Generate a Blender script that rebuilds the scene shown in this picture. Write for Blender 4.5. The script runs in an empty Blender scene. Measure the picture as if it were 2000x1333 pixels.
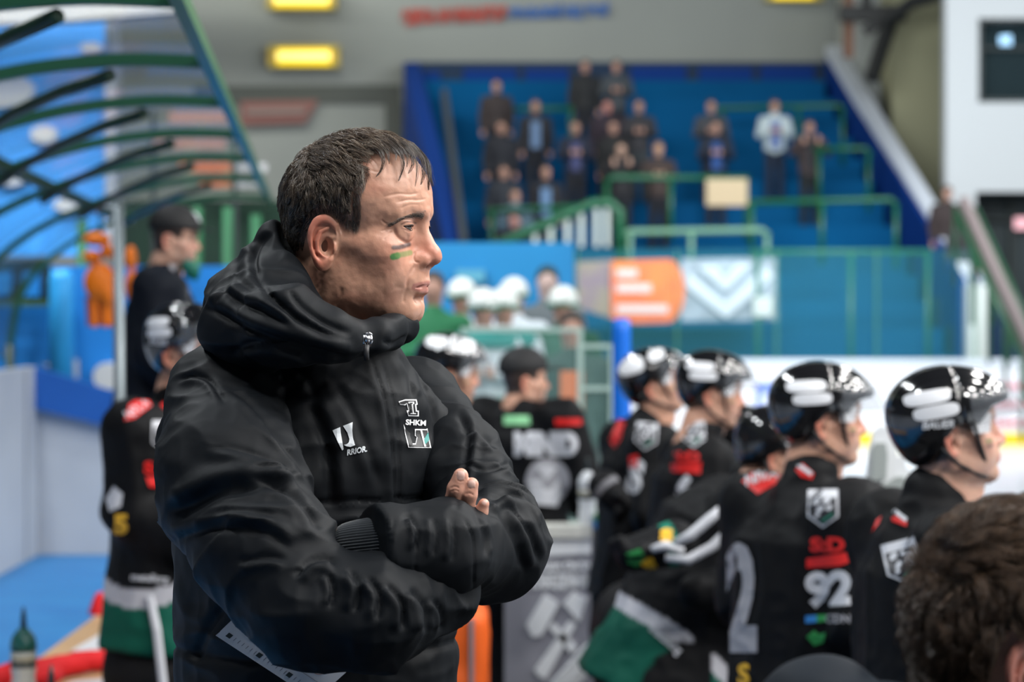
import bpy, bmesh, math, random, time
import numpy as np
from mathutils import Vector, Matrix
from mathutils.bvhtree import BVHTree

T0 = time.time()
SC = bpy.context.scene
COL = SC.collection
FPX = 4722.0            # 85 mm lens on a 36 mm wide frame of 2000 px
CAMZ = 2.0
HY = 600.0              # horizon row

# ------------------------------------------------------------------ camera, light, exposure
cd = bpy.data.cameras.new('camera'); cam = bpy.data.objects.new('camera', cd); COL.objects.link(cam)
cam.location = (0, 0, CAMZ); cam.rotation_euler = (math.pi / 2, 0, 0)
cd.sensor_width = 36; cd.lens = 85.0; cd.shift_y = -66.5 / 2000
cd.clip_start = 0.05; cd.clip_end = 300
cd.dof.use_dof = True; cd.dof.focus_distance = 2.86; cd.dof.aperture_fstop = 5.4
SC.camera = cam
SC.view_settings.view_transform = 'Standard'; SC.view_settings.look = 'None'
SC.view_settings.exposure = 0.0; SC.view_settings.gamma = 1.0
SC.view_settings.use_curve_mapping = False

world = bpy.data.worlds.new('arena_air'); SC.world = world; world.use_nodes = True
bg = world.node_tree.nodes['Background']
bg.inputs[0].default_value = (0.75, 0.88, 1.0, 1); bg.inputs[1].default_value = 0.085

def area(name, loc, target, sx, sy, power, color=(1, 1, 1)):
    l = bpy.data.lights.new(name, 'AREA'); l.shape = 'RECTANGLE'; l.size = sx; l.size_y = sy
    l.energy = power; l.color = color
    o = bpy.data.objects.new(name, l); COL.objects.link(o); o.location = loc
    d = Vector(target) - Vector(loc); o.rotation_euler = d.to_track_quat('-Z', 'Y').to_euler()
    return o
# rows of arena lamps hung over the ice (right of the bench), and over the bench
for ix, lx in enumerate((4.2, 7.0, 9.8)):
    for iy, ly in enumerate((-1.5, 1.8, 5.1, 8.4)): area('arena_lamp_over_ice', (lx, ly, 7.6 + 0.15 * ix), (0.0, 3.2 + 0.25 * iy, 1.6), 0.7, 0.7, 165, (1.0, 0.985, 0.96))
area('arena_lamps_over_bench', (0.8, 1.0, 7.5), (-0.2, 3.2, 1.6), 1.2, 1.2, 190, (1.0, 0.98, 0.96))
for iy, ly in enumerate((3.5, 6.5, 9.5, 12.5)): area('arena_lamp_behind_bench', (-3.5, ly, 7.5), (-1.2, ly + 1.5, 1.0), 0.6, 0.6, 155, (0.92, 0.97, 1.0))
area('arena_lamps_far_ice', (10.0, 20.0, 9.0), (9.0, 22.0, 0.0), 14, 22, 2500, (0.95, 0.98, 1.0))
area('added_fill_far_wall', (-9.0, 41.0, 10.8), (-7.0, 47.0, 6.0), 14, 2, 1000, (1.0, 0.99, 0.93))  # unseen fill light, added to brighten the far wall
area('added_fill_stand', (3.5, 31.5, 6.5), (3.5, 37.0, 1.2), 8, 2, 720, (0.95, 0.98, 1.0))  # unseen fill light, added to lift the lower rows of the stand
area('arena_lamps_right_block', (12.0, 33.0, 10.5), (9.5, 40.0, 4.0), 8, 4, 400, (1, 1, 1))

area('added_fill_left_wall', (-4.5, 16.0, 7.5), (-5.0, 21.0, 3.2), 5, 3, 1000, (0.95, 0.98, 1.0))  # unseen fill light, added to brighten the blue wall behind the canopy

# ------------------------------------------------------------------ small tools
def P(px, py, d):
    """point of the place seen in column px, row py, d metres away from the lens plane"""
    return np.array([(px - 1000.0) * d / FPX, d, CAMZ + (HY - py) * d / FPX])
def nrm(v):
    v = np.asarray(v, float); return v / (np.linalg.norm(v) + 1e-12)
def proj(V):
    V = np.asarray(V); return 1000.0 + V[:, 0] * FPX / V[:, 1], HY - (V[:, 2] - CAMZ) * FPX / V[:, 1]

def C(r, g, b): return (r, g, b, 1.0)
def hexc(h):
    c = [int(h[i:i + 2], 16) / 255 for i in (0, 2, 4)]
    return tuple(((x / 12.92) if x <= 0.04045 else ((x + 0.055) / 1.055) ** 2.4) for x in c) + (1.0,)

MATS = {}
def mat(name, color=(0.5, 0.5, 0.5, 1), rough=0.6, metal=0.0, sheen=0.0, coat=0.0, bump=None, noise=None,
        vcol=None, sss=0.0, emit=None, trans=0.0, alpha=1.0, spec=0.5, ior=1.45, weave=None):
    if name in MATS: return MATS[name]
    m = bpy.data.materials.new(name); m.use_nodes = True; MATS[name] = m
    nt = m.node_tree; N = nt.nodes; L = nt.links; b = N['Principled BSDF']
    b.inputs['Base Color'].default_value = color; b.inputs['Roughness'].default_value = rough
    b.inputs['Metallic'].default_value = metal; b.inputs['Sheen Weight'].default_value = sheen
    b.inputs['Coat Weight'].default_value = coat; b.inputs['Coat Roughness'].default_value = 0.08
    b.inputs['Specular IOR Level'].default_value = spec; b.inputs['IOR'].default_value = ior
    b.inputs['Transmission Weight'].default_value = trans; b.inputs['Alpha'].default_value = alpha
    if sss: 
        b.inputs['Subsurface Weight'].default_value = sss
        b.inputs['Subsurface Radius'].default_value = (0.012, 0.004, 0.002); b.inputs['Subsurface Scale'].default_value = 0.6
    if emit: 
        b.inputs['Emission Color'].default_value = emit[0]; b.inputs['Emission Strength'].default_value = emit[1]
    src = None
    if vcol:
        a = N.new('ShaderNodeVertexColor'); a.layer_name = vcol; src = a.outputs['Color']
    if noise:       # (scale, other colour, contrast)
        tc = N.new('ShaderNodeTexCoord'); nz = N.new('ShaderNodeTexNoise'); nz.inputs['Scale'].default_value = noise[0]
        nz.inputs['Detail'].default_value = 6; L.new(tc.outputs['Object'], nz.inputs['Vector'])
        rp = N.new('ShaderNodeMapRange'); rp.inputs[1].default_value = 0.5 - noise[2]; rp.inputs[2].default_value = 0.5 + noise[2]
        L.new(nz.outputs['Fac'], rp.inputs[0])
        mx = N.new('ShaderNodeMix'); mx.data_type = 'RGBA'; L.new(rp.outputs[0], mx.inputs[0])
        if src: L.new(src, mx.inputs[6])
        else: mx.inputs[6].default_value = color
        if len(noise) > 3 and noise[3] == 'mul':
            mm = N.new('ShaderNodeMix'); mm.data_type = 'RGBA'; mm.blend_type = 'MULTIPLY'; mm.inputs[0].default_value = 1
            if src: L.new(src, mm.inputs[6])
            else: mm.inputs[6].default_value = color
            mm.inputs[7].default_value = noise[1]; L.new(mm.outputs[2], mx.inputs[7])
        else: mx.inputs[7].default_value = noise[1]
        src = mx.outputs[2]
    if src: L.new(src, b.inputs['Base Color'])
    if bump or weave:
        tc = N.new('ShaderNodeTexCoord'); last = None
        if bump:    # (scale, strength, distance)
            nz = N.new('ShaderNodeTexNoise'); nz.inputs['Scale'].default_value = bump[0]; nz.inputs['Detail'].default_value = 5
            L.new(tc.outputs['Object'], nz.inputs['Vector'])
            bp = N.new('ShaderNodeBump'); bp.inputs['Strength'].default_value = bump[1]; bp.inputs['Distance'].default_value = bump[2]
            L.new(nz.outputs['Fac'], bp.inputs['Height']); last = bp.outputs[0]
        if weave:
            wv = N.new('ShaderNodeTexVoronoi'); wv.inputs['Scale'].default_value = weave[0]
            L.new(tc.outputs['Object'], wv.inputs['Vector'])
            bp = N.new('ShaderNodeBump'); bp.inputs['Strength'].default_value = weave[1]; bp.inputs['Distance'].default_value = weave[2]
            L.new(wv.outputs['Distance'], bp.inputs['Height'])
            if last: L.new(last, bp.inputs['Normal'])
            last = bp.outputs[0]
        L.new(last, b.inputs['Normal'])
    return m

ROOT = {}
def tag(o, label=None, cat=None, group=None, kind=None):
    if label: o['label'] = label
    if cat: o['category'] = cat
    if group: o['group'] = group
    if kind: o['kind'] = kind
    return o
def thing(name, label, cat, loc=(0, 0, 0), group=None):
    o = bpy.data.objects.new(name, None); COL.objects.link(o); o.location = tuple(float(x) for x in loc)
    o.empty_display_size = 0.1
    ROOT[o.name] = np.array(loc, float); return tag(o, label, cat, group)
def mk(name, V, F, m, parent=None, smooth=True, colors=None):
    """link one mesh object; V is in world coordinates"""
    V = np.asarray(V, dtype=np.float64).reshape(-1, 3)
    off = ROOT.get(parent.name, np.zeros(3)) if parent else np.zeros(3)
    me = bpy.data.meshes.new(name)
    if isinstance(F, np.ndarray):
        n = F.shape[1]; me.vertices.add(len(V)); me.vertices.foreach_set('co', (V - off).astype(np.float32).ravel())
        me.loops.add(F.size); me.loops.foreach_set('vertex_index', F.astype(np.int32).ravel())
        me.polygons.add(len(F)); me.polygons.foreach_set('loop_start', np.arange(0, F.size, n, dtype=np.int32))
        me.polygons.foreach_set('loop_total', np.full(len(F), n, dtype=np.int32))
        me.update(calc_edges=True)
    else:
        me.from_pydata([tuple(v) for v in (V - off)], [], [tuple(f) for f in F]); me.update()
    if smooth: me.shade_smooth()
    if colors is not None:
        c = np.ones((len(V), 4), np.float32); c[:, :3] = colors
        a = me.color_attributes.new('Col', 'FLOAT_COLOR', 'POINT'); a.data.foreach_set('color', c.ravel())
    if m is not None: me.materials.append(m)
    o = bpy.data.objects.new(name, me); COL.objects.link(o)
    if parent: 
        o.parent = parent; ROOT[o.name] = off
    return o
def struct(name, V, F, m, smooth=False):
    o = mk(name, V, F, m, None, smooth); o['kind'] = 'structure'; return o

class MB:
    """collects boxes, tubes and other pieces of ONE mesh"""
    def __init__(s): s.V = []; s.F = []; s.n = 0
    def add(s, V, F):
        V = np.asarray(V, float).reshape(-1, 3); s.V.append(V); s.F += [tuple(int(i) + s.n for i in f) for f in F]; s.n += len(V); return s
    def box(s, lo, hi, R=None, c=None):
        x0, y0, z0 = lo; x1, y1, z1 = hi
        V = np.array([(x0, y0, z0), (x1, y0, z0), (x1, y1, z0), (x0, y1, z0), (x0, y0, z1), (x1, y0, z1), (x1, y1, z1), (x0, y1, z1)], float)
        if R is not None: V = V @ np.asarray(R).T
        if c is not None: V = V + np.asarray(c)
        return s.add(V, [(0, 3, 2, 1), (4, 5, 6, 7), (0, 1, 5, 4), (1, 2, 6, 5), (2, 3, 7, 6), (3, 0, 4, 7)])
    def bar(s, a, b, w, h, up=(0, 0, 1)):
        a = np.asarray(a, float); b = np.asarray(b, float); d = nrm(b - a); r = nrm(np.cross(d, up)); u = np.cross(r, d)
        V = [p + r * x * w / 2 + u * y * h / 2 for p in (a, b) for x, y in ((-1, -1), (1, -1), (1, 1), (-1, 1))]
        return s.add(V, [(3, 2, 1, 0), (4, 5, 6, 7), (0, 1, 5, 4), (1, 2, 6, 5), (2, 3, 7, 6), (3, 0, 4, 7)])
    def tube(s, pts, r, seg=10, cap=True):
        pts = [np.asarray(p, float) for p in pts]; n = len(pts); rr = r if hasattr(r, '__len__') else [r] * n
        V = []; up = None
        for i, p in enumerate(pts):
            d = nrm(pts[min(i + 1, n - 1)] - pts[max(i - 1, 0)])
            if up is None: up = nrm(np.cross(d, (0.3, 0.5, 0.8))) 
            up = nrm(up - d * np.dot(up, d)); w = np.cross(d, up)
            for k in range(seg):
                a = 2 * math.pi * k / seg; V.append(p + rr[i] * (math.cos(a) * up + math.sin(a) * w))
        F = [(i * seg + k, i * seg + (k + 1) % seg, (i + 1) * seg + (k + 1) % seg, (i + 1) * seg + k) for i in range(n - 1) for k in range(seg)]
        if cap: F += [tuple(range(seg))[::-1], tuple(range((n - 1) * seg, n * seg))]
        return s.add(V, F)
    def lathe(s, prof, c, seg=24, axis=None):
        V = []; n = len(prof)
        for r, z in prof:
            for k in range(seg):
                a = 2 * math.pi * k / seg; V.append((r * math.cos(a), r * math.sin(a), z))
        V = np.array(V)
        if axis is not None: V = V @ np.asarray(axis).T
        V = V + np.asarray(c)
        F = [(i * seg + k, i * seg + (k + 1) % seg, (i + 1) * seg + (k + 1) % seg, (i + 1) * seg + k) for i in range(n - 1) for k in range(seg)]
        F += [tuple(range(seg))[::-1], tuple(range((n - 1) * seg, n * seg))]
        return s.add(V, F)
    def prism(s, poly, o, u, v, w, t):
        """outline poly (2-D) in the plane o + x*u + y*v, thickened by t along w"""
        o, u, v, w = (np.asarray(q, float) for q in (o, u, v, w)); n = len(poly)
        V = [o + x * u + y * v for x, y in poly] + [o + x * u + y * v + w * t for x, y in poly]
        return s.add(V, [tuple(range(n))[::-1], tuple(range(n, 2 * n))] + [(i, (i + 1) % n, n + (i + 1) % n, n + i) for i in range(n)])
    def build(s, name, m, parent=None, smooth=False, kind=None):
        o = mk(name, np.concatenate(s.V), s.F, m, parent, smooth)
        if kind: o['kind'] = kind
        return o

# ------------------------------------------------------------------ implicit surfaces (numpy)
def smin(a, b, k):
    h = np.maximum(k - np.abs(a - b), 0) / k; return np.minimum(a, b) - h * h * k * 0.25
def smax(a, b, k): return -smin(-a, -b, k)
def ell(p, c, r, R=None):
    q = p - np.asarray(c, np.float32)
    if R is not None: q = q @ np.asarray(R, np.float32)
    r = np.asarray(r, np.float32); k0 = np.sqrt(((q / r) ** 2).sum(1)); k1 = np.sqrt(((q / (r * r)) ** 2).sum(1)) + 1e-9
    return k0 * (k0 - 1) / k1
def rc(p, a, b, r1, r2):
    a = np.asarray(a, np.float32); b = np.asarray(b, np.float32); ab = b - a
    q = p - a; t = np.clip((q @ ab) / (ab @ ab + 1e-12), 0, 1)
    return np.sqrt(((q - t[:, None] * ab) ** 2).sum(1)) - (r1 + (r2 - r1) * t)
def chain(p, pts, rs, k=0.0):
    d = None
    for i in range(len(pts) - 1):
        e = rc(p, pts[i], pts[i + 1], rs[i], rs[i + 1]); d = e if d is None else (smin(d, e, k) if k else np.minimum(d, e))
    return d
def rbox(p, c, h, r, R=None):
    q = p - np.asarray(c, np.float32)
    if R is not None: q = q @ np.asarray(R, np.float32)
    q = np.abs(q) - np.asarray(h, np.float32) + r
    return np.sqrt((np.maximum(q, 0) ** 2).sum(1)) + np.minimum(q.max(1), 0) - r
def euler(ax, ay, az):
    return np.array(Matrix.Rotation(az, 3, 'Z') @ Matrix.Rotation(ay, 3, 'Y') @ Matrix.Rotation(ax, 3, 'X'), dtype=np.float32)

def surf(f, lo, hi, h, slack=1.35, newton=1):
    """polygonise f=0 with surface nets on a sparse grid"""
    lo = np.asarray(lo, np.float32); n = np.ceil((np.asarray(hi) - lo) / h).astype(int) + 1
    B = 8; nb = -(-n // B)
    g = np.stack(np.meshgrid(*[np.arange(k) for k in nb], indexing='ij'), -1).reshape(-1, 3)
    cen = (lo + (g + 0.5) * B * h).astype(np.float32)
    val = np.concatenate([f(cen[i:i + 200000]) for i in range(0, len(cen), 200000)])
    act = g[np.abs(val) < B * h * 0.87 * slack]
    N = nb * B + 1
    A = np.full(N, np.nan, np.float32)
    A_mask = np.zeros(N, bool)
    for b in act: A_mask[b[0] * B:b[0] * B + B + 1, b[1] * B:b[1] * B + B + 1, b[2] * B:b[2] * B + B + 1] = True
    idx = np.argwhere(A_mask); pts = (lo + idx * h).astype(np.float32)
    v = np.concatenate([f(pts[i:i + 400000]) for i in range(0, len(pts), 400000)]) if len(pts) else np.zeros(0)
    A[idx[:, 0], idx[:, 1], idx[:, 2]] = v
    S = A < 0
    ok = A_mask
    cell = np.ones(N - 1, bool); cnt = np.zeros(N - 1, np.int8)
    sl = [slice(None, -1), slice(1, None)]
    for i in (0, 1):
        for j in (0, 1):
            for k in (0, 1):
                cell &= ok[sl[i], sl[j], sl[k]]; cnt += S[sl[i], sl[j], sl[k]]
    cell &= (cnt > 0) & (cnt < 8)
    ci = np.argwhere(cell); ID = np.full(N - 1, -1, np.int64); ID[cell] = np.arange(len(ci))
    acc = np.zeros((len(ci), 3)); w = np.zeros(len(ci))
    corners = [(i, j, k) for i in (0, 1) for j in (0, 1) for k in (0, 1)]
    vals = {c: A[ci[:, 0] + c[0], ci[:, 1] + c[1], ci[:, 2] + c[2]] for c in corners}
    for c in corners:
        for ax in range(3):
            if c[ax] == 0:
                d = list(c); d[ax] = 1; d = tuple(d); a, b = vals[c], vals[d]; s = (a < 0) != (b < 0)
                t = np.where(s, a / np.where(s, a - b, 1), 0); pt = np.tile(np.array(c, float), (len(ci), 1)); pt[:, ax] = t
                acc += pt * s[:, None]; w += s
    V = lo + (ci + acc / w[:, None]) * h
    Fs = []
    for ax in range(3):
        o1, o2 = (ax + 1) % 3, (ax + 2) % 3
        a = [slice(None)] * 3; b = [slice(None)] * 3; a[ax] = slice(None, -1); b[ax] = slice(1, None)
        chg = (S[tuple(a)] != S[tuple(b)]) & ok[tuple(a)] & ok[tuple(b)]
        e = np.argwhere(chg); e = e[(e[:, o1] > 0) & (e[:, o2] > 0) & (e[:, o1] < N[o1] - 1) & (e[:, o2] < N[o2] - 1)]
        if not len(e): continue
        q = []
        for d1, d2 in ((-1, -1), (0, -1), (0, 0), (-1, 0)):
            c = e.copy(); c[:, o1] += d1; c[:, o2] += d2; q.append(ID[c[:, 0], c[:, 1], c[:, 2]])
        q = np.stack(q, 1); good = (q >= 0).all(1); neg = S[e[:, 0], e[:, 1], e[:, 2]]
        q = np.where(neg[:, None], q, q[:, ::-1]); Fs.append(q[good])
    F = np.concatenate(Fs)
    for _ in range(newton):
        e = h * 0.25; V32 = V.astype(np.float32); d0 = f(V32)
        G = np.stack([(f(V32 + np.eye(3, dtype=np.float32)[i] * e) - d0) / e for i in range(3)], 1)
        V = V - np.clip(d0, -h, h)[:, None] * G / ((G ** 2).sum(1)[:, None] + 1e-6)
    return V, F
def normals(V, F):
    a, b, c = V[F[:, 0]], V[F[:, 1]], V[F[:, 2]]; n = np.cross(b - a, c - a)
    if F.shape[1] == 4: n = n + np.cross(c - a, V[F[:, 3]] - a)
    N = np.zeros_like(V)
    for k in range(F.shape[1]):
        for ax in range(3): N[:, ax] += np.bincount(F[:, k], n[:, ax], len(V))
    return N / (np.linalg.norm(N, axis=1)[:, None] + 1e-12)

def vnoise(p, s, seed=0):
    """smooth value noise, about -1..1"""
    q = p / s; i = np.floor(q).astype(np.int64); f = q - i; f = f * f * (3 - 2 * f); out = 0
    def hsh(a, b, c):
        n = (a * 73856093) ^ (b * 19349663) ^ (c * 83492791) ^ (seed * 2654435761 & 0xffffffff)
        n = (n ^ (n >> 13)) * 1274126177 & 0x7fffffff; return (n % 20011) / 10005.0 - 1
    for dx in (0, 1):
        for dy in (0, 1):
            for dz in (0, 1):
                w = (f[:, 0] if dx else 1 - f[:, 0]) * (f[:, 1] if dy else 1 - f[:, 1]) * (f[:, 2] if dz else 1 - f[:, 2])
                out = out + w * hsh(i[:, 0] + dx, i[:, 1] + dy, i[:, 2] + dz)
    return out

def pl_dist(x, y, pts):
    """signed distance (left of the line positive) and 0..1 position along a 2-D polyline"""
    pts = np.asarray(pts, float); best = np.full(len(x), 1e9); sg = np.zeros(len(x)); tt = np.zeros(len(x))
    L = np.r_[0, np.cumsum(np.hypot(*(np.diff(pts, axis=0).T)))]; tot = L[-1]
    for i in range(len(pts) - 1):
        a, b = pts[i], pts[i + 1]; ab = b - a; t = np.clip(((x - a[0]) * ab[0] + (y - a[1]) * ab[1]) / (ab @ ab + 1e-9), 0, 1)
        dx = x - a[0] - t * ab[0]; dy = y - a[1] - t * ab[1]; d = np.hypot(dx, dy); m = d < best
        best[m] = d[m]; sg[m] = np.sign(ab[0] * dy - ab[1] * dx)[m]; tt[m] = ((L[i] + t * (L[i + 1] - L[i])) / tot)[m]
    return best, sg, tt
def smoothpl(pts, n=6):
    """Catmull-Rom through the points"""
    p = np.asarray(pts, float)
    if len(p) < 3: return p
    q = np.vstack([2 * p[0] - p[1], p, 2 * p[-1] - p[-2]]); out = []
    for i in range(1, len(q) - 2):
        for t in np.linspace(0, 1, n, endpoint=False):
            out.append(0.5 * (2 * q[i] + (q[i + 1] - q[i - 1]) * t + (2 * q[i - 1] - 5 * q[i] + 4 * q[i + 1] - q[i + 2]) * t ** 2 + (3 * q[i] - q[i - 1] - 3 * q[i + 1] + q[i + 2]) * t ** 3))
    return np.array(out + [p[-1]])
def sculpt(V, F, strokes, face=(0, -1, 0), dmax=None):
    """carve folds: each stroke (points, width, depth[, side bulge, bulge offset]) follows a fold of the cloth or skin"""
    Nn = normals(V, F); x, y = proj(V); front = np.clip((Nn @ np.asarray(face, float)) * 1.6 + 0.35, 0, 1)
    if dmax is not None: front = front * (V[:, 1] < dmax)
    D = np.zeros(len(V))
    for s in strokes:
        pts, w, dep = smoothpl(s[0]), s[1], s[2]; bul = s[3] if len(s) > 3 else 0; off = s[4] if len(s) > 4 else w * 1.6
        lo = pts.min(0) - 4 * w - abs(off); hi = pts.max(0) + 4 * w + abs(off)
        m = np.where((x > lo[0]) & (x < hi[0]) & (y > lo[1]) & (y < hi[1]) & (front > 0))[0]
        if not len(m): continue
        d, sg, t = pl_dist(x[m], y[m], pts); fade = np.clip(np.minimum(t, 1 - t) * 5 + 0.12, 0, 1); fade = fade * fade * (3 - 2 * fade)
        end = (t <= 0) | (t >= 1)
        g = -dep * np.exp(-(d / w) ** 2)
        if bul: g = g + bul * np.exp(-((d * sg - off) / (abs(off) * 0.9)) ** 2)
        D[m] += g * fade * front[m]
    return V + Nn * D[:, None]

def arr_tris(F): return [tuple(int(i) for i in f) for f in F]
def bvh(V, F): return BVHTree.FromPolygons([Vector(v) for v in V], arr_tris(F))
def frame_R(f, u):
    """columns: forward, left, up"""
    f = nrm(f); l = nrm(np.cross(u, f)); u2 = np.cross(f, l); return np.stack([f, l, u2], 1)
# ------------------------------------------------------------------ heads
EYE = (0.0665, 0.0315, 0.0008)      # forward, side, up of an eyeball centre from the head origin
def head_field(q, open_eye=(0.30, -0.30), lean=0.0, mouth=0.0014, detail=True, neck=True, ears=True, neck_to=(-0.045, 0, -0.22), heavy=1.0):
    """q: points in head space (forward, left, up), metres; origin between the ears at eye height"""
    q = q.astype(np.float32); s = q.copy(); s[:, 1] = np.abs(s[:, 1])
    d = ell(q, (-0.0035, 0, 0.036), (0.0850, 0.0730, 0.0705))
    d = smin(d, ell(q, (0.020, 0, 0.030), (0.064, 0.062, 0.060)), 0.03)
    d = smin(d, ell(q, (-0.036, 0, 0.004), (0.050, 0.060, 0.058)), 0.03)           # back of the skull
    d = smin(d, ell(q, (0.030, 0, -0.040), (0.048, 0.054, 0.074)), 0.028)          # face block
    d = smin(d, rc(s, (-0.006, 0.050, -0.052), (0.012, 0.0475, -0.082), 0.012, 0.012), 0.03)   # ramus
    d = smin(d, rc(s, (0.012, 0.0475, -0.082), (0.066, 0.016, -0.1015), 0.013, 0.0125), 0.028)    # jaw line
    d = smin(d, ell(s, (0.050, 0.043, -0.030), (0.020, 0.017, 0.016)), 0.022)      # cheekbone
    d = smin(d, rc(s, (0.046, 0.050, -0.028), (0.0, 0.064, -0.020), 0.010, 0.006), 0.022)    # zygomatic arch
    d = smin(d, rc(s, (0.0785, 0.006, 0.0175), (0.0605, 0.044, 0.0165), 0.0098, 0.0085), 0.016)  # brow
    d = smin(d, ell(q, (0.0665, 0, -0.061), (0.0235, 0.029, 0.026)), 0.022)         # muzzle
    d = smin(d, ell(s, (0.036, 0.041, -0.056), (0.031, 0.0185, 0.031)), 0.024)    # cheeks
    d = smin(d, ell(q, (0.0665, 0, -0.1005), (0.0145, 0.021, 0.0150)), 0.017)       # chin
    # eye sockets
    d = smax(d, -ell(s, (EYE[0] + 0.0195, EYE[1] - 0.001, EYE[2] + 0.001), (0.0125, 0.0165, 0.0105)), 0.014)
    # nose
    n = rc(q, (0.0765, 0, 0.006), (0.0940, 0, -0.0270), 0.0070, 0.0090)
    n = smin(n, ell(q, (0.0965, 0, -0.0350), (0.0112, 0.0110, 0.0102)), 0.009)
    n = smin(n, ell(s, (0.0860, 0.0125, -0.0395), (0.0112, 0.0068, 0.0086)), 0.0065)
    n = smin(n, ell(q, (0.080, 0, -0.030), (0.013, 0.0115, 0.020)), 0.008)
    n = smin(n, rc(q, (0.088, 0, -0.044), (0.081, 0, -0.049), 0.0040, 0.0045), 0.005)
    if detail: n = smax(n, -ell(s, (0.0870, 0.0068, -0.0475), (0.0058, 0.0030, 0.0045)), 0.003)
    d = smin(d, n, 0.0085)
    # lips
    lipU = chain(s, [(0.0890, 0, -0.0655), (0.0852, 0.011, -0.0655), (0.0665, 0.0268, -0.0728)], [0.0034, 0.0032, 0.0018])
    lipL = chain(s, [(0.0858, 0, -0.0766), (0.0820, 0.012, -0.0766), (0.0662, 0.0262, -0.0734)], [0.0046, 0.0042, 0.0018])
    d = smin(d, lipU, 0.0060); d = smin(d, lipL, 0.0060)
    if mouth:
        gap = chain(s, [(0.0975, 0, -0.0708), (0.0910, 0.010, -0.0706), (0.0715, 0.0285, -0.0738)], [mouth * 1.2, mouth, mouth * 0.7])
        gap2 = chain(s, [(0.0885, 0, -0.0708), (0.0820, 0.010, -0.0706), (0.0660, 0.0275, -0.0738)], [mouth * 1.2, mouth, mouth * 0.7])
        d = smax(d, -np.minimum(gap, gap2), 0.0022)
    d = smax(d, -rc(s, (0.0895, 0, -0.0868), (0.081, 0.012, -0.0862), 0.0020, 0.0016), 0.010)   # under the lip
    # eyelids round the eyeball
    e = s - np.array(EYE, np.float32); r = np.sqrt((e ** 2).sum(1))
    lid = r - 0.0136
    d = smin(d, lid, 0.0095)
    if detail:
        au, al = open_eye
        k_ = 1 - np.clip(np.abs(e[:, 1]) / 0.0128, 0, 1) ** 2.2; am = -0.10; A_ = am + (au - am) * k_; B_ = am + (al - am) * k_ ** 1.2
        up = e[:, 2] * np.cos(A_) - e[:, 0] * np.sin(A_); lo = -(e[:, 2] * np.cos(B_) - e[:, 0] * np.sin(B_))
        opening = np.maximum(np.maximum(up, lo), np.maximum(np.abs(e[:, 1]) - 0.0126, r - 0.0200)); opening = np.maximum(opening, -e[:, 0])
        d = smax(d, -opening, 0.0014)
        d = smax(d, 0.0112 - r, 0.001) if False else d
    if neck:
        nk = chain(q, [(-0.018, 0, -0.045), (-0.030, 0, -0.11), neck_to], [0.054 * heavy, 0.057 * heavy, 0.068 * heavy], 0.02)
        nk = smin(nk, rc(s, (-0.022, 0.050, -0.050), (0.022 + neck_to[0] * .4, 0.020, neck_to[2] + 0.03), 0.014, 0.012), 0.022)   # neck muscle
        nk = smin(nk, ell(q, (0.018, 0, -0.135), (0.030, 0.030, 0.030)), 0.03)
        d = smin(d, nk, 0.022)
    if ears:
        d = smin(d, ear_field(s), 0.0045)
    return d
def ear_field(s):
    """outer ear of the +side; long axis tipped back"""
    R = frame_R((1, -0.38, 0), (-0.20, 0.10, 1)).astype(np.float32)            # local: forward, outward, up
    q = (s - np.array((-0.016, 0.0745, -0.022), np.float32)) @ R
    x, y, z = q[:, 0], q[:, 1], q[:, 2]
    W = 0.0170 + 0.0035 * np.clip(z / 0.03, -1, 1); Hh = 0.0305
    ex = x / W; ez = z / Hh; rr = np.sqrt(ex ** 2 + ez ** 2) + 1e-6
    plate = np.maximum((rr - 1) * 0.0165, np.abs(y + 0.0005) - 0.0016) - 0.0008
    d = plate
    rim = np.sqrt(((rr - 0.90) * 0.0185 * np.minimum(1.35, 1 / rr)) ** 2 + (y - 0.0038) ** 2) - 0.0033          # helix
    front = np.clip(ex * 1.8 - 0.75, 0, 1) * np.clip((0.72 - np.abs(ez)) * 4, 0, 1) + np.clip(-ez * 3 - 2.0, 0, 1) * 0.6
    d = smin(d, rim + front * 0.004, 0.0022)
    d = smin(d, chain(q, [(0.012, 0.0015, 0.006), (0.002, 0.002, 0.0035)], [0.0022, 0.0018]), 0.003)         # root of the helix
    anti = chain(q, [(0.005, 0.0025, 0.0175), (-0.0045, 0.0035, 0.0120), (-0.0085, 0.0040, 0.0010), (-0.0070, 0.0038, -0.0105), (0.0010, 0.0030, -0.0165)], [0.0022, 0.0027, 0.0030, 0.0028, 0.0028])
    d = smin(d, anti, 0.0022)
    d = smin(d, ell(q, (0.000, 0.0015, -0.0245), (0.0100, 0.0045, 0.0090)), 0.004)    # lobe
    d = smin(d, ell(q, (0.0125, 0.0035, -0.0060), (0.0035, 0.0045, 0.0070)), 0.003)     # tragus
    d = smax(d, -ell(q, (0.0035, 0.0045, -0.0045), (0.0082, 0.0085, 0.0115)), 0.0022)   # concha
    return d
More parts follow.
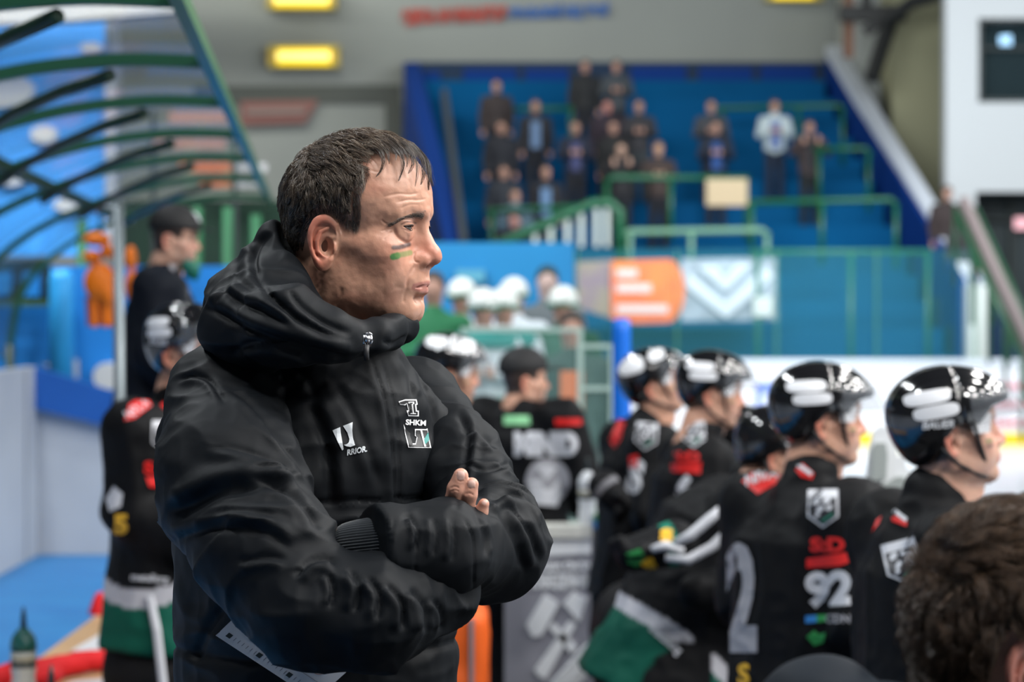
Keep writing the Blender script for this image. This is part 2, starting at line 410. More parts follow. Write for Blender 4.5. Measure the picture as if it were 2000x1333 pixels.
def head_colors(q, base=(0.56, 0.33, 0.25), lips=(0.50, 0.20, 0.17), stubble=0.15, red=1.0, wrinkled=True):
    """skin colour where the skin itself has it: redder nose, ears and lips, beard shadow"""
    f, l, u = q[:, 0], np.abs(q[:, 1]), q[:, 2]; c = np.tile(np.array(base), (len(q), 1))
    def blob(cen, r): return np.exp(-(((f - cen[0]) / r[0]) ** 2 + ((l - cen[1]) / r[1]) ** 2 + ((u - cen[2]) / r[2]) ** 2))
    def mixc(c, w, col): w = np.clip(w, 0, 1)[:, None]; return c * (1 - w) + np.array(col) * w
    redc = (base[0] * 1.05, base[1] * 0.72, base[2] * 0.72)
    c = mixc(c, 0.75 * red * blob((0.095, 0, -0.036), (0.02, 0.02, 0.018)), redc)
    c = mixc(c, 0.45 * red * blob((0.055, 0.045, -0.035), (0.03, 0.03, 0.022)), redc)
    c = mixc(c, 0.8 * red * np.clip((l - 0.0735) / 0.008, 0, 1) * (np.abs(u + 0.022) < 0.05), (base[0] * 1.05, base[1] * 0.62, base[2] * 0.6))
    st = np.exp(-((u + 0.088) / 0.035) ** 2) * np.clip((f + 0.0) / 0.03, 0, 1) * stubble
    c = mixc(c, st, (0.20, 0.15, 0.13))
    lipz = np.clip(1 - np.abs(u + 0.0715 - 0.0 * f) / 0.0085, 0, 1) ** 0.6 * (l < 0.026 - 0.0) * np.clip((f - 0.060) / 0.006, 0, 1)
    lim = 0.0085 - 0.0045 * (l / 0.026) ** 2
    w = np.clip((lim - np.abs(u + 0.0715)) / 0.0016, 0, 1) * (l < 0.0255) * np.clip((f - 0.060) / 0.006, 0, 1)
    c = mixc(c, 0.8 * w, lips)
    c = mixc(c, 0.45 * blob((0.075, 0.032, -0.016), (0.02, 0.016, 0.006)), (base[0] * 0.62, base[1] * 0.52, base[2] * 0.55))   # skin under the eyes
    n = vnoise(q, 0.012, 3)[:, None] * 0.06 + vnoise(q, 0.004, 5)[:, None] * 0.045; c = c * (1 - np.array((0.0, 0.10, 0.10)) * np.clip(vnoise(q, 0.022, 31), 0, 1)[:, None] * red)
    return np.clip(c * (1 + n), 0, 1)
def eyeball(name, root, Hm, side, gaze=(1, 0, 0), iris=(0.06, 0.035, 0.02), r=0.0122):
    """Hm maps head space to the world; a glossy ball with iris and pupil"""
    n = 28; th = np.linspace(0, math.pi, n); ph = np.linspace(0, 2 * math.pi, 40, endpoint=False); g = nrm(gaze)
    a = nrm(np.cross(g, (0, 0, 1))); b = np.cross(a, g); V = []; c = []
    for t in th:
        for p in ph:
            bulge = 1 + 0.055 * max(0, 1 - (t / 0.48) ** 2)
            V.append(r * bulge * (math.cos(t) * g + math.sin(t) * (math.cos(p) * a + math.sin(p) * b)))
            c.append((0.004, 0.004, 0.004) if t < 0.20 else (iris if t < 0.50 else ((0.02, 0.014, 0.01) if t < 0.57 else (0.40, 0.33, 0.30))))
    F = np.array([(i * 40 + k, (i + 1) * 40 + k, (i + 1) * 40 + (k + 1) % 40, i * 40 + (k + 1) % 40) for i in range(n - 1) for k in range(40)])
    cen = np.array((EYE[0], EYE[1] * side, EYE[2])); W = Hm(np.array(V) + cen)
    return mk('eye', W, F, mat('eye_wet', rough=0.12, vcol='Col', coat=0.25), root, True, np.array(c))
SKIN = lambda: mat('skin', rough=0.42, vcol='Col', sss=0.12, bump=(420, 0.25, 0.0006), spec=0.45)
# ================================================================== the coach
COACH_D = 2.95
psi = math.radians(17)
HF = np.array((math.cos(psi), -math.sin(psi), 0.0)); HL = np.array((math.sin(psi), math.cos(psi), 0.0)); HU = np.array((0, 0, 1.0))
tilt = math.radians(-2.0)
HF2 = HF * math.cos(tilt) + HU * math.sin(tilt); HU2 = HU * math.cos(tilt) - HF * math.sin(tilt)
HR = np.stack([HF2, HL, HU2], 1)                  # columns
H0 = P(701, 442, COACH_D)
def Hm(q): return np.asarray(q) @ HR.T + H0
def Hi(p): return (np.asarray(p) - H0) @ HR
coach = thing('person', 'middle-aged man with short dark hair, black padded jacket, arms folded, standing in front', 'person', P(620, 1333, COACH_D) * np.array((1, 1, 0)) + np.array((0, 0, 0.4)))

def coach_head():
    f = lambda p: head_field(Hi(p), open_eye=(0.12, -0.36), neck_to=(-0.062, 0, -0.20), heavy=1.0)
    V, F = surf(f, H0 - (0.16, 0.16, 0.22), H0 + (0.16, 0.14, 0.14), 0.0011)
    K = 1.0 / 1600
    S = [   # folds of the skin, traced in the photo's columns and rows: points, width px, depth m, bulge
        ([(768, 440), (775, 462), (793, 474), (806, 468), (812, 452)], 3.0, 0.0011, 0.0010, -7),      # bag under the eye
        ([(790, 449), (800, 452), (811, 448)], 1.6, 0.0006),
        ([(812, 514), (805, 528), (797, 545), (793, 566)], 3.4, 0.0012, 0.0008, 8),       # nasolabial
        ([(796, 562), (790, 576), (788, 594)], 3.0, 0.0006),
        ([(716, 330), (736, 336), (752, 333)], 2.5, 0.0004),
        ([(745, 386), (775, 379), (800, 380), (822, 376)], 2.2, 0.0007, 0.0004, 6),
        ([(772, 397), (795, 391), (818, 391), (835, 388)], 2.2, 0.0007, 0.0004, 6),
        ([(780, 408), (800, 400), (820, 400)], 2.0, 0.0005),
        ([(768, 441), (752, 436), (744, 428)], 1.8, 0.0007), ([(768, 446), (752, 450), (742, 452)], 1.8, 0.0007), ([(766, 452), (754, 462), (748, 470)], 1.8, 0.0006),
        ([(771, 434), (784, 429), (802, 430), (813, 436)], 1.7, 0.0010),       # lid crease
        ([(838, 412), (842, 426), (838, 440)], 2.0, 0.0006),
        ([(668, 560), (662, 585), (640, 610)], 4.0, 0.0010), ([(662, 600), (680, 630), (690, 645)], 3.2, 0.0012, 0.0008, 8),
        ([(680, 600), (705, 622), (730, 633)], 4.5, 0.0010),
        ([(615, 520), (622, 560), (632, 600)], 5.0, 0.0012, 0.0008, -12),
        ([(824, 574), (818, 580), (808, 583)], 2.2, 0.0006),
        ([(812, 490), (808, 500), (811, 511), (820, 513)], 2.0, 0.0012),       # wing of the nose
    ]
    V = sculpt(V, F, S, dmax=COACH_D + 0.02)
    q = Hi(V); x, y = proj(V); near = (q[:, 1] < 0)
    cols = head_colors(q, base=(0.56, 0.300, 0.205), lips=(0.42, 0.16, 0.13), stubble=0.10, red=1.0)
    V = V + normals(V, F) * (vnoise(q, 0.009, 9) * 0.00045 + vnoise(q, 0.0045, 19) * 0.00018)[:, None]
    def stroke(pts, w, col, amt, soft=1.6, ok=near):
        d, sg, t = pl_dist(x, y, smoothpl(pts)); a = np.clip((w - d) / soft, 0, 1) * amt * ok
        cols[:] = cols * (1 - a[:, None]) + np.array(col) * a[:, None]
    # smudged strokes of face paint on the cheek
    g = np.clip(0.75 + 0.5 * vnoise(q, 0.003, 4), 0, 1)
    stroke([(769, 484), (782, 483), (798, 478)], 6.5, (0.035, 0.03, 0.035), 0.85, 4)
    stroke([(768, 502), (776, 500)], 8.0, (0.05, 0.22, 0.06), 0.95, 3)
    stroke([(776, 499), (788, 497), (801, 494)], 7.0, (0.16, 0.28, 0.09), 0.70, 3.5)
    stroke([(784, 438), (797, 433), (812, 436)], 2.2, (0.10, 0.05, 0.04), 0.8, 1.4)
    stroke([(784, 446), (798, 449), (811, 446)], 1.6, (0.25, 0.10, 0.08), 0.5, 1.4)
    # thin short hair showing the skin at the temple and behind the ear
    w = side_mask(q)
    dark = np.clip(w / np.where(q[:, 2] < 0.05, 0.022, 0.010) + 0.12, 0, 1) * 0.9 * np.clip((0.066 - q[:, 0]) / 0.008, 0, 1)
    cols[:] = cols * (1 - dark[:, None]) + np.array((0.05, 0.036, 0.03)) * dark[:, None]
    o = mk('head', V, F, SKIN(), coach, True, cols)
    for sd in (-1, 1): eyeball('eye', coach, Hm, sd, gaze=(0.98, -0.10 if sd < 0 else -0.05, -0.02))
    return f
# hair edge drawn in head space (forward, up); inside = hair.  Signed distance, metres
def px2fu(pts): 
    c, s_ = math.cos(psi), math.sin(psi)
    return [(((px - 701) / 1600.0 - l * s_) / c, (442 - py) / 1600.0) for px, py, l in pts]
HAIRLINE = px2fu([(845, 356, 0), (833, 352, -.004), (814, 328, -.022), (790, 310, -.04), (760, 300, -.052), (730, 301, -.058), (704, 306, -.064), (708, 322, -.066), (716, 345, -.067), (712, 368, -.068), (706, 388, -.070), (706, 420, -.070), (700, 446, -.07), (686, 442, -.07), (676, 425, -.07), (655, 412, -.07), (630, 415, -.07), (610, 435, -.07), (598, 458, -.066), (590, 486, -.06), (582, 520, -.055), (560, 560, -.05), (440, 560, 0), (440, 200, 0), (880, 200, 0)])
def poly_sd(x, y, poly):
    poly = np.asarray(poly, float); n = len(poly); d, _, _ = pl_dist(x, y, np.vstack([poly, poly[:1]])); ins = np.zeros(len(x), bool)
    for i in range(n):
        a, b = poly[i], poly[(i + 1) % n]; c = ((a[1] > y) != (b[1] > y)); xx = a[0] + (y - a[1]) * (b[0] - a[0]) / (b[1] - a[1] + 1e-12); ins ^= c & (x < xx)
    return np.where(ins, d, -d)
def side_mask(q):
    f = q[:, 0] + 0.30 * (np.abs(q[:, 1]) - 0.055) * (q[:, 2] < 0.06) * 0; u = q[:, 2]
    return poly_sd(q[:, 0] - 0.0, u, HAIRLINE) 

def strands(name, field, roots, lens, dirf, up_off, rad, m, parent, toM, clumps=500, clump=0.7, seed=1, steps=6, colors=((0.03, 0.02, 0.016), (0.22, 0.19, 0.17)), greyf=0.2, wob=0.0015, curl=0.0, floor=0.0006):
    """real hairs: thin three-sided tapering tubes that leave the scalp and follow it"""
    rng = np.random.default_rng(seed); n = len(roots); Pt = [roots.copy()]; cur = roots.copy()
    gi = rng.integers(0, n, clumps); cell = np.argmin(((roots[:, None, :] - roots[gi][None]) ** 2).sum(2), 1)
    phase = rng.uniform(0, 6.28, (n, 2))
    for k in range(1, steps + 1):
        D = dirf(cur, k / steps); st = lens / steps; D = D / (np.linalg.norm(D, axis=1)[:, None] + 1e-9)
        nx = cur + D * st[:, None]
        nx += rng.normal(0, wob, nx.shape) * (k / steps)
        e = 0.0008; q32 = nx.astype(np.float32); d0 = field(q32); G = np.stack([(field(q32 + np.eye(3, dtype=np.float32)[i] * e) - d0) / e for i in range(3)], 1)
        G = G / (np.linalg.norm(G, axis=1)[:, None] + 1e-6); want = up_off(k / steps) * (0.45 + 0.75 * rng.random(n) if k == 1 else 1)
        if k == 1: hh = 0.5 + 0.8 * rng.random(n)
        want = up_off(k / steps) * hh
        move = np.where(d0 < want, want - d0, (want - d0) * 0.35); nx = nx + G * move[:, None]
        Pt.append(nx); cur = nx
    Pt = np.stack(Pt, 1)                                # n, steps+1, 3
    Gd = Pt[gi][cell]; w = (np.linspace(0, 1, steps + 1) ** 1.2 * clump)[None, :, None]
    Pt = Pt * (1 - w) + (Gd + (Pt[:, :1] - Gd[:, :1]) * 0.12) * w
    if curl:
        t = np.linspace(0, 1, steps + 1)[None, :]; Pt[:, :, 0] += curl * t * np.sin(phase[:, :1] + t * 9); Pt[:, :, 2] += curl * t * np.cos(phase[:, 1:] + t * 9)
    T = np.gradient(Pt, axis=1); T /= np.linalg.norm(T, axis=2)[:, :, None] + 1e-9
    ref = np.array((0.31, 0.2, 0.93)); A = np.cross(T, ref); A /= np.linalg.norm(A, axis=2)[:, :, None] + 1e-9; B = np.cross(T, A)
    r = rad * (1 - 0.85 * np.linspace(0, 1, steps + 1) ** 1.5)[None, :, None]
    ring = np.stack([Pt + r * (math.cos(a) * A + math.sin(a) * B) for a in (0.5, 2.594, 4.689)], 2)   # n, s, 3, 3
    V = ring.reshape(-1, 3); S = steps + 1
    base = (np.arange(n) * S * 3)[:, None, None] + (np.arange(steps) * 3)[None, :, None]
    k0 = np.arange(3)[None, None, :]; k1 = (k0 + 1) % 3
    F = np.stack([base + k0, base + k1, base + 3 + k1, base + 3 + k0], -1).reshape(-1, 4)
    c0, c1 = np.array(colors[0]), np.array(colors[1]); g = (rng.random(n) < greyf)[:, None] * rng.uniform(0.4, 1, (n, 1)); cc = c0 * (1 - g) + c1 * g
    cc = cc * rng.uniform(0.7, 1.35, (n, 1)); cols = np.repeat(cc, S * 3, axis=0)
    return mk(name, toM(V), F, m, parent, True, cols)

def coach_hair(field):
    fl = lambda q: head_field(q, neck=False, ears=False, detail=False)
    def cap(p):
        q = Hi(p).astype(np.float32); d = fl(q) - 0.0018
        w = side_mask(q)
        lim = -(w - 0.0045 - 0.06 * np.clip((q[:, 0] - 0.058) / 0.012, 0, 1) - 0.004 * np.clip((0.055 - q[:, 2]) / 0.02, 0, 1) * (q[:, 0] > -0.03))
        return smax(np.maximum(d, -(d + 0.006)), lim.astype(np.float32), 0.002)
    V, F = surf(cap, H0 - (0.16, 0.14, 0.10), H0 + (0.15, 0.14, 0.14), 0.0020)
    cap_o = mk('hair', V, F, mat('hair_dark', (0.022, 0.016, 0.013, 1), rough=0.55), coach, True)
    rng = np.random.default_rng(5); hairm = mat('hair_strand', rough=0.24, vcol='Col', spec=0.9)
    q = Hi(V); w = side_mask(q); ok = np.where((w > 0.002) & (q[:, 1] < 0.075) & (np.abs(fl(q.astype(np.float32)) - 0.0018) < 0.0012))[0]
    def pick(mask, n): 
        c = ok[mask[ok]]; i = rng.choice(c, n); return q[i] + rng.normal(0, 0.0006, (n, 3))
    def flow(c, t):
        u = c[:, 2]; f = c[:, 0]; tp = np.clip((u - 0.030) / 0.055, 0, 1)[:, None]; tp = tp * tp * (3 - 2 * tp)
        T_ = np.zeros_like(c); T_[:, 0] = 1.0; T_[:, 1] = -0.25 + 3.0 * np.minimum(c[:, 1], 0); T_[:, 2] = -0.30 - 0.9 * np.clip((f - 0.04) / 0.04, 0, 1.5)
        S_ = np.zeros_like(c); S_[:, 2] = -1.0; S_[:, 0] = 0.55 * np.clip((u - 0.01) / 0.05, 0, 1) - 0.30 * np.clip(-u / 0.04, 0, 1)
        bk = np.clip((-0.035 - f) / 0.035, 0, 1)[:, None]
        D = S_ * (1 - tp) + T_ * tp; D = D * (1 - bk) + np.array((-0.35, -0.10, -1.0)) * bk
        sw = vnoise(c, 0.016, 41); D[:, 0] += 0.55 * sw; D[:, 2] += 0.35 * vnoise(c, 0.018, 43); D[:, 1] += 0.3 * vnoise(c, 0.02, 47)
        return D
    R1 = pick(np.ones(len(q), bool), 36000); R1 = R1[(rng.random(len(R1)) < np.clip(side_mask(R1) / 0.009, 0.3, 1)) | (R1[:, 2] > 0.055)]; sw = side_mask(R1); u1 = R1[:, 2]
    ln = np.interp(u1, [-0.05, 0.0, 0.03, 0.06, 0.09], [0.006, 0.011, 0.020, 0.028, 0.034]) * np.clip(sw / 0.02, 0.3, 1) ** np.where(u1 > 0.05, 0.2, 1)
    A = np.ones(len(R1)); off = np.interp(u1, [-0.05, 0.02, 0.05, 0.09], [0.35, 0.6, 1.0, 1.0]) * np.interp(R1[:, 0], [-0.08, -0.02], [0.7, 1.0])
    for k, (g, cl, cw) in enumerate(((0, 300, 0.93), (1, 700, 0.80))):
        m_ = (np.arange(len(R1)) % 2) == k
        strands('hair_strands', fl, R1[m_], (ln * rng.uniform(0.6, 1.2, len(R1)))[m_], flow, (lambda o_: (lambda t: (0.0025 + 0.0085 * math.sin(min(t * 1.2, 1) * 2.3)) * o_))(off[m_]), 0.00023, hairm, cap_o, Hm, clumps=cl, clump=cw, seed=2 + k, steps=7, greyf=0.30, wob=0.0009, colors=((0.052, 0.033, 0.021), (0.32, 0.26, 0.20)))
    d_side = lambda c, t: flow(c, t)
    # thin edge hairs that let the skin through at the temple
    fu = []; 
    qs = Hi(coachV); ws = side_mask(qs); e = np.where((ws > -0.004) & (ws < 0.006) & (qs[:, 0] < 0.06) & (qs[:, 1] < 0) & (qs[:, 2] < 0.07) & (qs[:, 2] > -0.03))[0]
    i = rng.choice(e, 2300); R3 = qs[i]
    strands('hair_strands', fl, R3, rng.uniform(0.004, 0.009, len(R3)), d_side, lambda t: 0.0008 + 0.0012 * t, 0.00013, hairm, cap_o, Hm, clumps=500, clump=0.2, seed=4, steps=3, greyf=0.3, wob=0.0004)
    # wet locks falling on the forehead, each from the fringe
    def lock(pts, n, depth_l, seed, spread=0.0028, rad=0.0002):
        r = np.random.default_rng(seed); c, s_ = math.cos(psi), math.sin(psi); G = []
        for (px, py), l in zip(pts, depth_l):
            f_ = ((px - 701) / 1600.0 - l * s_) / c; G.append((f_, l, (442 - py) / 1600.0))
        G = smoothpl(G, 3); m_ = len(G); out = np.repeat(G[None], n, 0)
        fade = (1 - np.linspace(0, 1, m_) ** 1.2 * 0.9)[None, :, None]
        out = out + r.normal(0, spread, (n, 1, 3)) * fade + r.normal(0, 0.0002, out.shape)
        q32 = out.reshape(-1, 3).astype(np.float32); e_ = 0.0008; d0 = fl(q32); Gd = np.stack([(fl(q32 + np.eye(3, dtype=np.float32)[k] * e_) - d0) / e_ for k in range(3)], 1)
        want = 0.0016 + 0.003 * np.abs(r.normal(0, 0.5, n))[:, None] * np.ones((n, m_)); mv = np.where(d0 < want.ravel(), want.ravel() - d0, 0)
        mv = mv + np.where(d0 > 0.012, 0.012 - d0, 0) * 0.5
        return (q32 + Gd * mv[:, None]).reshape(n, m_, 3)
    L = [([(728, 284), (744, 298), (752, 318), (748, 336), (738, 350)], (-.050, -.058, -.061, -.063, -.064), 26),
         ([(736, 280), (754, 294), (761, 310), (762, 324)], (-.046, -.052, -.056, -.058), 14),
         ([(758, 276), (780, 294), (789, 316), (787, 338), (780, 356)], (-.036, -.042, -.046, -.048, -.050), 34),
         ([(764, 272), (786, 290), (797, 308), (795, 328)], (-.03, -.036, -.04, -.043), 20),
         ([(790, 276), (808, 298), (815, 320), (815, 345), (812, 364)], (-.02, -.026, -.03, -.034, -.036), 16),
         ([(800, 280), (818, 302), (826, 324), (826, 344), (822, 360)], (-.01, -.014, -.018, -.022, -.024), 34),
         ([(806, 286), (826, 308), (834, 334), (836, 352), (834, 370)], (0.0, .0, -.002, -.006, -.008), 60),
         ([(800, 280), (822, 302), (835, 324), (839, 345), (837, 362)], (.012, .014, .014, .012, .010), 60),
         ([(746, 276), (768, 288), (776, 302), (774, 316)], (-.04, -.047, -.05, -.053), 14),
         ([(780, 272), (800, 292), (807, 312), (804, 330), (798, 340)], (-.026, -.032, -.036, -.038, -.04), 22),
         ([(700, 296), (712, 306), (720, 322), (716, 334)], (-.06, -.063, -.066, -.067), 8)]
    allP = []
    for k, (p, dl, n) in enumerate(L):
        a = lock(p, n, dl, 50 + k); t_old = np.linspace(0, 1, a.shape[1]); t_new = np.linspace(0, 1, 12)
        allP.append(np.stack([np.stack([np.interp(t_new, t_old, a[i, :, c]) for c in range(3)], 1) for i in range(n)]))
    Pt = np.concatenate(allP); n = len(Pt); S = 12
    T = np.gradient(Pt, axis=1); T /= np.linalg.norm(T, axis=2)[:, :, None]; A = np.cross(T, (0.1, 0.9, 0.2)); A /= np.linalg.norm(A, axis=2)[:, :, None] + 1e-9; B = np.cross(T, A)
    r = 0.00019 * (1 - 0.8 * np.linspace(0, 1, S) ** 2)[None, :, None]
    V = np.stack([Pt + r * (math.cos(a) * A + math.sin(a) * B) for a in (0.5, 2.594, 4.689)], 2).reshape(-1, 3)
    base = (np.arange(n) * S * 3)[:, None, None] + (np.arange(S - 1) * 3)[None, :, None]; k0 = np.arange(3)[None, None, :]; k1 = (k0 + 1) % 3
    F = np.stack([base + k0, base + k1, base + 3 + k1, base + 3 + k0], -1).reshape(-1, 4)
    cc = np.repeat(np.where(rng.random((n, 1)) < 0.25, 1, 0) * np.array((0.2, 0.17, 0.15)) + np.array((0.03, 0.021, 0.016)), S * 3, axis=0)
    mk('fringe', Hm(V), F, hairm, cap_o, True, cc)
    # eyebrows
    def brow(side, n=560):
        t = rng.random(n); s_ = rng.normal(0, 1, n)
        fr = np.interp(t, [0, 0.4, 1], [0.086, 0.0795, 0.057]); l = np.interp(t, [0, 0.4, 1], [0.011, 0.028, 0.049]) * side; u = np.interp(t, [0, 0.3, 0.7, 1], [0.0150, 0.0155, 0.0120, 0.0025])
        r0 = np.stack([fr, l, u + s_ * 0.0027 * (1 - 0.5 * t)], 1)
        q32 = r0.astype(np.float32); 
        for _ in range(3):
            d0 = fl(q32); e_ = 0.0008; Gd = np.stack([(fl(q32 + np.eye(3, dtype=np.float32)[k] * e_) - d0) / e_ for k in range(3)], 1); q32 = q32 - Gd * d0[:, None]
        dd = lambda c, tt: np.stack([np.full(len(c), -0.35), np.full(len(c), 0.9 * side), np.full(len(c), 0.28 - 0.3 * tt)], 1)
        strands('eyebrow', fl, q32.astype(float), rng.uniform(0.006, 0.010, n), dd, lambda t_: 0.0004 + 0.0016 * t_, 0.00016, hairm, coach, Hm, clumps=60, clump=0.15, seed=8, steps=4, greyf=0.5, wob=0.0004, colors=((0.05, 0.035, 0.027), (0.25, 0.2, 0.17)))
    brow(-1); brow(1)
    for sd in (-1, 1):
        b = MB()
        for au, r_, th in ((0.13, 0.0139, 0.0008), (-0.37, 0.0137, 0.00035)):
            an = lambda ph: -0.10 + (au + 0.10) * max(0, 1 - abs(r_ * math.sin(ph) / 0.0128) ** 2.2)
            b.tube([Hm(np.array(EYE) * (1, sd, 1) + np.array((r_ * math.cos(ph) * math.cos(an(ph)), sd * r_ * math.sin(ph), r_ * math.cos(ph) * math.sin(an(ph))))) for ph in np.linspace(-0.80, 1.05, 14)], [0.0002] + [th] * 12 + [0.0002], 6)
        b.build('eyelashes', mat('lash_dark', (0.03, 0.018, 0.014, 1), rough=0.6), coach, True)
coachV = None
_mk = mk
def _grab():
    global coachV
    o = bpy.data.objects['head']; v = np.zeros(len(o.data.vertices) * 3, np.float32); o.data.vertices.foreach_get('co', v); coachV = v.reshape(-1, 3) + ROOT[coach.name]
headf = coach_head(); _grab(); coach_hair(headf)
print('coach head', time.time() - T0)
# ------------------------------------------------------------------ the coach's padded jacket
JD = COACH_D
bF = nrm((0.66, -0.75, 0)); bL = nrm(np.cross((0, 0, 1), bF)); bR = np.stack([bF, bL, (0, 0, 1)], 1).astype(np.float32)
TC = P(622, 1000, 2.99)                                      # middle of the trunk
def cloth_mat():
    return mat('padded_black_cloth', (0.0040, 0.0054, 0.0074, 1), rough=0.62, sheen=0.0, weave=(1500, 0.12, 0.0004), bump=(60, 0.10, 0.002), spec=0.16)
def tl(p): return (p - TC.astype(np.float32)) @ bR            # trunk space: front, left, up
def quilt(z, lines, w=0.006, dep=0.0035):
    d = 0
    for l in lines: d = d + dep * np.exp(-((z - l) / w) ** 2)
    return d
def torso_f(p):
    q = tl(p); z = q[:, 2]
    w = np.interp(z, [-0.60, -0.30, -0.10, 0.05, 0.14, 0.19], [0.178, 0.176, 0.178, 0.185, 0.175, 0.140]).astype(np.float32)
    t = np.interp(z, [-0.60, -0.30, -0.10, 0.05, 0.14, 0.19], [0.145, 0.142, 0.142, 0.138, 0.120, 0.090]).astype(np.float32)
    x = q[:, 0]; y = q[:, 1]
    r = (np.abs(x / t) ** 2.4 + np.abs(y / w) ** 2.4) ** (1 / 2.4)
    d = (r - 1) * np.minimum(w, t) * 0.95
    top = z - (0.165 - 0.30 * np.clip(np.abs(y) - 0.06, 0, 1) ** 1.15 )
    d = smax(d, top, 0.05)
    # shoulders
    s = q.copy(); s[:, 1] = np.abs(y)
    d = smin(d, rc(s, (-0.005, 0.06, 0.118), (-0.005, 0.145, 0.085), 0.072, 0.066), 0.05)
    d = smin(d, rc(q, (0.035, 0, 0.06), (0.030, 0, 0.165), 0.100, 0.086), 0.05)       # collar base
    d = smax(d, -(z + 0.62), 0.01)
    return d
# joints of the folded arms
sh_r, el_r, wr_r = P(425, 812, 2.86), P(600, 1192, 2.655), P(850, 1150, 2.735)
sh_l, el_l, wr_l = P(808, 790, 3.11), P(962, 1062, 2.86), P(728, 1072, 2.68)
def sleeve_r(p):
    d = chain(p, [P(440, 790, 2.88), P(446, 940, 2.78), P(522, 1080, 2.70), el_r], [0.074, 0.083, 0.072, 0.059], 0.03)
    d = smin(d, chain(p, [el_r, P(720, 1200, 2.655), wr_r], [0.060, 0.058, 0.050], 0.03), 0.03)
    return d
def sleeve_l(p):
    d = chain(p, [sh_l, P(885, 915, 3.0), el_l], [0.060, 0.060, 0.060], 0.03)
    d = smin(d, chain(p, [el_l, P(860, 1075, 2.72), wr_l], [0.060, 0.0520, 0.0490], 0.02), 0.035)
    ax = nrm(wr_l - P(860, 1075, 2.72)); e = ((p - wr_l.astype(np.float32)) @ ax.astype(np.float32)) - 0.002
    return smax(d, e, 0.003)
def hood_f(p):
    """thick rolled hood lying round the neck: tall behind, falling to the zip in front"""
    q = tl(p)
    return q
# path of the hood's roll: (px, py, depth, radius px)
HOODP = [(716, 664, 2.83, 28), (640, 652, 2.80, 48), (560, 636, 2.80, 70), (486, 638, 2.86, 85), (488, 592, 2.98, 78), (525, 565, 3.10, 68), (600, 580, 3.16, 62), (700, 605, 3.14, 54), (768, 628, 3.04, 38), (782, 634, 2.94, 26), (760, 646, 2.87, 26), (738, 656, 2.83, 24)]
def hood_pipe(p):
    pts = [P(a, b, d) for a, b, d, r in HOODP]; rr = [r / 1600.0 for a, b, d, r in HOODP]
    return chain(p, pts, rr, 0.02)
def neckhole(p):
    # the opening the neck and head come out of, widening upward
    c = P(672, 560, 2.955); n = P(690, 700, 2.955)
    return chain(p, [P(700, 760, 2.95), P(692, 650, 2.95), P(668, 560, 2.955), P(662, 430, 2.955)], [0.040, 0.056, 0.069, 0.072], 0.01)
def hood_field(p):
    d = hood_pipe(p)
    # raised stand of the hood behind the head, up to the nape
    back = chain(p, [P(530, 640, 2.95), P(545, 560, 2.96), P(548, 478, 2.965)], [0.060, 0.040, 0.0205], 0.02)
    back = smin(back, chain(p, [P(548, 478, 2.965), P(580, 515, 3.03), P(640, 560, 3.06)], [0.0225, 0.026, 0.03], 0.02), 0.02)
    back = smin(back, chain(p, [P(548, 478, 2.965), P(556, 545, 2.90), P(600, 640, 2.86)], [0.0225, 0.026, 0.03], 0.02), 0.03)
    d = smin(d, back, 0.045)
    d = smax(d, -neckhole(p), 0.012)
    return d
def fold_noise(V, amp=1.0, seed=0):
    """soft irregular folds of stuffed cloth"""
    a = vnoise(V * np.array((1, 1, 1.9)), 0.055, seed); b = vnoise(V * np.array((1.3, 1, 1)), 0.026, seed + 3)
    return amp * (0.0045 * (1 - np.abs(a)) ** 1.5 + 0.0014 * (1 - np.abs(b)) - 0.003)
def tube_folds(V, path, amps, wl=0.022, seed=0):
    """ringing folds along a bent tube, strongest where amps says"""
    pts = np.array(path); best = np.full(len(V), 1e9); tt = np.zeros(len(V)); L = 0
    for i in range(len(pts) - 1):
        a, b = pts[i], pts[i + 1]; ab = b - a; l = np.linalg.norm(ab); t = np.clip(((V - a) @ ab) / l ** 2, 0, 1); d = np.linalg.norm(V - a - t[:, None] * ab, axis=1); m = d < best
        best[m] = d[m]; tt[m] = (L + t * l)[m]; L += l
    ph = tt / wl * 6.283 + 2.6 * vnoise(V, 0.05, seed) + 1.2 * vnoise(V, 0.025, seed + 1)
    return np.interp(tt / L, *amps) * (1 - np.abs(np.sin(ph / 2)) ** 0.7) * np.clip(0.5 + 0.8 * vnoise(V, 0.045, seed + 5), 0, 1.3)

def px(pts): return pts
jm = cloth_mat()
def finish(name, f, lo, hi, h, strokes, extra=None, dmax=3.0):
    V, F = surf(f, lo, hi, h); N_ = normals(V, F)
    if extra is not None: V = V + N_ * extra(V)[:, None]
    V = sculpt(V, F, strokes, dmax=dmax)
    return mk(name, V, F, jm, coach, True), V, F

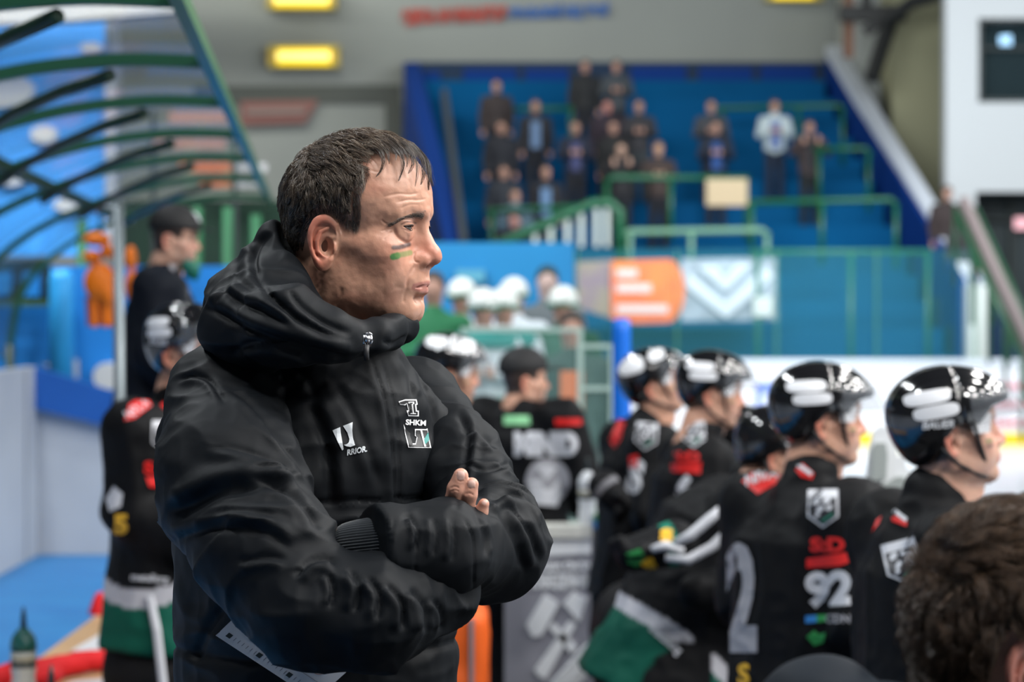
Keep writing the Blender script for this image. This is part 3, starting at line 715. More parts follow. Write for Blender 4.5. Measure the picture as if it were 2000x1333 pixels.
# trunk ------------------------------------------------------------------
S_T = [([(717, 680), (732, 720), (748, 770), (760, 830), (768, 900), (772, 1000), (770, 1120)], 3.0, 0.0030, 0.0016, 9),
       ([(740, 690), (757, 740), (772, 800), (778, 870), (780, 1000), (776, 1120)], 2.6, 0.0022),
       ([(600, 985), (680, 978), (752, 978)], 3.5, 0.0045), ([(768, 972), (815, 974), (862, 960)], 3.5, 0.0035),
       ([(806, 690), (822, 740), (848, 800), (856, 870), (858, 960), (856, 1040)], 6, 0.006, 0.006, -14),
       ([(640, 730), (690, 810), (722, 890), (745, 960)], 10, 0.003, 0.002, 16),
       ([(600, 770), (632, 850), (646, 930), (648, 1000)], 12, 0.006, 0.004, -20),
       ([(540, 690), (590, 730), (625, 790)], 9, 0.003, 0.002, 14),
       ([(780, 690), (800, 730), (806, 780)], 5, 0.0035, 0.003, -9),
       
       ([(440, 1180), (400, 1240), (380, 1300)], 9, 0.005), ([(890, 700), (880, 800), (868, 900)], 8, 0.005, 0.004, 12)]
def quilt_t(V):
    q = tl(V.astype(np.float32)); N = -quilt(q[:, 2], [-0.005, -0.16, -0.32]) + fold_noise(V, 1.3, 3)
    return N - 0.0
finish('jacket_body', torso_f, TC - (0.30, 0.30, 0.64), TC + (0.30, 0.30, 0.30), 0.0038, S_T, quilt_t)

# hood ------------------------------------------------------------------
S_H = [([(540, 450), (505, 480), (497, 520), (515, 560), (560, 610), (620, 645), (690, 668)], 6, 0.0060, 0.004, 14),
       ([(395, 600), (430, 610), (480, 640), (560, 668), (640, 690), (700, 700)], 8, 0.0075, 0.005, -16),
       ([(430, 560), (470, 590), (520, 610), (570, 640)], 7, 0.0050, 0.004, -12),
       ([(455, 540), (500, 570), (540, 580)], 6, 0.003), ([(470, 520), (440, 560), (415, 600)], 6, 0.004, 0.003, 10),
       ([(560, 560), (590, 600), (640, 635), (690, 655)], 7, 0.0050, 0.004, 12),
       ([(450, 690), (500, 672), (560, 680), (620, 700)], 9, 0.006, 0.005, 14),
       ([(745, 665), (770, 672), (800, 655)], 5, 0.004), ([(722, 700), (760, 700), (790, 680)], 6, 0.004)]
finish('hood', hood_field, P(470, 700, 2.7) - (0.14, 0, 0.20), P(800, 430, 3.22) + (0.10, 0.10, 0.05), 0.0030, S_H, lambda V: fold_noise(V, 1.6, 11), dmax=3.2)

# sleeves ------------------------------------------------------------------
S_R = [([(345, 745), (375, 735), (410, 745), (440, 790)], 5, 0.0045, 0.003, 9),
       ([(430, 745), (500, 800), (560, 880), (610, 950), (640, 1010)], 7, 0.004, 0.003, 10),
       ([(318, 1000), (360, 990), (430, 960), (520, 950), (590, 960)], 12, 0.008, 0.010, -26),
       ([(330, 1060), (380, 1040), (450, 1030), (520, 1040), (570, 1075)], 9, 0.005, 0.006, -18),
       ([(400, 870), (470, 880), (540, 910), (600, 960), (640, 1010)], 8, 0.0045, 0.005, 16),
       ([(480, 930), (540, 950), (590, 990), (625, 1040)], 7, 0.0045, 0.004, 13),
       ([(575, 1130), (605, 1098), (640, 1092), (660, 1104)], 8, 0.007, 0.005, 13),
       ([(680, 1110), (700, 1150), (690, 1200)], 7, 0.006, 0.005, 12), ([(715, 1125), (740, 1165), (735, 1215)], 7, 0.006, 0.005, 12),
       ([(755, 1140), (785, 1180), (785, 1235)], 7, 0.006, 0.005, 12), ([(800, 1150), (830, 1190), (830, 1240)], 7, 0.006, 0.005, 12),
       ([(845, 1170), (862, 1200), (860, 1235)], 6, 0.005, 0.004, 10), ([(640, 1120), (650, 1160), (640, 1190)], 6, 0.005, 0.004, 9),
       ([(325, 1090), (360, 1160), (420, 1240), (480, 1290)], 10, 0.006, 0.004, 14),
       ([(460, 1100), (520, 1090), (560, 1095)], 8, 0.004, 0.004, 12), ([(420, 1000), (480, 1000), (540, 1010)], 9, 0.003, 0.003, 12)]
rp = [sh_r, el_r, P(700, 1195, 2.655), wr_r]
finish('sleeve', sleeve_r, P(300, 1333, 2.6) - (0.02, 0.06, 0.06), P(960, 660, 3.02) + (0.03, 0.02, 0.0), 0.0032, S_R,
       lambda V: fold_noise(V, 1.2, 21) + tube_folds(V, rp, ([0, 0.2, 0.42, 0.5, 0.6, 0.95, 1], [0.001, 0.002, 0.004, 0.005, 0.004, 0.006, 0.004]), 0.048, 7))
S_L = [([(905, 840), (940, 850), (970, 880)], 6, 0.004, 0.004, 10), ([(890, 800), (915, 850), (905, 930), (890, 1000)], 7, 0.005, 0.004, -11),
       ([(905, 905), (950, 920), (1000, 905)], 6, 0.005, 0.004, 10), ([(925, 960), (960, 945), (1010, 950), (1050, 975)], 6, 0.006, 0.006, 12),
       ([(950, 985), (1000, 970), (1050, 990), (1072, 1020)], 6, 0.006, 0.006, 12), ([(940, 995), (980, 1010), (1010, 1060), (1025, 1120)], 7, 0.006, 0.006, -13),
       ([(960, 990), (1010, 1010), (1040, 1060), (1050, 1100)], 6, 0.005, 0.005, -11), ([(925, 1000), (945, 1040), (950, 1090)], 6, 0.003, 0.003, -9),
       ([(905, 1010), (925, 1060), (925, 1160)], 2.4, 0.0022), ([(800, 1000), (812, 1060), (810, 1130)], 2.4, 0.0020),
       ([(770, 1010), (765, 1060), (772, 1120)], 2.4, 0.0024), ([(755, 1004), (758, 1060), (764, 1130)], 2.2, 0.0020),
       ([(785, 1020), (800, 1010), (815, 1040), (808, 1080)], 5, 0.004, 0.004, 8), ([(845, 1010), (850, 1050), (845, 1090)], 7, 0.003, 0.003, 10), ([(880, 1010), (886, 1060), (880, 1100)], 7, 0.003, 0.003, 10)]
lp = [sh_l, el_l, P(860, 1075, 2.72), wr_l]
finish('sleeve', sleeve_l, P(690, 1230, 2.55) - (0.02, 0.0, 0.06), P(1110, 700, 3.2) + (0.03, 0.04, 0.03), 0.0030, S_L,
       lambda V: fold_noise(V, 1.0, 31) + tube_folds(V, lp, ([0, 0.2, 0.45, 0.55, 0.7, 1], [0.002, 0.004, 0.006, 0.006, 0.002, 0.001]), 0.046, 17))
# ribbed cuff and wrist ------------------------------------------------------------------
def ribbed_cuff():
    a, b = wr_l + 0.02 * nrm(P(860, 1075, 2.72) - wr_l), P(668, 1082, 2.70); d = nrm(b - a); u = nrm(np.cross(d, (0, 1, 0))); w = np.cross(d, u); V = []; n = 240; m_ = 14
    for i in range(m_):
        t = i / (m_ - 1); c = a + (b - a) * t; r0 = np.interp(t, [0, 0.6, 0.9, 1], [0.036, 0.034, 0.032, 0.0295])
        for k in range(n):
            ph = 2 * math.pi * k / n; r = r0 * (1 + 0.035 * math.sin(60 * ph) + 0.03 * math.sin(2 * ph + 3 * t)); V.append(c + r * (math.cos(ph) * u + 0.92 * math.sin(ph) * w))
    V += [a + (x - a) * 1.0 - (x - (b)) * 0.0 for x in [b]]
    F = [(i * n + k, i * n + (k + 1) % n, (i + 1) * n + (k + 1) % n, (i + 1) * n + k) for i in range(m_ - 1) for k in range(n)]
    mk('ribbed_cuff', V[:-1], F, mat('knit_black', (0.014, 0.02, 0.027, 1), rough=0.8, sheen=0.3), coach, True)
ribbed_cuff()
def skin_part(name, f, lo, hi, h, strokes=(), nails=None):
    V, F = surf(f, lo, hi, h); V = sculpt(V, F, strokes, dmax=3.2); c = np.tile(np.array((0.60, 0.31, 0.225)), (len(V), 1))
    c = c * (1 + vnoise(V, 0.008, 2)[:, None] * 0.07 + vnoise(V, 0.003, 6)[:, None] * 0.04)
    if nails:
        x, y = proj(V)
        for (cx, cy, rx, ry, ang) in nails:
            ca, sa = math.cos(ang), math.sin(ang); X = (x - cx) * ca + (y - cy) * sa; Y = -(x - cx) * sa + (y - cy) * ca
            r = (np.abs(X / rx) ** 3 + np.abs(Y / ry) ** 3); w = np.clip((1.0 - r) * 6, 0, 1)[:, None]; c = c * (1 - w) + np.array((0.62, 0.40, 0.34)) * w
            c = c * (1 - np.clip(1 - np.abs(r - 1.05) / 0.25, 0, 1)[:, None] * 0.18)
        tipr = np.clip(0, 1, 1)
    return mk(name, V, F, SKIN(), coach, True, np.clip(c, 0, 1))
def left_hand(p):
    W = P(700, 1080, 2.695); K = P(600, 1090, 2.745)
    d = chain(p, [W, P(655, 1082, 2.705), K], [0.0235, 0.0235, 0.034], 0.02)
    for i, dz in enumerate((0.030, 0.010, -0.010, -0.028)):
        b = K + np.array((-0.01, 0.0, dz)); d = smin(d, chain(p, [b, b + (-0.035, 0.004, -0.004), b + (-0.055 + 0.004 * i, 0.012, -0.016)], [0.0095, 0.0088, 0.0075], 0.004), 0.006)
    d = smin(d, chain(p, [P(660, 1075, 2.71), P(630, 1050, 2.745), P(605, 1045, 2.755)], [0.014, 0.0115, 0.0095], 0.004), 0.012)
    return d
skin_part('left_hand', left_hand, P(520, 1180, 2.62) - (0.03, 0.0, 0.02), P(730, 1000, 2.85) + (0.02, 0.02, 0.02), 0.0022, [([(668, 1065), (680, 1085), (682, 1105)], 3, 0.0012)])
def right_hand(p):
    d = chain(p, [wr_r, P(885, 1110, 2.755), P(902, 1068, 2.775)], [0.030, 0.034, 0.030], 0.02)
    fing = [([(880, 1045), (883, 990), (891, 955), (900, 930)], [2.765, 2.750, 2.742, 2.740], [0.0120, 0.0110, 0.0100, 0.0086]),
            ([(904, 1045), (909, 995), (916, 966), (921, 947)], [2.765, 2.752, 2.744, 2.742], [0.0112, 0.0103, 0.0094, 0.0080]),
            ([(922, 1055), (932, 1020), (940, 1000), (945, 985)], [2.77, 2.760, 2.750, 2.747], [0.0100, 0.0090, 0.0075, 0.0062])]
    for c, dd, r in fing:
        d = smin(d, chain(p, [P(a, b, z) for (a, b), z in zip(c, dd)], r, 0.003), 0.0024)
    d = smin(d, chain(p, [P(880, 1060, 2.75), P(858, 1035, 2.757), P(848, 1020, 2.76)], [0.014, 0.011, 0.0095], 0.004), 0.01)
    return d
S_F = [([(878, 955), (888, 951), (898, 955)], 2.0, 0.0008), ([(880, 961), (890, 958), (897, 962)], 1.8, 0.0006),
       ([(868, 982), (882, 976), (894, 984)], 2.2, 0.0009), ([(868, 989), (881, 985), (891, 991)], 2.0, 0.0007), ([(870, 975), (882, 970), (893, 976)], 1.8, 0.0005),
       ([(908, 967), (916, 964), (926, 968)], 2.0, 0.0008), ([(899, 990), (908, 986), (916, 990)], 2.0, 0.0008),
       ([(893, 922), (892, 930), (893, 938)], 1.3, 0.0006), ([(908, 924), (909, 931), (907, 938)], 1.3, 0.0006), ([(892, 938), (899, 941), (907, 939)], 1.3, 0.0006),
       ([(913, 938), (912, 946), (913, 952)], 1.3, 0.0006), ([(929, 940), (930, 946), (929, 952)], 1.3, 0.0006), ([(913, 952), (920, 955), (928, 953)], 1.3, 0.0006)]
skin_part('right_hand', right_hand, P(820, 1130, 2.68) - (0.02, 0, 0.02), P(985, 900, 2.84) + (0.02, 0.02, 0.02), 0.0011, S_F, nails=[(900, 929, 8.0, 9, 0.15), (921, 946, 7.8, 8, 0.1), (946, 982, 4.5, 5, 0.5)])
# zip and its pull ------------------------------------------------------------------
def zip_parts():
    m1 = mat('zip_metal', (0.55, 0.55, 0.57, 1), rough=0.25, metal=1.0); m2 = mat('zip_cord', (0.02, 0.02, 0.022, 1), rough=0.5)
    d = 2.785; b = MB()
    b.tube([P(711, 654, d), P(722, 651, d), P(727, 655, d)], 0.0014); b.tube([P(712, 655, d), P(710, 668, d), P(712, 676, d)], 0.0016); b.tube([P(724, 655, d), P(726, 666, d), P(722, 676, d)], 0.0016)
    b.tube([P(718, 656, d - .002), P(717, 664, d - .003), P(718, 672, d - .002)], [0.0030, 0.0038, 0.0024]); b.tube([P(712, 676, d), P(722, 677, d)], 0.0014)
    o = b.build('zip_slider', m1, coach, True)
    b = MB(); b.tube([P(717, 674, d - .002), P(715, 690, d - .004), P(716, 704, d - .003)], [0.0028, 0.0034, 0.003]); b.build('zip_pull', m2, coach, True)
zip_parts()
print('coach jacket', time.time() - T0)

# sheets of drill diagrams held in the hidden hand, below the elbow ------------------------------------------------------------------
def papers():
    d = 2.80; U = nrm(P(560, 1333, d) - P(421, 1242, d)); Vv = nrm(P(473, 1195, d) - P(421, 1242, d)); Nn = nrm(np.cross(U, Vv)); o = P(421, 1242, d); k = d / FPX
    if Nn[1] > 0: Nn = -Nn
    white = mat('paper', (0.60, 0.60, 0.62, 1), rough=0.7); ink = mat('ink_black', (0.02, 0.03, 0.03, 1), rough=0.6); grey = mat('ink_grey', (0.16, 0.16, 0.18, 1), rough=0.6)
    red = mat('ink_red', (0.32, 0.10, 0.09, 1), rough=0.6); fill = mat('ink_red_fill', (0.50, 0.12, 0.09, 1), rough=0.6); fo = mat('ink_orange_fill', (0.60, 0.22, 0.10, 1), rough=0.6)
    root = thing('play_sheet', 'white sheets of rink diagrams held under the folded arms', 'paper', o)
    def at(x, y, h=0): return o + U * x * k + Vv * y * k + Nn * h
    b = MB(); b.prism([(0, 0), (232, 0), (232, 100), (6, 100)], o, U * k, Vv * k, -Nn, 0.0006); b.build('sheet', white, root)
    b = MB(); b.prism([(0, 11), (215, 14), (215, 108), (-3, 108)], at(0, 0) - Nn * 0.0012, U * k, Vv * k, -Nn, 0.0006); b.build('sheet', white, root)
    def line(b, pts, w=0.9, cl=False):
        pts = [np.array(p, float) for p in pts]
        if cl: pts.append(pts[0])
        for a_, c_ in zip(pts, pts[1:]):
            t = nrm(np.append(c_ - a_, 0))[:2]; n_ = np.array((-t[1], t[0])) * w / 2
            b.prism([a_ + n_, a_ - n_, c_ - n_, c_ + n_], at(0, 0, 0.0003), U * k, Vv * k, Nn, 0.0002)
    def circ(b, c, r, w=0.9, n=28): line(b, [(c[0] + r * math.cos(t), c[1] + r * math.sin(t)) for t in np.linspace(0, 2 * math.pi, n, endpoint=False)], w, True)
    def disc(b, c, r): b.prism([(c[0] + r * math.cos(t), c[1] + r * math.sin(t)) for t in np.linspace(0, 2 * math.pi, 28, endpoint=False)], at(0, 0, 0.0001), U * k, Vv * k, Nn, 0.0001)
    G, R, I, Fl, Fo = MB(), MB(), MB(), MB(), MB()
    for x0 in (26,):
        w_, h_ = 128, 70; r = 18; y0 = 34; arc = []
        for cx, cy, a0 in ((x0 + w_ - r, y0 + r, -90), (x0 + w_ - r, y0 + h_ - r, 0), (x0 + r, y0 + h_ - r, 90), (x0 + r, y0 + r, 180)):
            arc += [(cx + r * math.cos(math.radians(a0 + t)), cy + r * math.sin(math.radians(a0 + t))) for t in range(0, 91, 15)]
        line(G, arc, 0.8, True)
        for fx in (0.13, 0.37, 0.63, 0.87): line(G, [(x0 + w_ * fx, y0), (x0 + w_ * fx, y0 + h_)], 0.8)
        line(R, [(x0 + w_ / 2, y0), (x0 + w_ / 2, y0 + h_)], 0.8); circ(R, (x0 + w_ / 2, y0 + h_ / 2), 10)
        for fx in (0.25, 0.75):
            for fy in (0.27, 0.75): circ(R, (x0 + w_ * fx, y0 + h_ * fy), 8.5); disc(Fl, (x0 + w_ * fx, y0 + h_ * fy), 1.3)
        for j in range(8): line(I, [(x0 + 12 + j * 4, y0 + h_ + 8), (x0 + 14 + j * 4, y0 + h_ + 11)], 1.6)
    disc(Fl, (108, 52), 14); disc(Fo, (60, 88), 13)
    for x0 in (14, 84, 154)[:3]:
        b = I; b.prism([(x0, 10), (x0 + 10, 10), (x0 + 10, 20), (x0, 20)], at(0, 0, 0.0003), U * k, Vv * k, Nn, 0.0002)
        for j in range(6): line(G, [(x0 + 18 + j * 9.5, 11), (x0 + 18 + j * 9.5, 19)], 1.2)
    line(G, [(168, 34), (215, 34)], 0.8); line(G, [(168, 34), (168, 95)], 0.8); circ(R, (192, 56), 10); circ(R, (192, 84), 8)
    G.build('print_grey', grey, root); R.build('print_red', red, root); I.build('print_black', ink, root); Fl.build('print_red_disc', fill, root); Fo.build('print_orange_disc', fo, root)
papers()

# ------------------------------------------------------------------ lettering and badges laid on cloth
def poly2d(polys):
    bm = bmesh.new()
    for p in polys:
        vs = [bm.verts.new((x, y, 0)) for x, y in p]; f = bm.faces.new(vs)
        if f.calc_area() and f.normal.z < 0: f.normal_flip()
    bmesh.ops.triangulate(bm, faces=bm.faces[:]); return bm
def text2d(txt, size=1.0, bold=0.0, shear=0.0, space=1.0):
    cu = bpy.data.curves.new('t', 'FONT'); cu.body = txt; cu.size = size; cu.offset = bold; cu.shear = shear; cu.space_character = space; cu.align_x = 'CENTER'; cu.align_y = 'CENTER'; cu.resolution_u = 3
    o = bpy.data.objects.new('t', cu); me = o.to_mesh(); bm = bmesh.new(); bm.from_mesh(me); o.to_mesh_clear(); bpy.data.objects.remove(o); bpy.data.curves.remove(cu); return bm
def decal(name, bm, tree, o, u, v, w, m, parent, off=0.0015, step=0.012, S=1.0, rot=0.0, persp=None):
    """lay the flat shape bm (x, y) over a surface: o + x*u + y*v is cast along w; persp = eye point to cast from"""
    o, u, v, w = (np.asarray(q, float) for q in (o, u, v, w)); ca, sa = math.cos(rot), math.sin(rot)
    xs = [p.co.x for p in bm.verts]; ys = [p.co.y for p in bm.verts]; st = step / S
    for ax, (a, b) in enumerate(((min(xs), max(xs)), (min(ys), max(ys)))):
        n = int((b - a) / st)
        for i in range(1, n + 1):
            c = [0, 0, 0]; c[ax] = a + i * st; nn = [0, 0, 0]; nn[ax] = 1
            bmesh.ops.bisect_plane(bm, geom=bm.verts[:] + bm.edges[:] + bm.faces[:], plane_co=c, plane_no=nn)
    V, ok = [], []
    bm.verts.index_update(); last = None
    for p in bm.verts:
        x, y = p.co.x * S, p.co.y * S; x, y = x * ca - y * sa, x * sa + y * ca; q = o + x * u + y * v
        st_ = np.asarray(persp) if persp is not None else q - w * 0.35; di = (q - st_) if persp is not None else w
        hit = tree.ray_cast(Vector(st_), Vector(di).normalized())
        if hit[0] is None: V.append(q); ok.append(False)
        else: n_ = hit[1]; V.append(np.array(hit[0]) - nrm(di) * off); ok.append(True)
    F = [tuple(v_.index for v_ in f.verts) for f in bm.faces if all(ok[v_.index] for v_ in f.verts)]; bm.free()
    if not F: print('decal missed', name); return None
    return mk(name, V, F, m, parent, False)
def px_decal(name, polys, tree, m, parent, d=2.8, off=0.0012):
    """polys in columns and rows"""
    o = P(1000, 600, d); k = d / FPX
    bm = poly2d([[(x - 1000, 600 - y) for x, y in p] for p in polys])
    return decal(name, bm, tree, o, np.array((1, 0, 0)) * k, np.array((0, 0, 1)) * k, (0, 1, 0), m, parent, off, step=3, S=1.0, persp=(0, 0, CAMZ))
def px_text(name, txt, cx, cy, h, tree, m, parent, d=2.8, bold=0.02, shear=0.0, rot=0.0, space=1.0, squash=1.0, off=0.0014):
    bm = text2d(txt, 1.0, bold, shear, space); k = d / FPX
    for v in bm.verts: v.co.x *= squash * h / 0.72; v.co.y *= h / 0.72
    return decal(name, bm, tree, P(cx, cy, d), np.array((1, 0, 0)) * k, np.array((0, 0, 1)) * k, (0, 1, 0), m, parent, off, step=6, rot=rot, persp=(0, 0, CAMZ))
def tree_of(o):
    me = o.data; off = ROOT.get(o.name, np.zeros(3)); v = np.zeros(len(me.vertices) * 3, np.float32); me.vertices.foreach_get('co', v); v = v.reshape(-1, 3) + off
    n = me.polygons[0].loop_total; f = np.zeros(len(me.loops), np.int32); me.loops.foreach_get('vertex_index', f)
    return BVHTree.FromPolygons(v.tolist(), f.reshape(-1, n).tolist())
def coach_logos():
    jb = bpy.data.objects['jacket_body']; tr = tree_of(jb); Z = lambda pts: [(600 + x / 3.6025, 750 + y / 3.6025) for x, y in pts]
    silver = mat('print_silver', (0.52, 0.56, 0.60, 1), rough=0.35); white = mat('print_white', (0.75, 0.76, 0.78, 1), rough=0.5); blk = mat('print_black', (0.006, 0.006, 0.007, 1), rough=0.5); teal = mat('print_teal', (0.01, 0.22, 0.20, 1), rough=0.5)
    px_decal('chest_emblem', [Z([(178, 328), (233, 305), (237, 350), (256, 462), (246, 470), (215, 410)]), Z([(252, 297), (320, 270), (317, 330), (322, 380), (337, 432), (305, 445), (275, 440), (258, 430), (280, 425), (293, 412), (297, 390), (283, 345)])], tr, silver, jb)
    px_text('chest_lettering', 'RRIOR.', 696.5, 881.5, 11.0, tr, silver, jb, bold=0.035, shear=0.3, rot=0.20, squash=0.86)
    px_decal('crest_outline', [Z([(643, 125), (690, 110), (770, 110), (778, 146), (768, 150), (772, 188), (786, 190), (786, 230), (712, 228), (700, 188), (712, 186), (700, 140), (690, 152), (654, 148)]),
                       Z([(678, 285), (700, 335), (722, 352), (720, 372), (740, 420), (762, 420), (772, 372), (758, 368), (758, 318), (835, 320), (846, 314), (862, 402), (874, 452), (712, 450), (690, 360)])], tr, white, jb)
    px_decal('crest_letter', [Z([(650, 130), (692, 118), (764, 118), (768, 140), (758, 142), (764, 196), (778, 198), (778, 222), (718, 220), (710, 196), (722, 194), (708, 132), (686, 144), (658, 142)]),
                              Z([(688, 314), (726, 350), (724, 368), (744, 428), (766, 428), (780, 370), (766, 362), (766, 327), (832, 327), (846, 328), (856, 400), (864, 444), (722, 442), (700, 362)])], tr, blk, jb, off=0.0024)
    px_decal('crest_line', [Z([(796, 327), (808, 327), (838, 442), (824, 442)])], tr, white, jb, off=0.0034)
    px_decal('crest_letter', [Z([(712, 128), (752, 126), (754, 142), (744, 144), (750, 206), (766, 208), (766, 214), (724, 212), (736, 204), (728, 146), (714, 140)])], tr, white, jb, off=0.0034)
    px_decal('crest_letter', [Z([(718, 133), (746, 132), (742, 140), (736, 142), (744, 206), (740, 208), (730, 142), (720, 138)])], tr, blk, jb, off=0.0044)
    px_decal('crest_stripe', [Z([(852, 340), (860, 396), (830, 428), (822, 392)])], tr, teal, jb, off=0.0036)
    px_text('crest_lettering', 'SHKM', 812.5, 826.5, 10.5, tr, white, jb, bold=0.035, rot=-0.05, squash=1.05, off=0.0020)
coach_logos()
# trousers and shoes below the picture ------------------------------------------------------------------
def coach_legs():
    fz = 0.42; c = TC + np.array((0, 0, -0.55))
    def f(p):
        q = (p - c.astype(np.float32)) @ bR; s = q.copy(); s[:, 1] = np.abs(s[:, 1])
        d = rc(s, (0, 0.06, 0.0), (0, 0.09, -0.12), 0.13, 0.12); return smin(d, chain(s, [(0, 0.095, -0.15), (0.02, 0.10, -0.50), (-0.01, 0.11, -0.98)], [0.105, 0.075, 0.060], 0.03), 0.04)
    V, F = surf(f, c - (0.35, 0.35, 1.06), c + (0.35, 0.35, 0.2), 0.009); mk('trousers', V, F, mat('trouser_black', (0.01, 0.01, 0.012, 1), rough=0.8), coach)
    for s in (-1, 1):
        g = lambda p: smax(ell((p - c.astype(np.float32)) @ bR, (0.05, 0.11 * s, c[2] * 0 + fz - c[2] + 0.03), (0.145, 0.05, 0.065)), -((p[:, 2]) - fz), 0.01)
        V, F = surf(g, c + bR @ np.array((0.05, 0.11 * s, 0)) - (0.2, 0.2, c[2] - fz + 0.02), c + bR @ np.array((0.05, 0.11 * s, 0)) + (0.2, 0.2, -c[2] + fz + 0.12), 0.008); mk('shoe', V, F, mat('shoe_black', (0.012, 0.012, 0.012, 1), rough=0.4), coach)
coach_legs()
# ================================================================== other people
def local(o, yaw, pitch=0.0, roll=0.0):
    """head or body space -> world; yaw 0 looks to +X (right of the picture), positive turns away from the lens"""
    F_ = np.array((math.cos(yaw), math.sin(yaw), 0)); L_ = np.array((-math.sin(yaw), math.cos(yaw), 0)); U_ = np.array((0, 0, 1.0))
    F2 = F_ * math.cos(pitch) + U_ * math.sin(pitch); U2 = U_ * math.cos(pitch) - F_ * math.sin(pitch)
    L3 = L_ * math.cos(roll) + U2 * math.sin(roll); U3 = U2 * math.cos(roll) - L_ * math.sin(roll)
    R = np.stack([F2, L3, U3], 1); o = np.asarray(o, float)
    return (lambda q: np.asarray(q) @ R.T + o), (lambda p: (np.asarray(p) - o) @ R), R
def bounds(pts, pad):
    p = np.array(pts); return p.min(0) - pad, p.max(0) + pad
def person_head(root, H, yaw, pitch, res=0.0032, base=(0.56, 0.31, 0.215), stubble=0.3, hair=None, paint=True, roll=0.0, mouth=0.0, eyes=True):
    M, I, R = local(H, yaw, pitch, roll)
    f = lambda p: head_field(I(p), open_eye=(0.2, -0.28), neck_to=(-0.05, 0, -0.20), mouth=mouth)
    V, F = surf(f, H - 0.25, H + 0.17, res); q = I(V); c = head_colors(q, base=base, stubble=stubble)
    if paint:
        for s, col in ((0.0, (0.08, 0.22, 0.08)), (-0.010, (0.05, 0.05, 0.06))):
            w = np.exp(-(((q[:, 0] - 0.062) / 0.010) ** 4 + ((q[:, 2] + 0.030 - s) / 0.0035) ** 2)) * (np.abs(q[:, 1]) > 0.02) * 0.8; c = c * (1 - w[:, None]) + np.array(col) * w[:, None]
    w = np.exp(-(((q[:, 2] - 0.0155) / 0.0035) ** 2)) * (np.abs(q[:, 1]) < 0.05) * (np.abs(q[:, 1]) > 0.01) * np.clip((q[:, 0] - 0.055) / 0.01, 0, 1) * 0.7; c = c * (1 - w[:, None]) + np.array((0.05, 0.035, 0.03)) * w[:, None]
    if hair:   # hair colour close to the skin under helmets and caps
        w = np.clip((np.interp(q[:, 0], [-0.10, -0.03, -0.012, 0.035, 0.045, 0.09], [-0.075, -0.060, 0.01, -0.012, 0.03, 0.075]) * -1 + q[:, 2]) / 0.006, 0, 1) * (np.abs(q[:, 1]) < 0.078); c = c * (1 - w[:, None]) + np.array(hair) * w[:, None]
    o = mk('head', V, F, SKIN(), root, True, np.clip(c, 0, 1))
    if eyes:
        for sd in (-1, 1): eyeball('eye', root, M, sd)
    return M, I, R
def helmet_f(q):
    s = q.copy(); s[:, 1] = np.abs(s[:, 1])
    d = ell(q, (-0.012, 0, 0.040), (0.122, 0.098, 0.094)); d = smin(d, ell(q, (-0.052, 0, -0.005), (0.067, 0.080, 0.071)), 0.03)
    d = smin(d, ell(q, (0.030, 0, 0.048), (0.092, 0.085, 0.068)), 0.02)
    low = np.interp(q[:, 0], [-0.12, -0.06, -0.045, -0.005, 0.02, 0.045, 0.075, 0.12], [-0.070, -0.070, -0.035, 0.012, 0.006, 0.008, 0.040, 0.046]).astype(np.float32)
    d = smax(d, low - q[:, 2], 0.006)
    # ridges and vents of the shell
    d = d - 0.0028 * np.exp(-((s[:, 1] - 0.034) / 0.008) ** 2) * (q[:, 2] > 0.06) + 0.004 * np.exp(-((q[:, 0] - 0.010) / 0.003) ** 2) * (q[:, 2] > 0.0)
    d = d - 0.003 * np.exp(-((q[:, 2] - 0.060) / 0.006) ** 2) * (q[:, 0] > 0.03)
    for c in ((0.045, 0.058, 0.090), (0.075, 0.040, 0.080), (-0.05, 0.06, 0.085)): d = smax(d, -ell(s, c, (0.013, 0.006, 0.010)), 0.003)
    return d
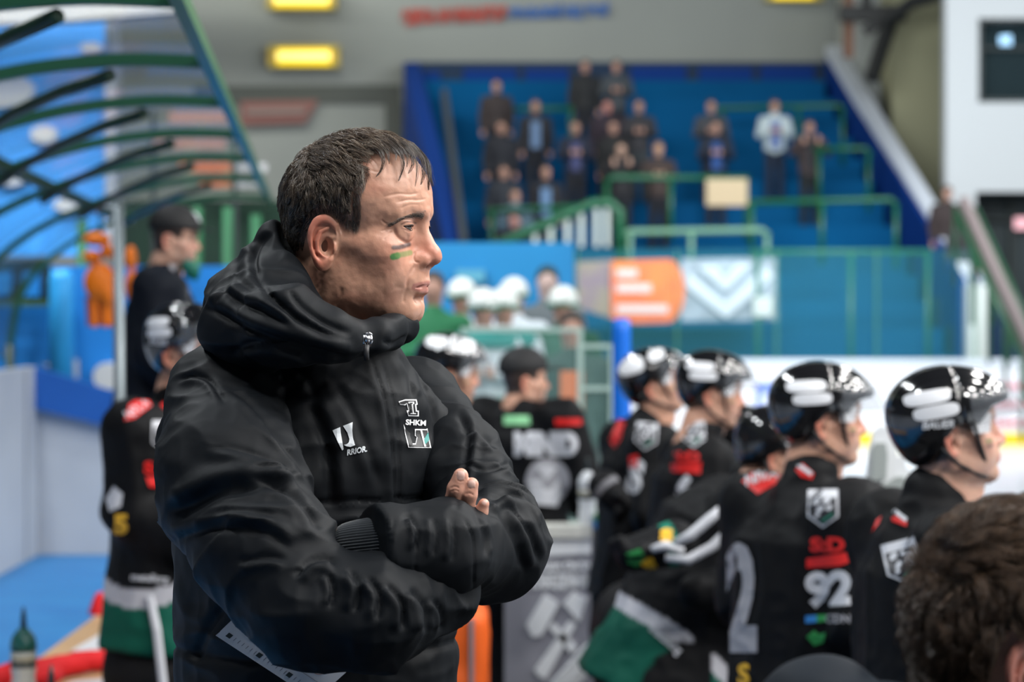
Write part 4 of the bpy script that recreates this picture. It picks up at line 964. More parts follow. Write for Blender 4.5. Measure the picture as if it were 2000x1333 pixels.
def helmet(root, M, I, H, shell, res=0.0036, visor=True, stickers=((-0.055, 0.075, 0.046, 0.014), (-0.042, 0.045, 0.046, 0.014)), sides=(-1, 1), vis_tag=True, lettering=None, ang=0.06, strapc=None):
    V, F = surf(lambda p: helmet_f(I(p).astype(np.float32)), H - 0.20, H + 0.18, res); o = mk('helmet', V, F, shell, root, True); tr = bvh(V, F)
    wh = mat('sticker_white', (0.72, 0.73, 0.76, 1), rough=0.35)
    def pad(name, cx, cz, w, h, m, side, a=0.0, r=0.6, off=0.0015):
        n = 28; pts = []
        for k in range(n):
            t = 2 * math.pi * k / n; x = w * np.sign(math.cos(t)) * abs(math.cos(t)) ** r; y = h * np.sign(math.sin(t)) * abs(math.sin(t)) ** r; pts.append((x * math.cos(a) - y * math.sin(a), x * math.sin(a) + y * math.cos(a)))
        u = M((1, 0, 0)) - M((0, 0, 0)); v = M((0, 0, 1)) - M((0, 0, 0)); w_ = (M((0, -side, 0)) - M((0, 0, 0)))
        return decal(name, poly2d([pts]), tr, M((cx, side * 0.14, cz)), u, v, w_, m, o, off, step=0.012)
    for sd in sides:
        for k, (cx, cz, w, h) in enumerate(stickers): pad('sticker', cx, cz, w, h, wh, sd, ang)
        if lettering:
            bm = text2d(lettering, 1, 0.03, 0.2); u = (M((1, 0, 0)) - M((0, 0, 0))) * -sd; v = M((0, 0, 1)) - M((0, 0, 0)); w_ = (M((0, -sd, 0)) - M((0, 0, 0)))
            decal('helmet_lettering', bm, tr, M((-0.043, sd * 0.14, 0.018)), u, v, w_, wh, o, 0.0015, step=0.01, S=0.021, rot=-ang * sd * -1)
    # front badge above the visor
    u = M((0, 1, 0)) - M((0, 0, 0)); v = M((0, 0, 1)) - M((0, 0, 0)); w_ = (M((-1, 0, 0)) - M((0, 0, 0)))
    decal('front_badge', poly2d([[(-0.03, -0.018), (0.03, -0.018), (0.034, 0.02), (-0.034, 0.02)]]), tr, M((0.15, 0, 0.078)), u, v, w_, wh, o, 0.0015, step=0.012)
    if visor:
        gl = mat('visor_clear', (0.25, 0.27, 0.30, 1), rough=0.03, trans=0.0, alpha=0.13, coat=0.6, spec=0.6); Vv = []; n = 26; rows = 8
        for j in range(rows + 1):
            for k in range(n + 1):
                a = math.radians(-82 + 164 * k / n); t = j / rows; z = 0.072 - (0.072 - np.interp(abs(math.degrees(a)), [0, 40, 82], [0.012, 0.010, 0.004])) * t
                rx = 0.116 + 0.036 * t; ry = 0.096; Vv.append((0.0 + rx * math.cos(a) + 0.010, ry * math.sin(a), z))
        V3 = M(np.array(Vv)); Fv = [(j * (n + 1) + k, j * (n + 1) + k + 1, (j + 1) * (n + 1) + k + 1, (j + 1) * (n + 1) + k) for j in range(rows) for k in range(n)]
        vo = mk('visor', V3, Fv, gl, root, True)
        md = vo.modifiers.new('t', 'SOLIDIFY'); md.thickness = 0.002
        if vis_tag:
            for sd in sides:
                pts = [(-0.024, 0.018), (0.026, 0.018), (0.018, -0.020), (-0.016, -0.020)]
                mm = MB(); mm.prism([(0.045 + x, -0.001 + y) for x, y in pts], M((0, sd * 0.0925, 0.010)), M((1, -0.30 * sd, 0)) - M((0, 0, 0)), M((0, 0, 1)) - M((0, 0, 0)), (M((0, sd, 0)) - M((0, 0, 0))), 0.0015); mm.build('visor_tag', wh, vo)
    # chin strap
    dk = mat('strap_black', (0.01, 0.01, 0.011, 1), rough=0.6) if strapc is None else strapc; b = MB()
    for sd in (-1, 1):
        b.tube([M(x) for x in ((0.030, sd * 0.088, 0.018), (0.036, sd * 0.078, -0.020), (0.046, sd * 0.062, -0.060), (0.058, sd * 0.030, -0.104), (0.062, 0, -0.118))], 0.0050, 8)
        b.tube([M(x) for x in ((-0.040, sd * 0.086, -0.030), (-0.010, sd * 0.080, -0.068), (0.030, sd * 0.058, -0.094), (0.050, sd * 0.04, -0.104))], 0.0045, 8)
    b.build('chin_strap', dk, root, True)
    return o, tr

JB = (0.0045, 0.0047, 0.0056); JG = (0.004, 0.075, 0.050); JW = (0.42, 0.42, 0.46); JR = (0.62, 0.012, 0.012)
def jersey_mat(): return mat('jersey_cloth', rough=0.62, vcol='Col', sheen=0.0, bump=(90, 0.15, 0.001), spec=0.15)
def body(root, nb, yaw, arms, lean=0.0, wide=1.0, length=0.62, res=0.009, cols=None, name='jersey', m=None, folds=0.012, hem=True, roll=0.0, deep=1.0, pads=1.0):
    """torso and sleeves as one cloth mesh.  nb neck base; arms = lists of points in body space (forward, left, up from the neck base)"""
    M, I, R = local(nb, yaw, -lean if False else 0.0); cl, sl = math.cos(lean), math.sin(lean)
    M, I, R = local(nb, yaw, -lean, roll)
    Iw = local(nb, yaw)[1]; Mw = local(nb, yaw)[0]
    aw = [[Mw(np.array(p)) for p in a[0]] for a in arms]; ar = [a[1] for a in arms]; allp = [M((0, 0, -length - 0.05)), M((0.2, 0.3, 0)), M((-0.2, -0.3, 0)), M((0.2, -.3, -length)), M((-.2, .3, -length)), M((-0.1, 0, 0.1))] + [p for a in aw for p in a]
    lo, hi = bounds(allp, 0.13)
    def f(p):
        q = I(p).astype(np.float32); s = q.copy(); s[:, 1] = np.abs(s[:, 1])
        z = q[:, 2]; w = np.interp(z, [-0.75, -0.45, -0.15, -0.05], [0.225, 0.195, 0.215, 0.16]).astype(np.float32) * wide; t = np.interp(z, [-0.75, -0.45, -0.15, -0.05], [0.165, 0.145, 0.140, 0.09]).astype(np.float32) * wide * deep
        r = (np.abs((q[:, 0] - 0.01) / t) ** 2.3 + np.abs(q[:, 1] / w) ** 2.3) ** (1 / 2.3); d = (r - 1) * np.minimum(w, t) * 0.95
        d = smax(d, z + 0.035, 0.06); d = smax(d, -(z + length), 0.012)
        d = smin(d, ell(s, (-0.005, 0.165 * wide, -0.075), (0.095 * pads, 0.090 * pads, 0.075 * pads)), 0.05)
        d = smin(d, rc(q, (0.0, 0, -0.08), (0.01, 0, 0.012), 0.085, 0.064), 0.04)
        for a, rr in zip(aw, ar): d = smin(d, chain(p, a, rr, 0.02), 0.045)
        return d
    V, F = surf(f, lo, hi, res); q = I(V)
    V = V + normals(V, F) * (folds * ((1 - np.abs(vnoise(V * np.array((1, 1, .6)), 0.10, 5))) ** 2 - 0.45) + folds * 0.4 * ((1 - np.abs(vnoise(V, 0.045, 9))) - 0.5))[:, None]
    c = np.tile(np.array(JB), (len(V), 1))
    if cols: c = cols(q, Iw(V), c)
    o = mk(name, V, F, m or jersey_mat(), root, True, c); return o, bvh(V, F), M, Mw
def hem_cols(q, w, c, z0=-0.50, z1=-0.455, green=True, tilt=0.0):
    z = q[:, 2] + tilt * q[:, 0]; tor = np.abs(q[:, 1]) < 0.27
    a = (z < z1) & (z > z0) & tor; c[a] = JW
    if green: c[(z <= z0) & tor] = JG
    return c
def legs(root, pel, yaw, fz, m, spread=0.10, knee=0.04, thick=0.95, res=0.014, shoe=None, name='trousers'):
    M, I, R = local(pel, yaw); h = pel[2] - fz - 0.07
    def f(p):
        s = I(p).astype(np.float32); s[:, 1] = np.abs(s[:, 1])
        d = rc(s, (0, 0.05, 0.02), (0, 0.08, -0.10), 0.14 * thick, 0.13 * thick); return smin(d, chain(s, [(0, spread, -0.12), (knee, spread, -h * 0.5), (-0.02, spread + 0.01, -h)], [0.12 * thick, 0.085 * thick, 0.065], 0.04), 0.05)
    lo, hi = bounds([M((0, -.3, -h)), M((0, .3, .1)), M((.15, 0, 0)), M((-.15, 0, 0))], 0.12); V, F = surf(f, lo, hi, res); mk(name, V, F, m, root)
    for s in (-1, 1):
        c = M((0.03, (spread + 0.01) * s, -h)); b = MB()
        g = lambda p: smax(ell((local(pel, yaw)[1](p)).astype(np.float32), (0.035, (spread + 0.01) * s, -h - 0.02), (0.14, 0.050, 0.075)), (fz - p[:, 2]).astype(np.float32), 0.01)
        V, F = surf(g, c - 0.2, c + 0.2, 0.012); mk('shoe' if not shoe else shoe[0], V, F, shoe[1] if shoe else mat('shoe_black', (0.012, 0.012, 0.012, 1), rough=0.4), root)
PANTS = lambda: mat('pants_black', (0.005, 0.005, 0.006, 1), rough=0.7, spec=0.2)
def shield(tree, M, o, u, v, w, par, s=1.0, rot=0.0, name='team_badge'):
    """shield badge: pale outline, dark field, small pale shapes and a green bar"""
    wh = mat('badge_white', (0.55, 0.56, 0.60, 1), rough=0.5); dk = mat('badge_dark', (0.02, 0.02, 0.025, 1), rough=0.5); gr = mat('badge_green', (0.01, 0.16, 0.10, 1), rough=0.5)
    out = [(-0.032, 0.040), (0.032, 0.040), (0.033, -0.018), (0.0, -0.042), (-0.033, -0.018)]
    b = decal(name, poly2d([out]), tree, o, u, v, w, wh, par, 0.003, step=0.012, S=s, rot=rot)
    if b is None: return
    decal('badge_field', poly2d([[(x * 0.86, y * 0.84 - 0.001) for x, y in [(-0.032, 0.028), (0.032, 0.028), (0.033, -0.018), (0.0, -0.042), (-0.033, -0.018)]]]), tree, o, u, v, w, dk, b, 0.0045, step=0.012, S=s, rot=rot)
    blobs = []
    for cx, cy, rx, ry, a in ((-0.013, 0.014, 0.009, 0.006, 0.6), (0.008, 0.016, 0.010, 0.006, 0.5), (-0.006, -0.002, 0.010, 0.0055, 0.7), (0.013, 0.001, 0.008, 0.005, 0.6), (-0.012, -0.015, 0.007, 0.004, 0.7)):
        blobs.append([(cx + rx * math.cos(t) * math.cos(a) - ry * math.sin(t) * math.sin(a), cy + rx * math.cos(t) * math.sin(a) + ry * math.sin(t) * math.cos(a)) for t in np.linspace(0, 6.283, 10, endpoint=False)])
    for bl in blobs: decal('badge_print', poly2d([bl]), tree, o, u, v, w, wh, b, 0.006, step=0.02, S=s, rot=rot)
    decal('badge_stripe', poly2d([[(-0.004, -0.026), (0.022, -0.008), (0.022, -0.014), (-0.001, -0.031)]]), tree, o, u, v, w, gr, b, 0.006, step=0.02, S=s, rot=rot)
def ptext(txt, cx, cy, h, d, tree, m, par, bold=0.03, shear=0.0, rot=0.0, squash=1.0, off=0.004, name='lettering', step=8, space=1.0):
    """lettering h rows high laid on the cloth found behind column cx, row cy"""
    bm = text2d(txt, 1.0, bold, shear, space); k = d / FPX
    for v in bm.verts: v.co.x *= squash * h / 0.72; v.co.y *= h / 0.72
    return decal(name, bm, tree, P(cx, cy, d), np.array((1, 0, 0)) * k, np.array((0, 0, 1)) * k, (0, 1, 0), m, par, off, step=step, rot=rot, persp=(0, 0, CAMZ))
def ppoly(name, pts, d, tree, m, par, off=0.004, step=8):
    k = d / FPX; bm = poly2d([[(x - 1000, 600 - y) for x, y in p] for p in pts])
    return decal(name, bm, tree, P(1000, 600, d), np.array((1, 0, 0)) * k, np.array((0, 0, 1)) * k, (0, 1, 0), m, par, off, step=step, persp=(0, 0, CAMZ))
def pshield(cx, cy, hpx, d, tree, par, rot=0.0, sq=1.0):
    k = d / FPX; shield(tree, None, P(cx, cy, d - 0.0), np.array((sq, 0, 0)), np.array((0, 0, 1.0)), nrm(P(cx, cy, d) - np.array((0, 0, CAMZ))), par, s=hpx * k / 0.082, rot=rot)
def glove(root, pts, rad, m, name='glove', cuff=None):
    """padded hockey glove: cuff, back of the hand with four curled rolled fingers and a thumb"""
    a, b = np.array(pts[0]), np.array(pts[1]); ax = nrm(b - a); sd = nrm(np.cross(ax, (0.15, -1, 0.2))); up = np.cross(sd, ax); L = np.linalg.norm(b - a)
    def f(p):
        d = chain(p, [a, a + ax * L * 0.4], [rad * 1.05, rad * 0.85], 0.02)
        d = smin(d, chain(p, [a + ax * L * 0.35, a + ax * L * 0.7], [rad * 0.8, rad * 0.82], 0.02), 0.02)
        for i in range(4):
            o = up * (i - 1.5) * rad * 0.48; s_ = a + ax * L * 0.68 + o
            d = smin(d, chain(p, [s_, s_ + ax * L * 0.20 + sd * rad * .1, s_ + ax * L * 0.26 + sd * rad * 0.65], [rad * 0.31, rad * 0.29, rad * 0.25], 0.003), 0.008)
        t = a + ax * L * 0.5 + up * rad * 0.7
        d = smin(d, chain(p, [t, t + ax * L * 0.2 + up * rad * 0.45, t + ax * L * 0.34 + up * rad * 0.35], [rad * 0.35, rad * 0.32, rad * 0.26], 0.004), 0.01)
        return d
    lo, hi = bounds([a, b], rad * 2.2); V, F = surf(f, lo, hi, 0.006); t = (V - a) @ ax / L
    c = np.tile(np.array(JB), (len(V), 1)) * 1.2
    if cuff is not None: c[(t < 0.22) & (t > 0.04)] = cuff
    return mk(name, V, F, jersey_mat(), root, True, c)
# ================================================================== players and staff at the bench
FLOOR = 0.05
shell = mat('helmet_black', (0.006, 0.006, 0.007, 1), rough=0.12, coat=0.8, spec=0.6)
shellw = mat('helmet_white', (0.66, 0.67, 0.69, 1), rough=0.2, coat=0.5)
prR = mat('print_red', (0.60, 0.012, 0.010, 1), rough=0.5); prW = mat('print_pale', (0.52, 0.53, 0.57, 1), rough=0.5); prY = mat('print_yellow', (0.75, 0.42, 0.02, 1), rough=0.5)
prB = mat('print_blue', (0.03, 0.22, 0.60, 1), rough=0.5); prG = mat('print_green', (0.03, 0.28, 0.07, 1), rough=0.5); prK = mat('print_black', (0.01, 0.01, 0.011, 1), rough=0.5); prS = mat('print_grey', (0.30, 0.30, 0.33, 1), rough=0.5)
def S_(d): return FPX / d
def setup(name, label, hx, hy, d, floor=FLOOR, group=None, cat='person'):
    H = P(hx, hy, d); t = thing(name, label, cat, (H[0], H[1], floor), group); return t, H
def skate_shoe(): return ('skate', mat('skate_black', (0.012, 0.012, 0.013, 1), rough=0.35))
def player(label, hx, hy, d, hyaw, pitch, byaw, arms, lean=0.08, floor=FLOOR, cols=None, base=(0.56, 0.31, 0.215), visor=True, res=0.0034, bres=0.009, wide=1.0, length=0.64, hair=(0.06, 0.04, 0.03), neckoff=(-0.045, 0, -0.150), lettering=None, shellm=None, roll=0.0, legs_=True, roll_b=0.0, helmetk={}):
    t, H = setup('person', label, hx, hy, d, floor)
    M, I, R = person_head(t, H, hyaw, pitch, res, base=base, hair=hair, roll=roll)
    ho, htr = helmet(t, M, I, H, shellm or shell, res=res * 1.1, visor=visor, lettering=lettering, **helmetk)
    nb = local(H, byaw)[0](neckoff)
    jo, jt, Mb, Mw = body(t, nb, byaw, arms, lean=lean, cols=cols, res=bres, wide=wide, length=length, roll=roll_b)
    if legs_:
        pel = Mb((0, 0, -0.66)); legs(t, np.array((pel[0], pel[1], pel[2])), byaw, floor, PANTS(), spread=0.085, thick=0.92, shoe=skate_shoe(), name='hockey_pants')
    return dict(t=t, H=H, M=M, jo=jo, jt=jt, Mb=Mb, Mw=Mw, nb=nb, ht=htr, ho=ho, d=d)
def camdir(p): return nrm(np.asarray(p) - np.array((0, 0, CAMZ)))

# ---- player with the number 92 --------------------------------------------------
armR = ([(-0.01, -0.20, -0.08), (-0.05, -0.27, -0.32), (0.14, -0.24, -0.50)], [0.078, 0.074, 0.060])
armL = ([(-0.01, 0.20, -0.08), (0.02, 0.27, -0.32), (0.20, 0.20, -0.46)], [0.078, 0.072, 0.058])
a = player('hockey player in black jersey with red shoulder patch and number 92 on the sleeve', 1607, 813, 5.85, 0.06, 0.0, 0.55, [armR, armL], lean=0.04, cols=lambda q, w, c: hem_cols(q, w, c, -0.60, -0.565, False), length=0.70, wide=1.04, lettering=None, bres=0.0075)
D = 5.6; J, TR = a['jo'], a['jt']
ppoly('shoulder_patch', [[(1448, 940), (1497, 902), (1530, 915), (1515, 945), (1480, 966)]], D, TR, prR, J); ptext('NIVA', 1484, 932, 20, D, TR, prW, J, rot=0.30, shear=0.2, off=0.007)
ppoly('collar_patch', [[(1553, 918), (1567, 905), (1590, 925), (1586, 937), (1565, 932)]], D, TR, prR, J); ppoly('collar_patch', [[(1555, 910), (1566, 908), (1588, 924), (1582, 930)]], D, TR, prW, J, off=0.006)
pshield(1607, 993, 76, D, TR, J); ptext('S:D', 1616, 1066, 27, D, TR, prR, J, bold=0.05, squash=1.25); ppoly('sleeve_stripe', [[(1575, 1092), (1662, 1078), (1661, 1098), (1640, 1106), (1575, 1110)]], D, TR, prR, J)
ptext('92', 1620, 1154, 62, D, TR, prW, J, bold=0.055, squash=1.05, rot=0.06)
ppoly('sleeve_bar', [[(1573, 1204), (1595, 1202), (1595, 1216), (1573, 1218)]], D, TR, prB, J); ppoly('sleeve_bar', [[(1595, 1202), (1614, 1201), (1614, 1214), (1595, 1216)]], D, TR, prG, J); ptext('CDN', 1636, 1210, 16, D, TR, prS, J)
ptext('2', 1448, 1180, 196, D, TR, prS, J, bold=0.05, squash=0.42, off=0.006); ptext('S', 1452, 1320, 40, D, TR, prY, J, squash=0.9)
ppoly('sleeve_leaf', [[(1575, 1245), (1590, 1232), (1600, 1240), (1612, 1236), (1608, 1256), (1590, 1262)]], D, TR, prG, J)

# ---- player on the right looking up the ice --------------------------------------------------
a = player('hockey player in profile at the right, glossy black helmet with a clear half visor', 1859, 838, 4.98, 0.0, 0.13, 0.25, [armR, armL], lean=0.03, lettering='BAUER', res=0.0026, bres=0.008, wide=1.0, base=(0.58, 0.34, 0.25))
D = 5.0; J, TR = a['jo'], a['jt']
ppoly('collar_patch', [[(1741, 1010), (1756, 1005), (1772, 1020), (1770, 1029), (1741, 1018)]], D, TR, prR, J); ppoly('collar_patch', [[(1742, 1000), (1748, 994), (1772, 1012), (1769, 1020)]], D, TR, prW, J, off=0.006)
ppoly('shoulder_patch', [[(1712, 1015), (1722, 1008), (1716, 1024), (1702, 1040)]], D, TR, prR, J); pshield(1762, 1098, 84, D, TR, J, rot=0.25)

# ---- two players farther up the bench --------------------------------------------------
a = player('farther hockey player with visor, red shoulder patch and number 6 on the sleeve', 1394, 762, 8.0, -0.05, -0.10, 0.10, [armR, armL], cols=lambda q, w, c: hem_cols(q, w, c, -0.60, -0.56, False), wide=1.05)
D = 7.85; J, TR = a['jo'], a['jt']
ppoly('shoulder_patch', [[(1283, 820), (1318, 789), (1330, 797), (1296, 832)]], D, TR, prR, J); pshield(1355, 846, 56, D, TR, J); ppoly('collar_patch', [[(1340, 802), (1350, 797), (1362, 812), (1355, 818)]], D, TR, prR, J)
ptext('S:D', 1341, 893, 18, D, TR, prR, J, bold=0.05, squash=1.4); ppoly('sleeve_stripe', [[(1310, 906), (1370, 902), (1368, 926), (1312, 922)]], D, TR, prR, J)
ptext('6', 1337, 960, 50, D, TR, prW, J, bold=0.06, squash=0.9); ppoly('sleeve_bar', [[(1312, 1000), (1338, 998), (1338, 1014), (1312, 1016)]], D, TR, prB, J)
a = player('farthest hockey player in a helmet, looking up beside the blue padded post', 1279, 748, 8.9, -0.10, 0.22, 0.25, [armR, armL], wide=1.0, helmetk=dict(stickers=((-0.07, 0.080, 0.05, 0.03), (0.03, 0.10, 0.03, 0.02))))
D = 8.7; J, TR = a['jo'], a['jt']
ppoly('shoulder_patch', [[(1190, 860), (1208, 820), (1222, 824), (1212, 858), (1200, 876)]], D, TR, prR, J); pshield(1262, 852, 54, D, TR, J, rot=-0.1); ppoly('sleeve_stripe', [[(1228, 892), (1246, 888), (1246, 916), (1230, 914)]], D, TR, prR, J)
ptext('S', 1240, 935, 60, D, TR, prW, J, bold=0.06, squash=0.7, rot=-0.2)
g1 = glove(a['t'], [P(1180, 950, 8.5), P(1225, 1000, 8.45)], 0.055, None, cuff=(0.2, 0.2, 0.22)); 

# ---- bending player ----
t, H = setup('person', 'hockey player bending forward, green jersey hem below a white stripe', 1518, 884, 6.95)
M, I, R = person_head(t, H, 0.05, -0.28, 0.004, hair=(0.05, 0.035, 0.03)); helmet(t, M, I, H, shell, res=0.0042, stickers=((0.01, 0.075, 0.035, 0.016), (0.02, 0.040, 0.02, 0.014)))
nb = P(1462, 948, 7.0)
aR = ([(-0.03, -0.20, -0.07), (0.04, -0.27, -0.26), (-0.20, -0.30, -0.27)], [0.080, 0.068, 0.052]); aL = ([(-0.01, 0.20, -0.08), (0.22, 0.24, -0.25), (0.30, 0.1, -0.40)], [0.078, 0.070, 0.058])
def cb(q, w, c):
    z = q[:, 2] + 0.22 * q[:, 0] + 0.6 * q[:, 0] ** 2; arm = w[:, 1] < -0.22; k = ~arm; c[(z < -0.455) & (z > -0.50) & k] = JW; c[(z <= -0.50) & k] = JG; return c
jo, jt, Mb, Mw = body(t, nb, 0.10, [aR, aL], lean=0.44, cols=cb, length=0.68, wide=1.12, res=0.0085, deep=1.30)
legs(t, P(1245, 1235, 7.08), 0.1, FLOOR, PANTS(), spread=0.075, thick=0.92, shoe=skate_shoe(), name='hockey_pants')
D = 6.8
ptext('metallurg', 1300, 1250, 16, D, jt, prW, jo, rot=-0.70, squash=0.9, off=0.006)
g = glove(t, [P(1318, 1062, 6.62), P(1205, 1090, 6.58)], 0.062, None, cuff=(0.01, 0.15, 0.10)); gt_ = tree_of(g); 
for pts in ([(1436, 1014), (1420, 1040), (1392, 1068), (1345, 1094), (1300, 1090)], [(1420, 985), (1385, 1015), (1350, 1045), (1318, 1062)], [(1272, 1074), (1300, 1066), (1335, 1078)]):
    b = MB(); b.tube([P(x, y, 6.52) for x, y in pts], [0.010] + [0.014] * (len(pts) - 2) + [0.010], 8); b.build('glove_roll', prW, g, True)
ptext('S', 1302, 1047, 22, 6.5, gt_, prY, g, bold=0.08, squash=1.5); ptext('S', 1268, 1106, 24, 6.5, gt_, prY, g, bold=0.08, squash=1.5, rot=0.4); ppoly('glove_patch', [[(1222, 1082), (1250, 1072), (1262, 1092), (1244, 1108), (1226, 1102)]], 6.5, gt_, prG, g)
# ---- player between the two farther ones and number 92 ----
a = player('hockey player peering out between number 6 and number 92, face low', 1450, 864, 8.5, 0.0, -0.10, 0.2, [armR, armL], res=0.0045, bres=0.013, helmetk=dict(stickers=((0.03, 0.085, 0.035, 0.025),)))
# ---- player whose face shows past the coach's shoulder ----
a = player('hockey player half hidden behind the coach, white decals on the helmet, face in profile', 880, 724, 8.5, 0.05, -0.12, 0.5, [armR, armL], res=0.004, bres=0.011, helmetk=dict(stickers=((0.03, 0.100, 0.045, 0.03), (-0.06, 0.095, 0.04, 0.02))))
ppoly('shoulder_patch', [[(912, 812), (966, 806), (968, 822), (914, 830)]], 8.4, a['jt'], prR, a['jo']); ppoly('shoulder_patch', [[(915, 785), (950, 775), (958, 795), (920, 802)]], 8.4, a['jt'], prW, a['jo'])
# ---- player at the left ----
armH = ([(-0.01, -0.18, -0.08), (-0.02, -0.19, -0.30), (0.16, -0.14, -0.38)], [0.080, 0.074, 0.062])
def cl(q, w, c):
    z = q[:, 2] - 0.35 * (q[:, 1] + 0.15); c[(z < -0.50) & (z > -0.55) & (np.abs(q[:, 1]) < 0.25)] = JW; c[(z <= -0.55) & (np.abs(q[:, 1]) < 0.25)] = JG; return c
a = player('hockey player at the left, black helmet with two white decals, standing behind the coach', 368, 681, 6.9, -0.42, -0.02, -0.45, [armH, armL], lean=0.06, floor=0.05, cols=cl, wide=1.0, length=0.70, lettering='BAUER', roll_b=0.0)
D = 6.75; J, TR = a['jo'], a['jt']
ppoly('shoulder_patch', [[(243, 822), (252, 790), (284, 770), (297, 792), (262, 818)]], D, TR, prR, J); ptext('NIVA', 268, 800, 17, D, TR, prW, J, rot=0.55); ppoly('collar_patch', [[(312, 792), (320, 785), (336, 800), (326, 804)]], D, TR, prR, J)
pshield(322, 852, 62, D, TR, J); ptext('S:D', 308, 915, 22, D, TR, prR, J, bold=0.05, squash=1.2); ppoly('sleeve_stripe', [[(285, 932), (330, 930), (322, 955), (292, 952)]], D, TR, prR, J)
ptext('metallurg', 292, 1130, 14, D, TR, prW, J, rot=-0.06, off=0.006); ptext('5', 236, 1027, 36, D, TR, prY, J, bold=0.06, squash=1.1); ppoly('sleeve_print', [[(206, 975), (222, 950), (240, 965), (236, 990), (214, 1000)]], D, TR, prW, J)
b = MB(); b.tube([P(292, 1165, 6.72), P(306, 1230, 6.7), P(318, 1333, 6.7), P(322, 1450, 6.7)], 0.012, 6); b.build('trouser_stripe', prW, a['t'])

# ---- staff in caps --------------------------------------------------
def cap(root, M, I, H, m, badge=True, brim=0.075):
    def f(p):
        q = I(p).astype(np.float32); d = ell(q, (-0.006, 0, 0.046), (0.106, 0.089, 0.090)); low = 0.036 - 0.18 * np.clip(-q[:, 0] - 0.02, 0, 1); d = smax(d, low - q[:, 2], 0.005)
        br = rbox(q, (0.115, 0, 0.043), (0.045 + brim * 0.3, 0.066, 0.0035), 0.003); br = np.maximum(br, np.sqrt((q[:, 0] - 0.06) ** 2 + (q[:, 1] * 1.1) ** 2) - 0.105 - (brim - 0.06)); return smin(d, br, 0.008)
    V, F = surf(f, H - 0.2, H + 0.2, 0.0045); o = mk('cap', V, F, m, root)
    if badge:
        tr = bvh(V, F); u = M((0, 1, 0)) - M((0, 0, 0)); decal('cap_badge', poly2d([[(-.024, -.016), (.024, -.016), (.026, .018), (-.026, .018)]]), tr, M((0.16, 0, 0.09)), u, M((0, 0, 1)) - M((0, 0, 0)), M((-1, 0, 0)) - M((0, 0, 0)), prW, o, 0.002)
t, H = setup('person', 'man in black cap and black jersey with white letters on its back', 1024, 740, 10.0)
M, I, R = person_head(t, H, 0.25, 0.0, 0.0045, hair=(0.05, 0.035, 0.03), stubble=0.5); cap(t, M, I, H, mat('cap_black', (0.008, 0.008, 0.009, 1), rough=0.7))
nb = H + np.array((-0.01, 0.0, -0.085)); jo, jt, Mb, Mw = body(t, nb, 1.15, [([(-0.01, -0.20, -0.08), (0.02, -0.26, -0.32), (0.18, -0.2, -0.45)], [0.08, 0.074, 0.06]), armL], res=0.011, length=0.66, wide=0.95)
legs(t, Mb((0, 0, -0.6)), 1.15, FLOOR, PANTS(), shoe=skate_shoe(), name='hockey_pants')
D = 9.8
ppoly('shoulder_patch', [[(984, 812), (1034, 812), (1036, 830), (984, 830)]], D, jt, mat('print_lime', (0.25, 0.60, 0.30, 1)), jo); ppoly('shoulder_patch', [[(1084, 818), (1136, 818), (1136, 830), (1084, 832)]], D, jt, prR, jo)
ptext('MINID', 1066, 870, 40, D, jt, prW, jo, bold=0.09, squash=0.78, off=0.006)
ppoly('back_emblem', [[(1070 + 43 * math.cos(t_), 940 + 45 * math.sin(t_)) for t_ in np.linspace(0, 6.283, 24, endpoint=False)]], D, jt, prS, jo, off=0.006)
ppoly('back_emblem_print', [[(1045, 912), (1066, 908), (1090, 914), (1068, 938)], ], D, jt, prW, jo, off=0.010); ppoly('back_emblem_print', [[(1034, 940), (1056, 938), (1062, 956), (1076, 956), (1092, 934), (1096, 970), (1088, 990), (1040, 985)]], D, jt, prW, jo, off=0.010)
t, H = setup('person', 'man in a black cap and dark jacket standing behind the left hockey player', 342, 464, 9.7, 0.45)
M, I, R = person_head(t, H, -0.05, -0.10, 0.0042, hair=(0.05, 0.035, 0.03), stubble=0.6, paint=False, base=(0.52, 0.31, 0.23)); cap(t, M, I, H, mat('cap_black'), brim=0.05)
nb = H + np.array((-0.05, 0, -0.135)); jo, jt, Mb, Mw = body(t, nb, 0.05, [([(-0.01, -0.20, -0.06), (-0.02, -0.25, -0.32), (0.16, -0.2, -0.50)], [0.085, 0.078, 0.06]), ([(-0.01, 0.20, -0.08), (0.05, 0.26, -0.32), (0.25, 0.18, -0.42)], [0.08, 0.07, 0.06])], res=0.011, name='jacket', m=mat('jacket_navy', (0.004, 0.006, 0.011, 1), rough=0.7, spec=0.15), lean=0.10, length=0.72)
legs(t, Mb((0, 0, -0.6)), 0.05, 0.45, PANTS(), name='trousers')
ppoly('chest_badge', [[(330, 520), (345, 500), (352, 508), (340, 530)]], 9.0, jt, prS, jo); ppoly('chest_badge', [[(362, 560), (372, 552), (380, 570), (368, 580)]], 9.0, jt, prS, jo)
b = MB(); b.tube([P(366, 520, 9.05), P(378, 530, 9.1), P(372, 545, 9.1)], 0.028, 8); b.build('scarf', mat('scarf_green', (0.0, 0.10, 0.07, 1)), t, True)

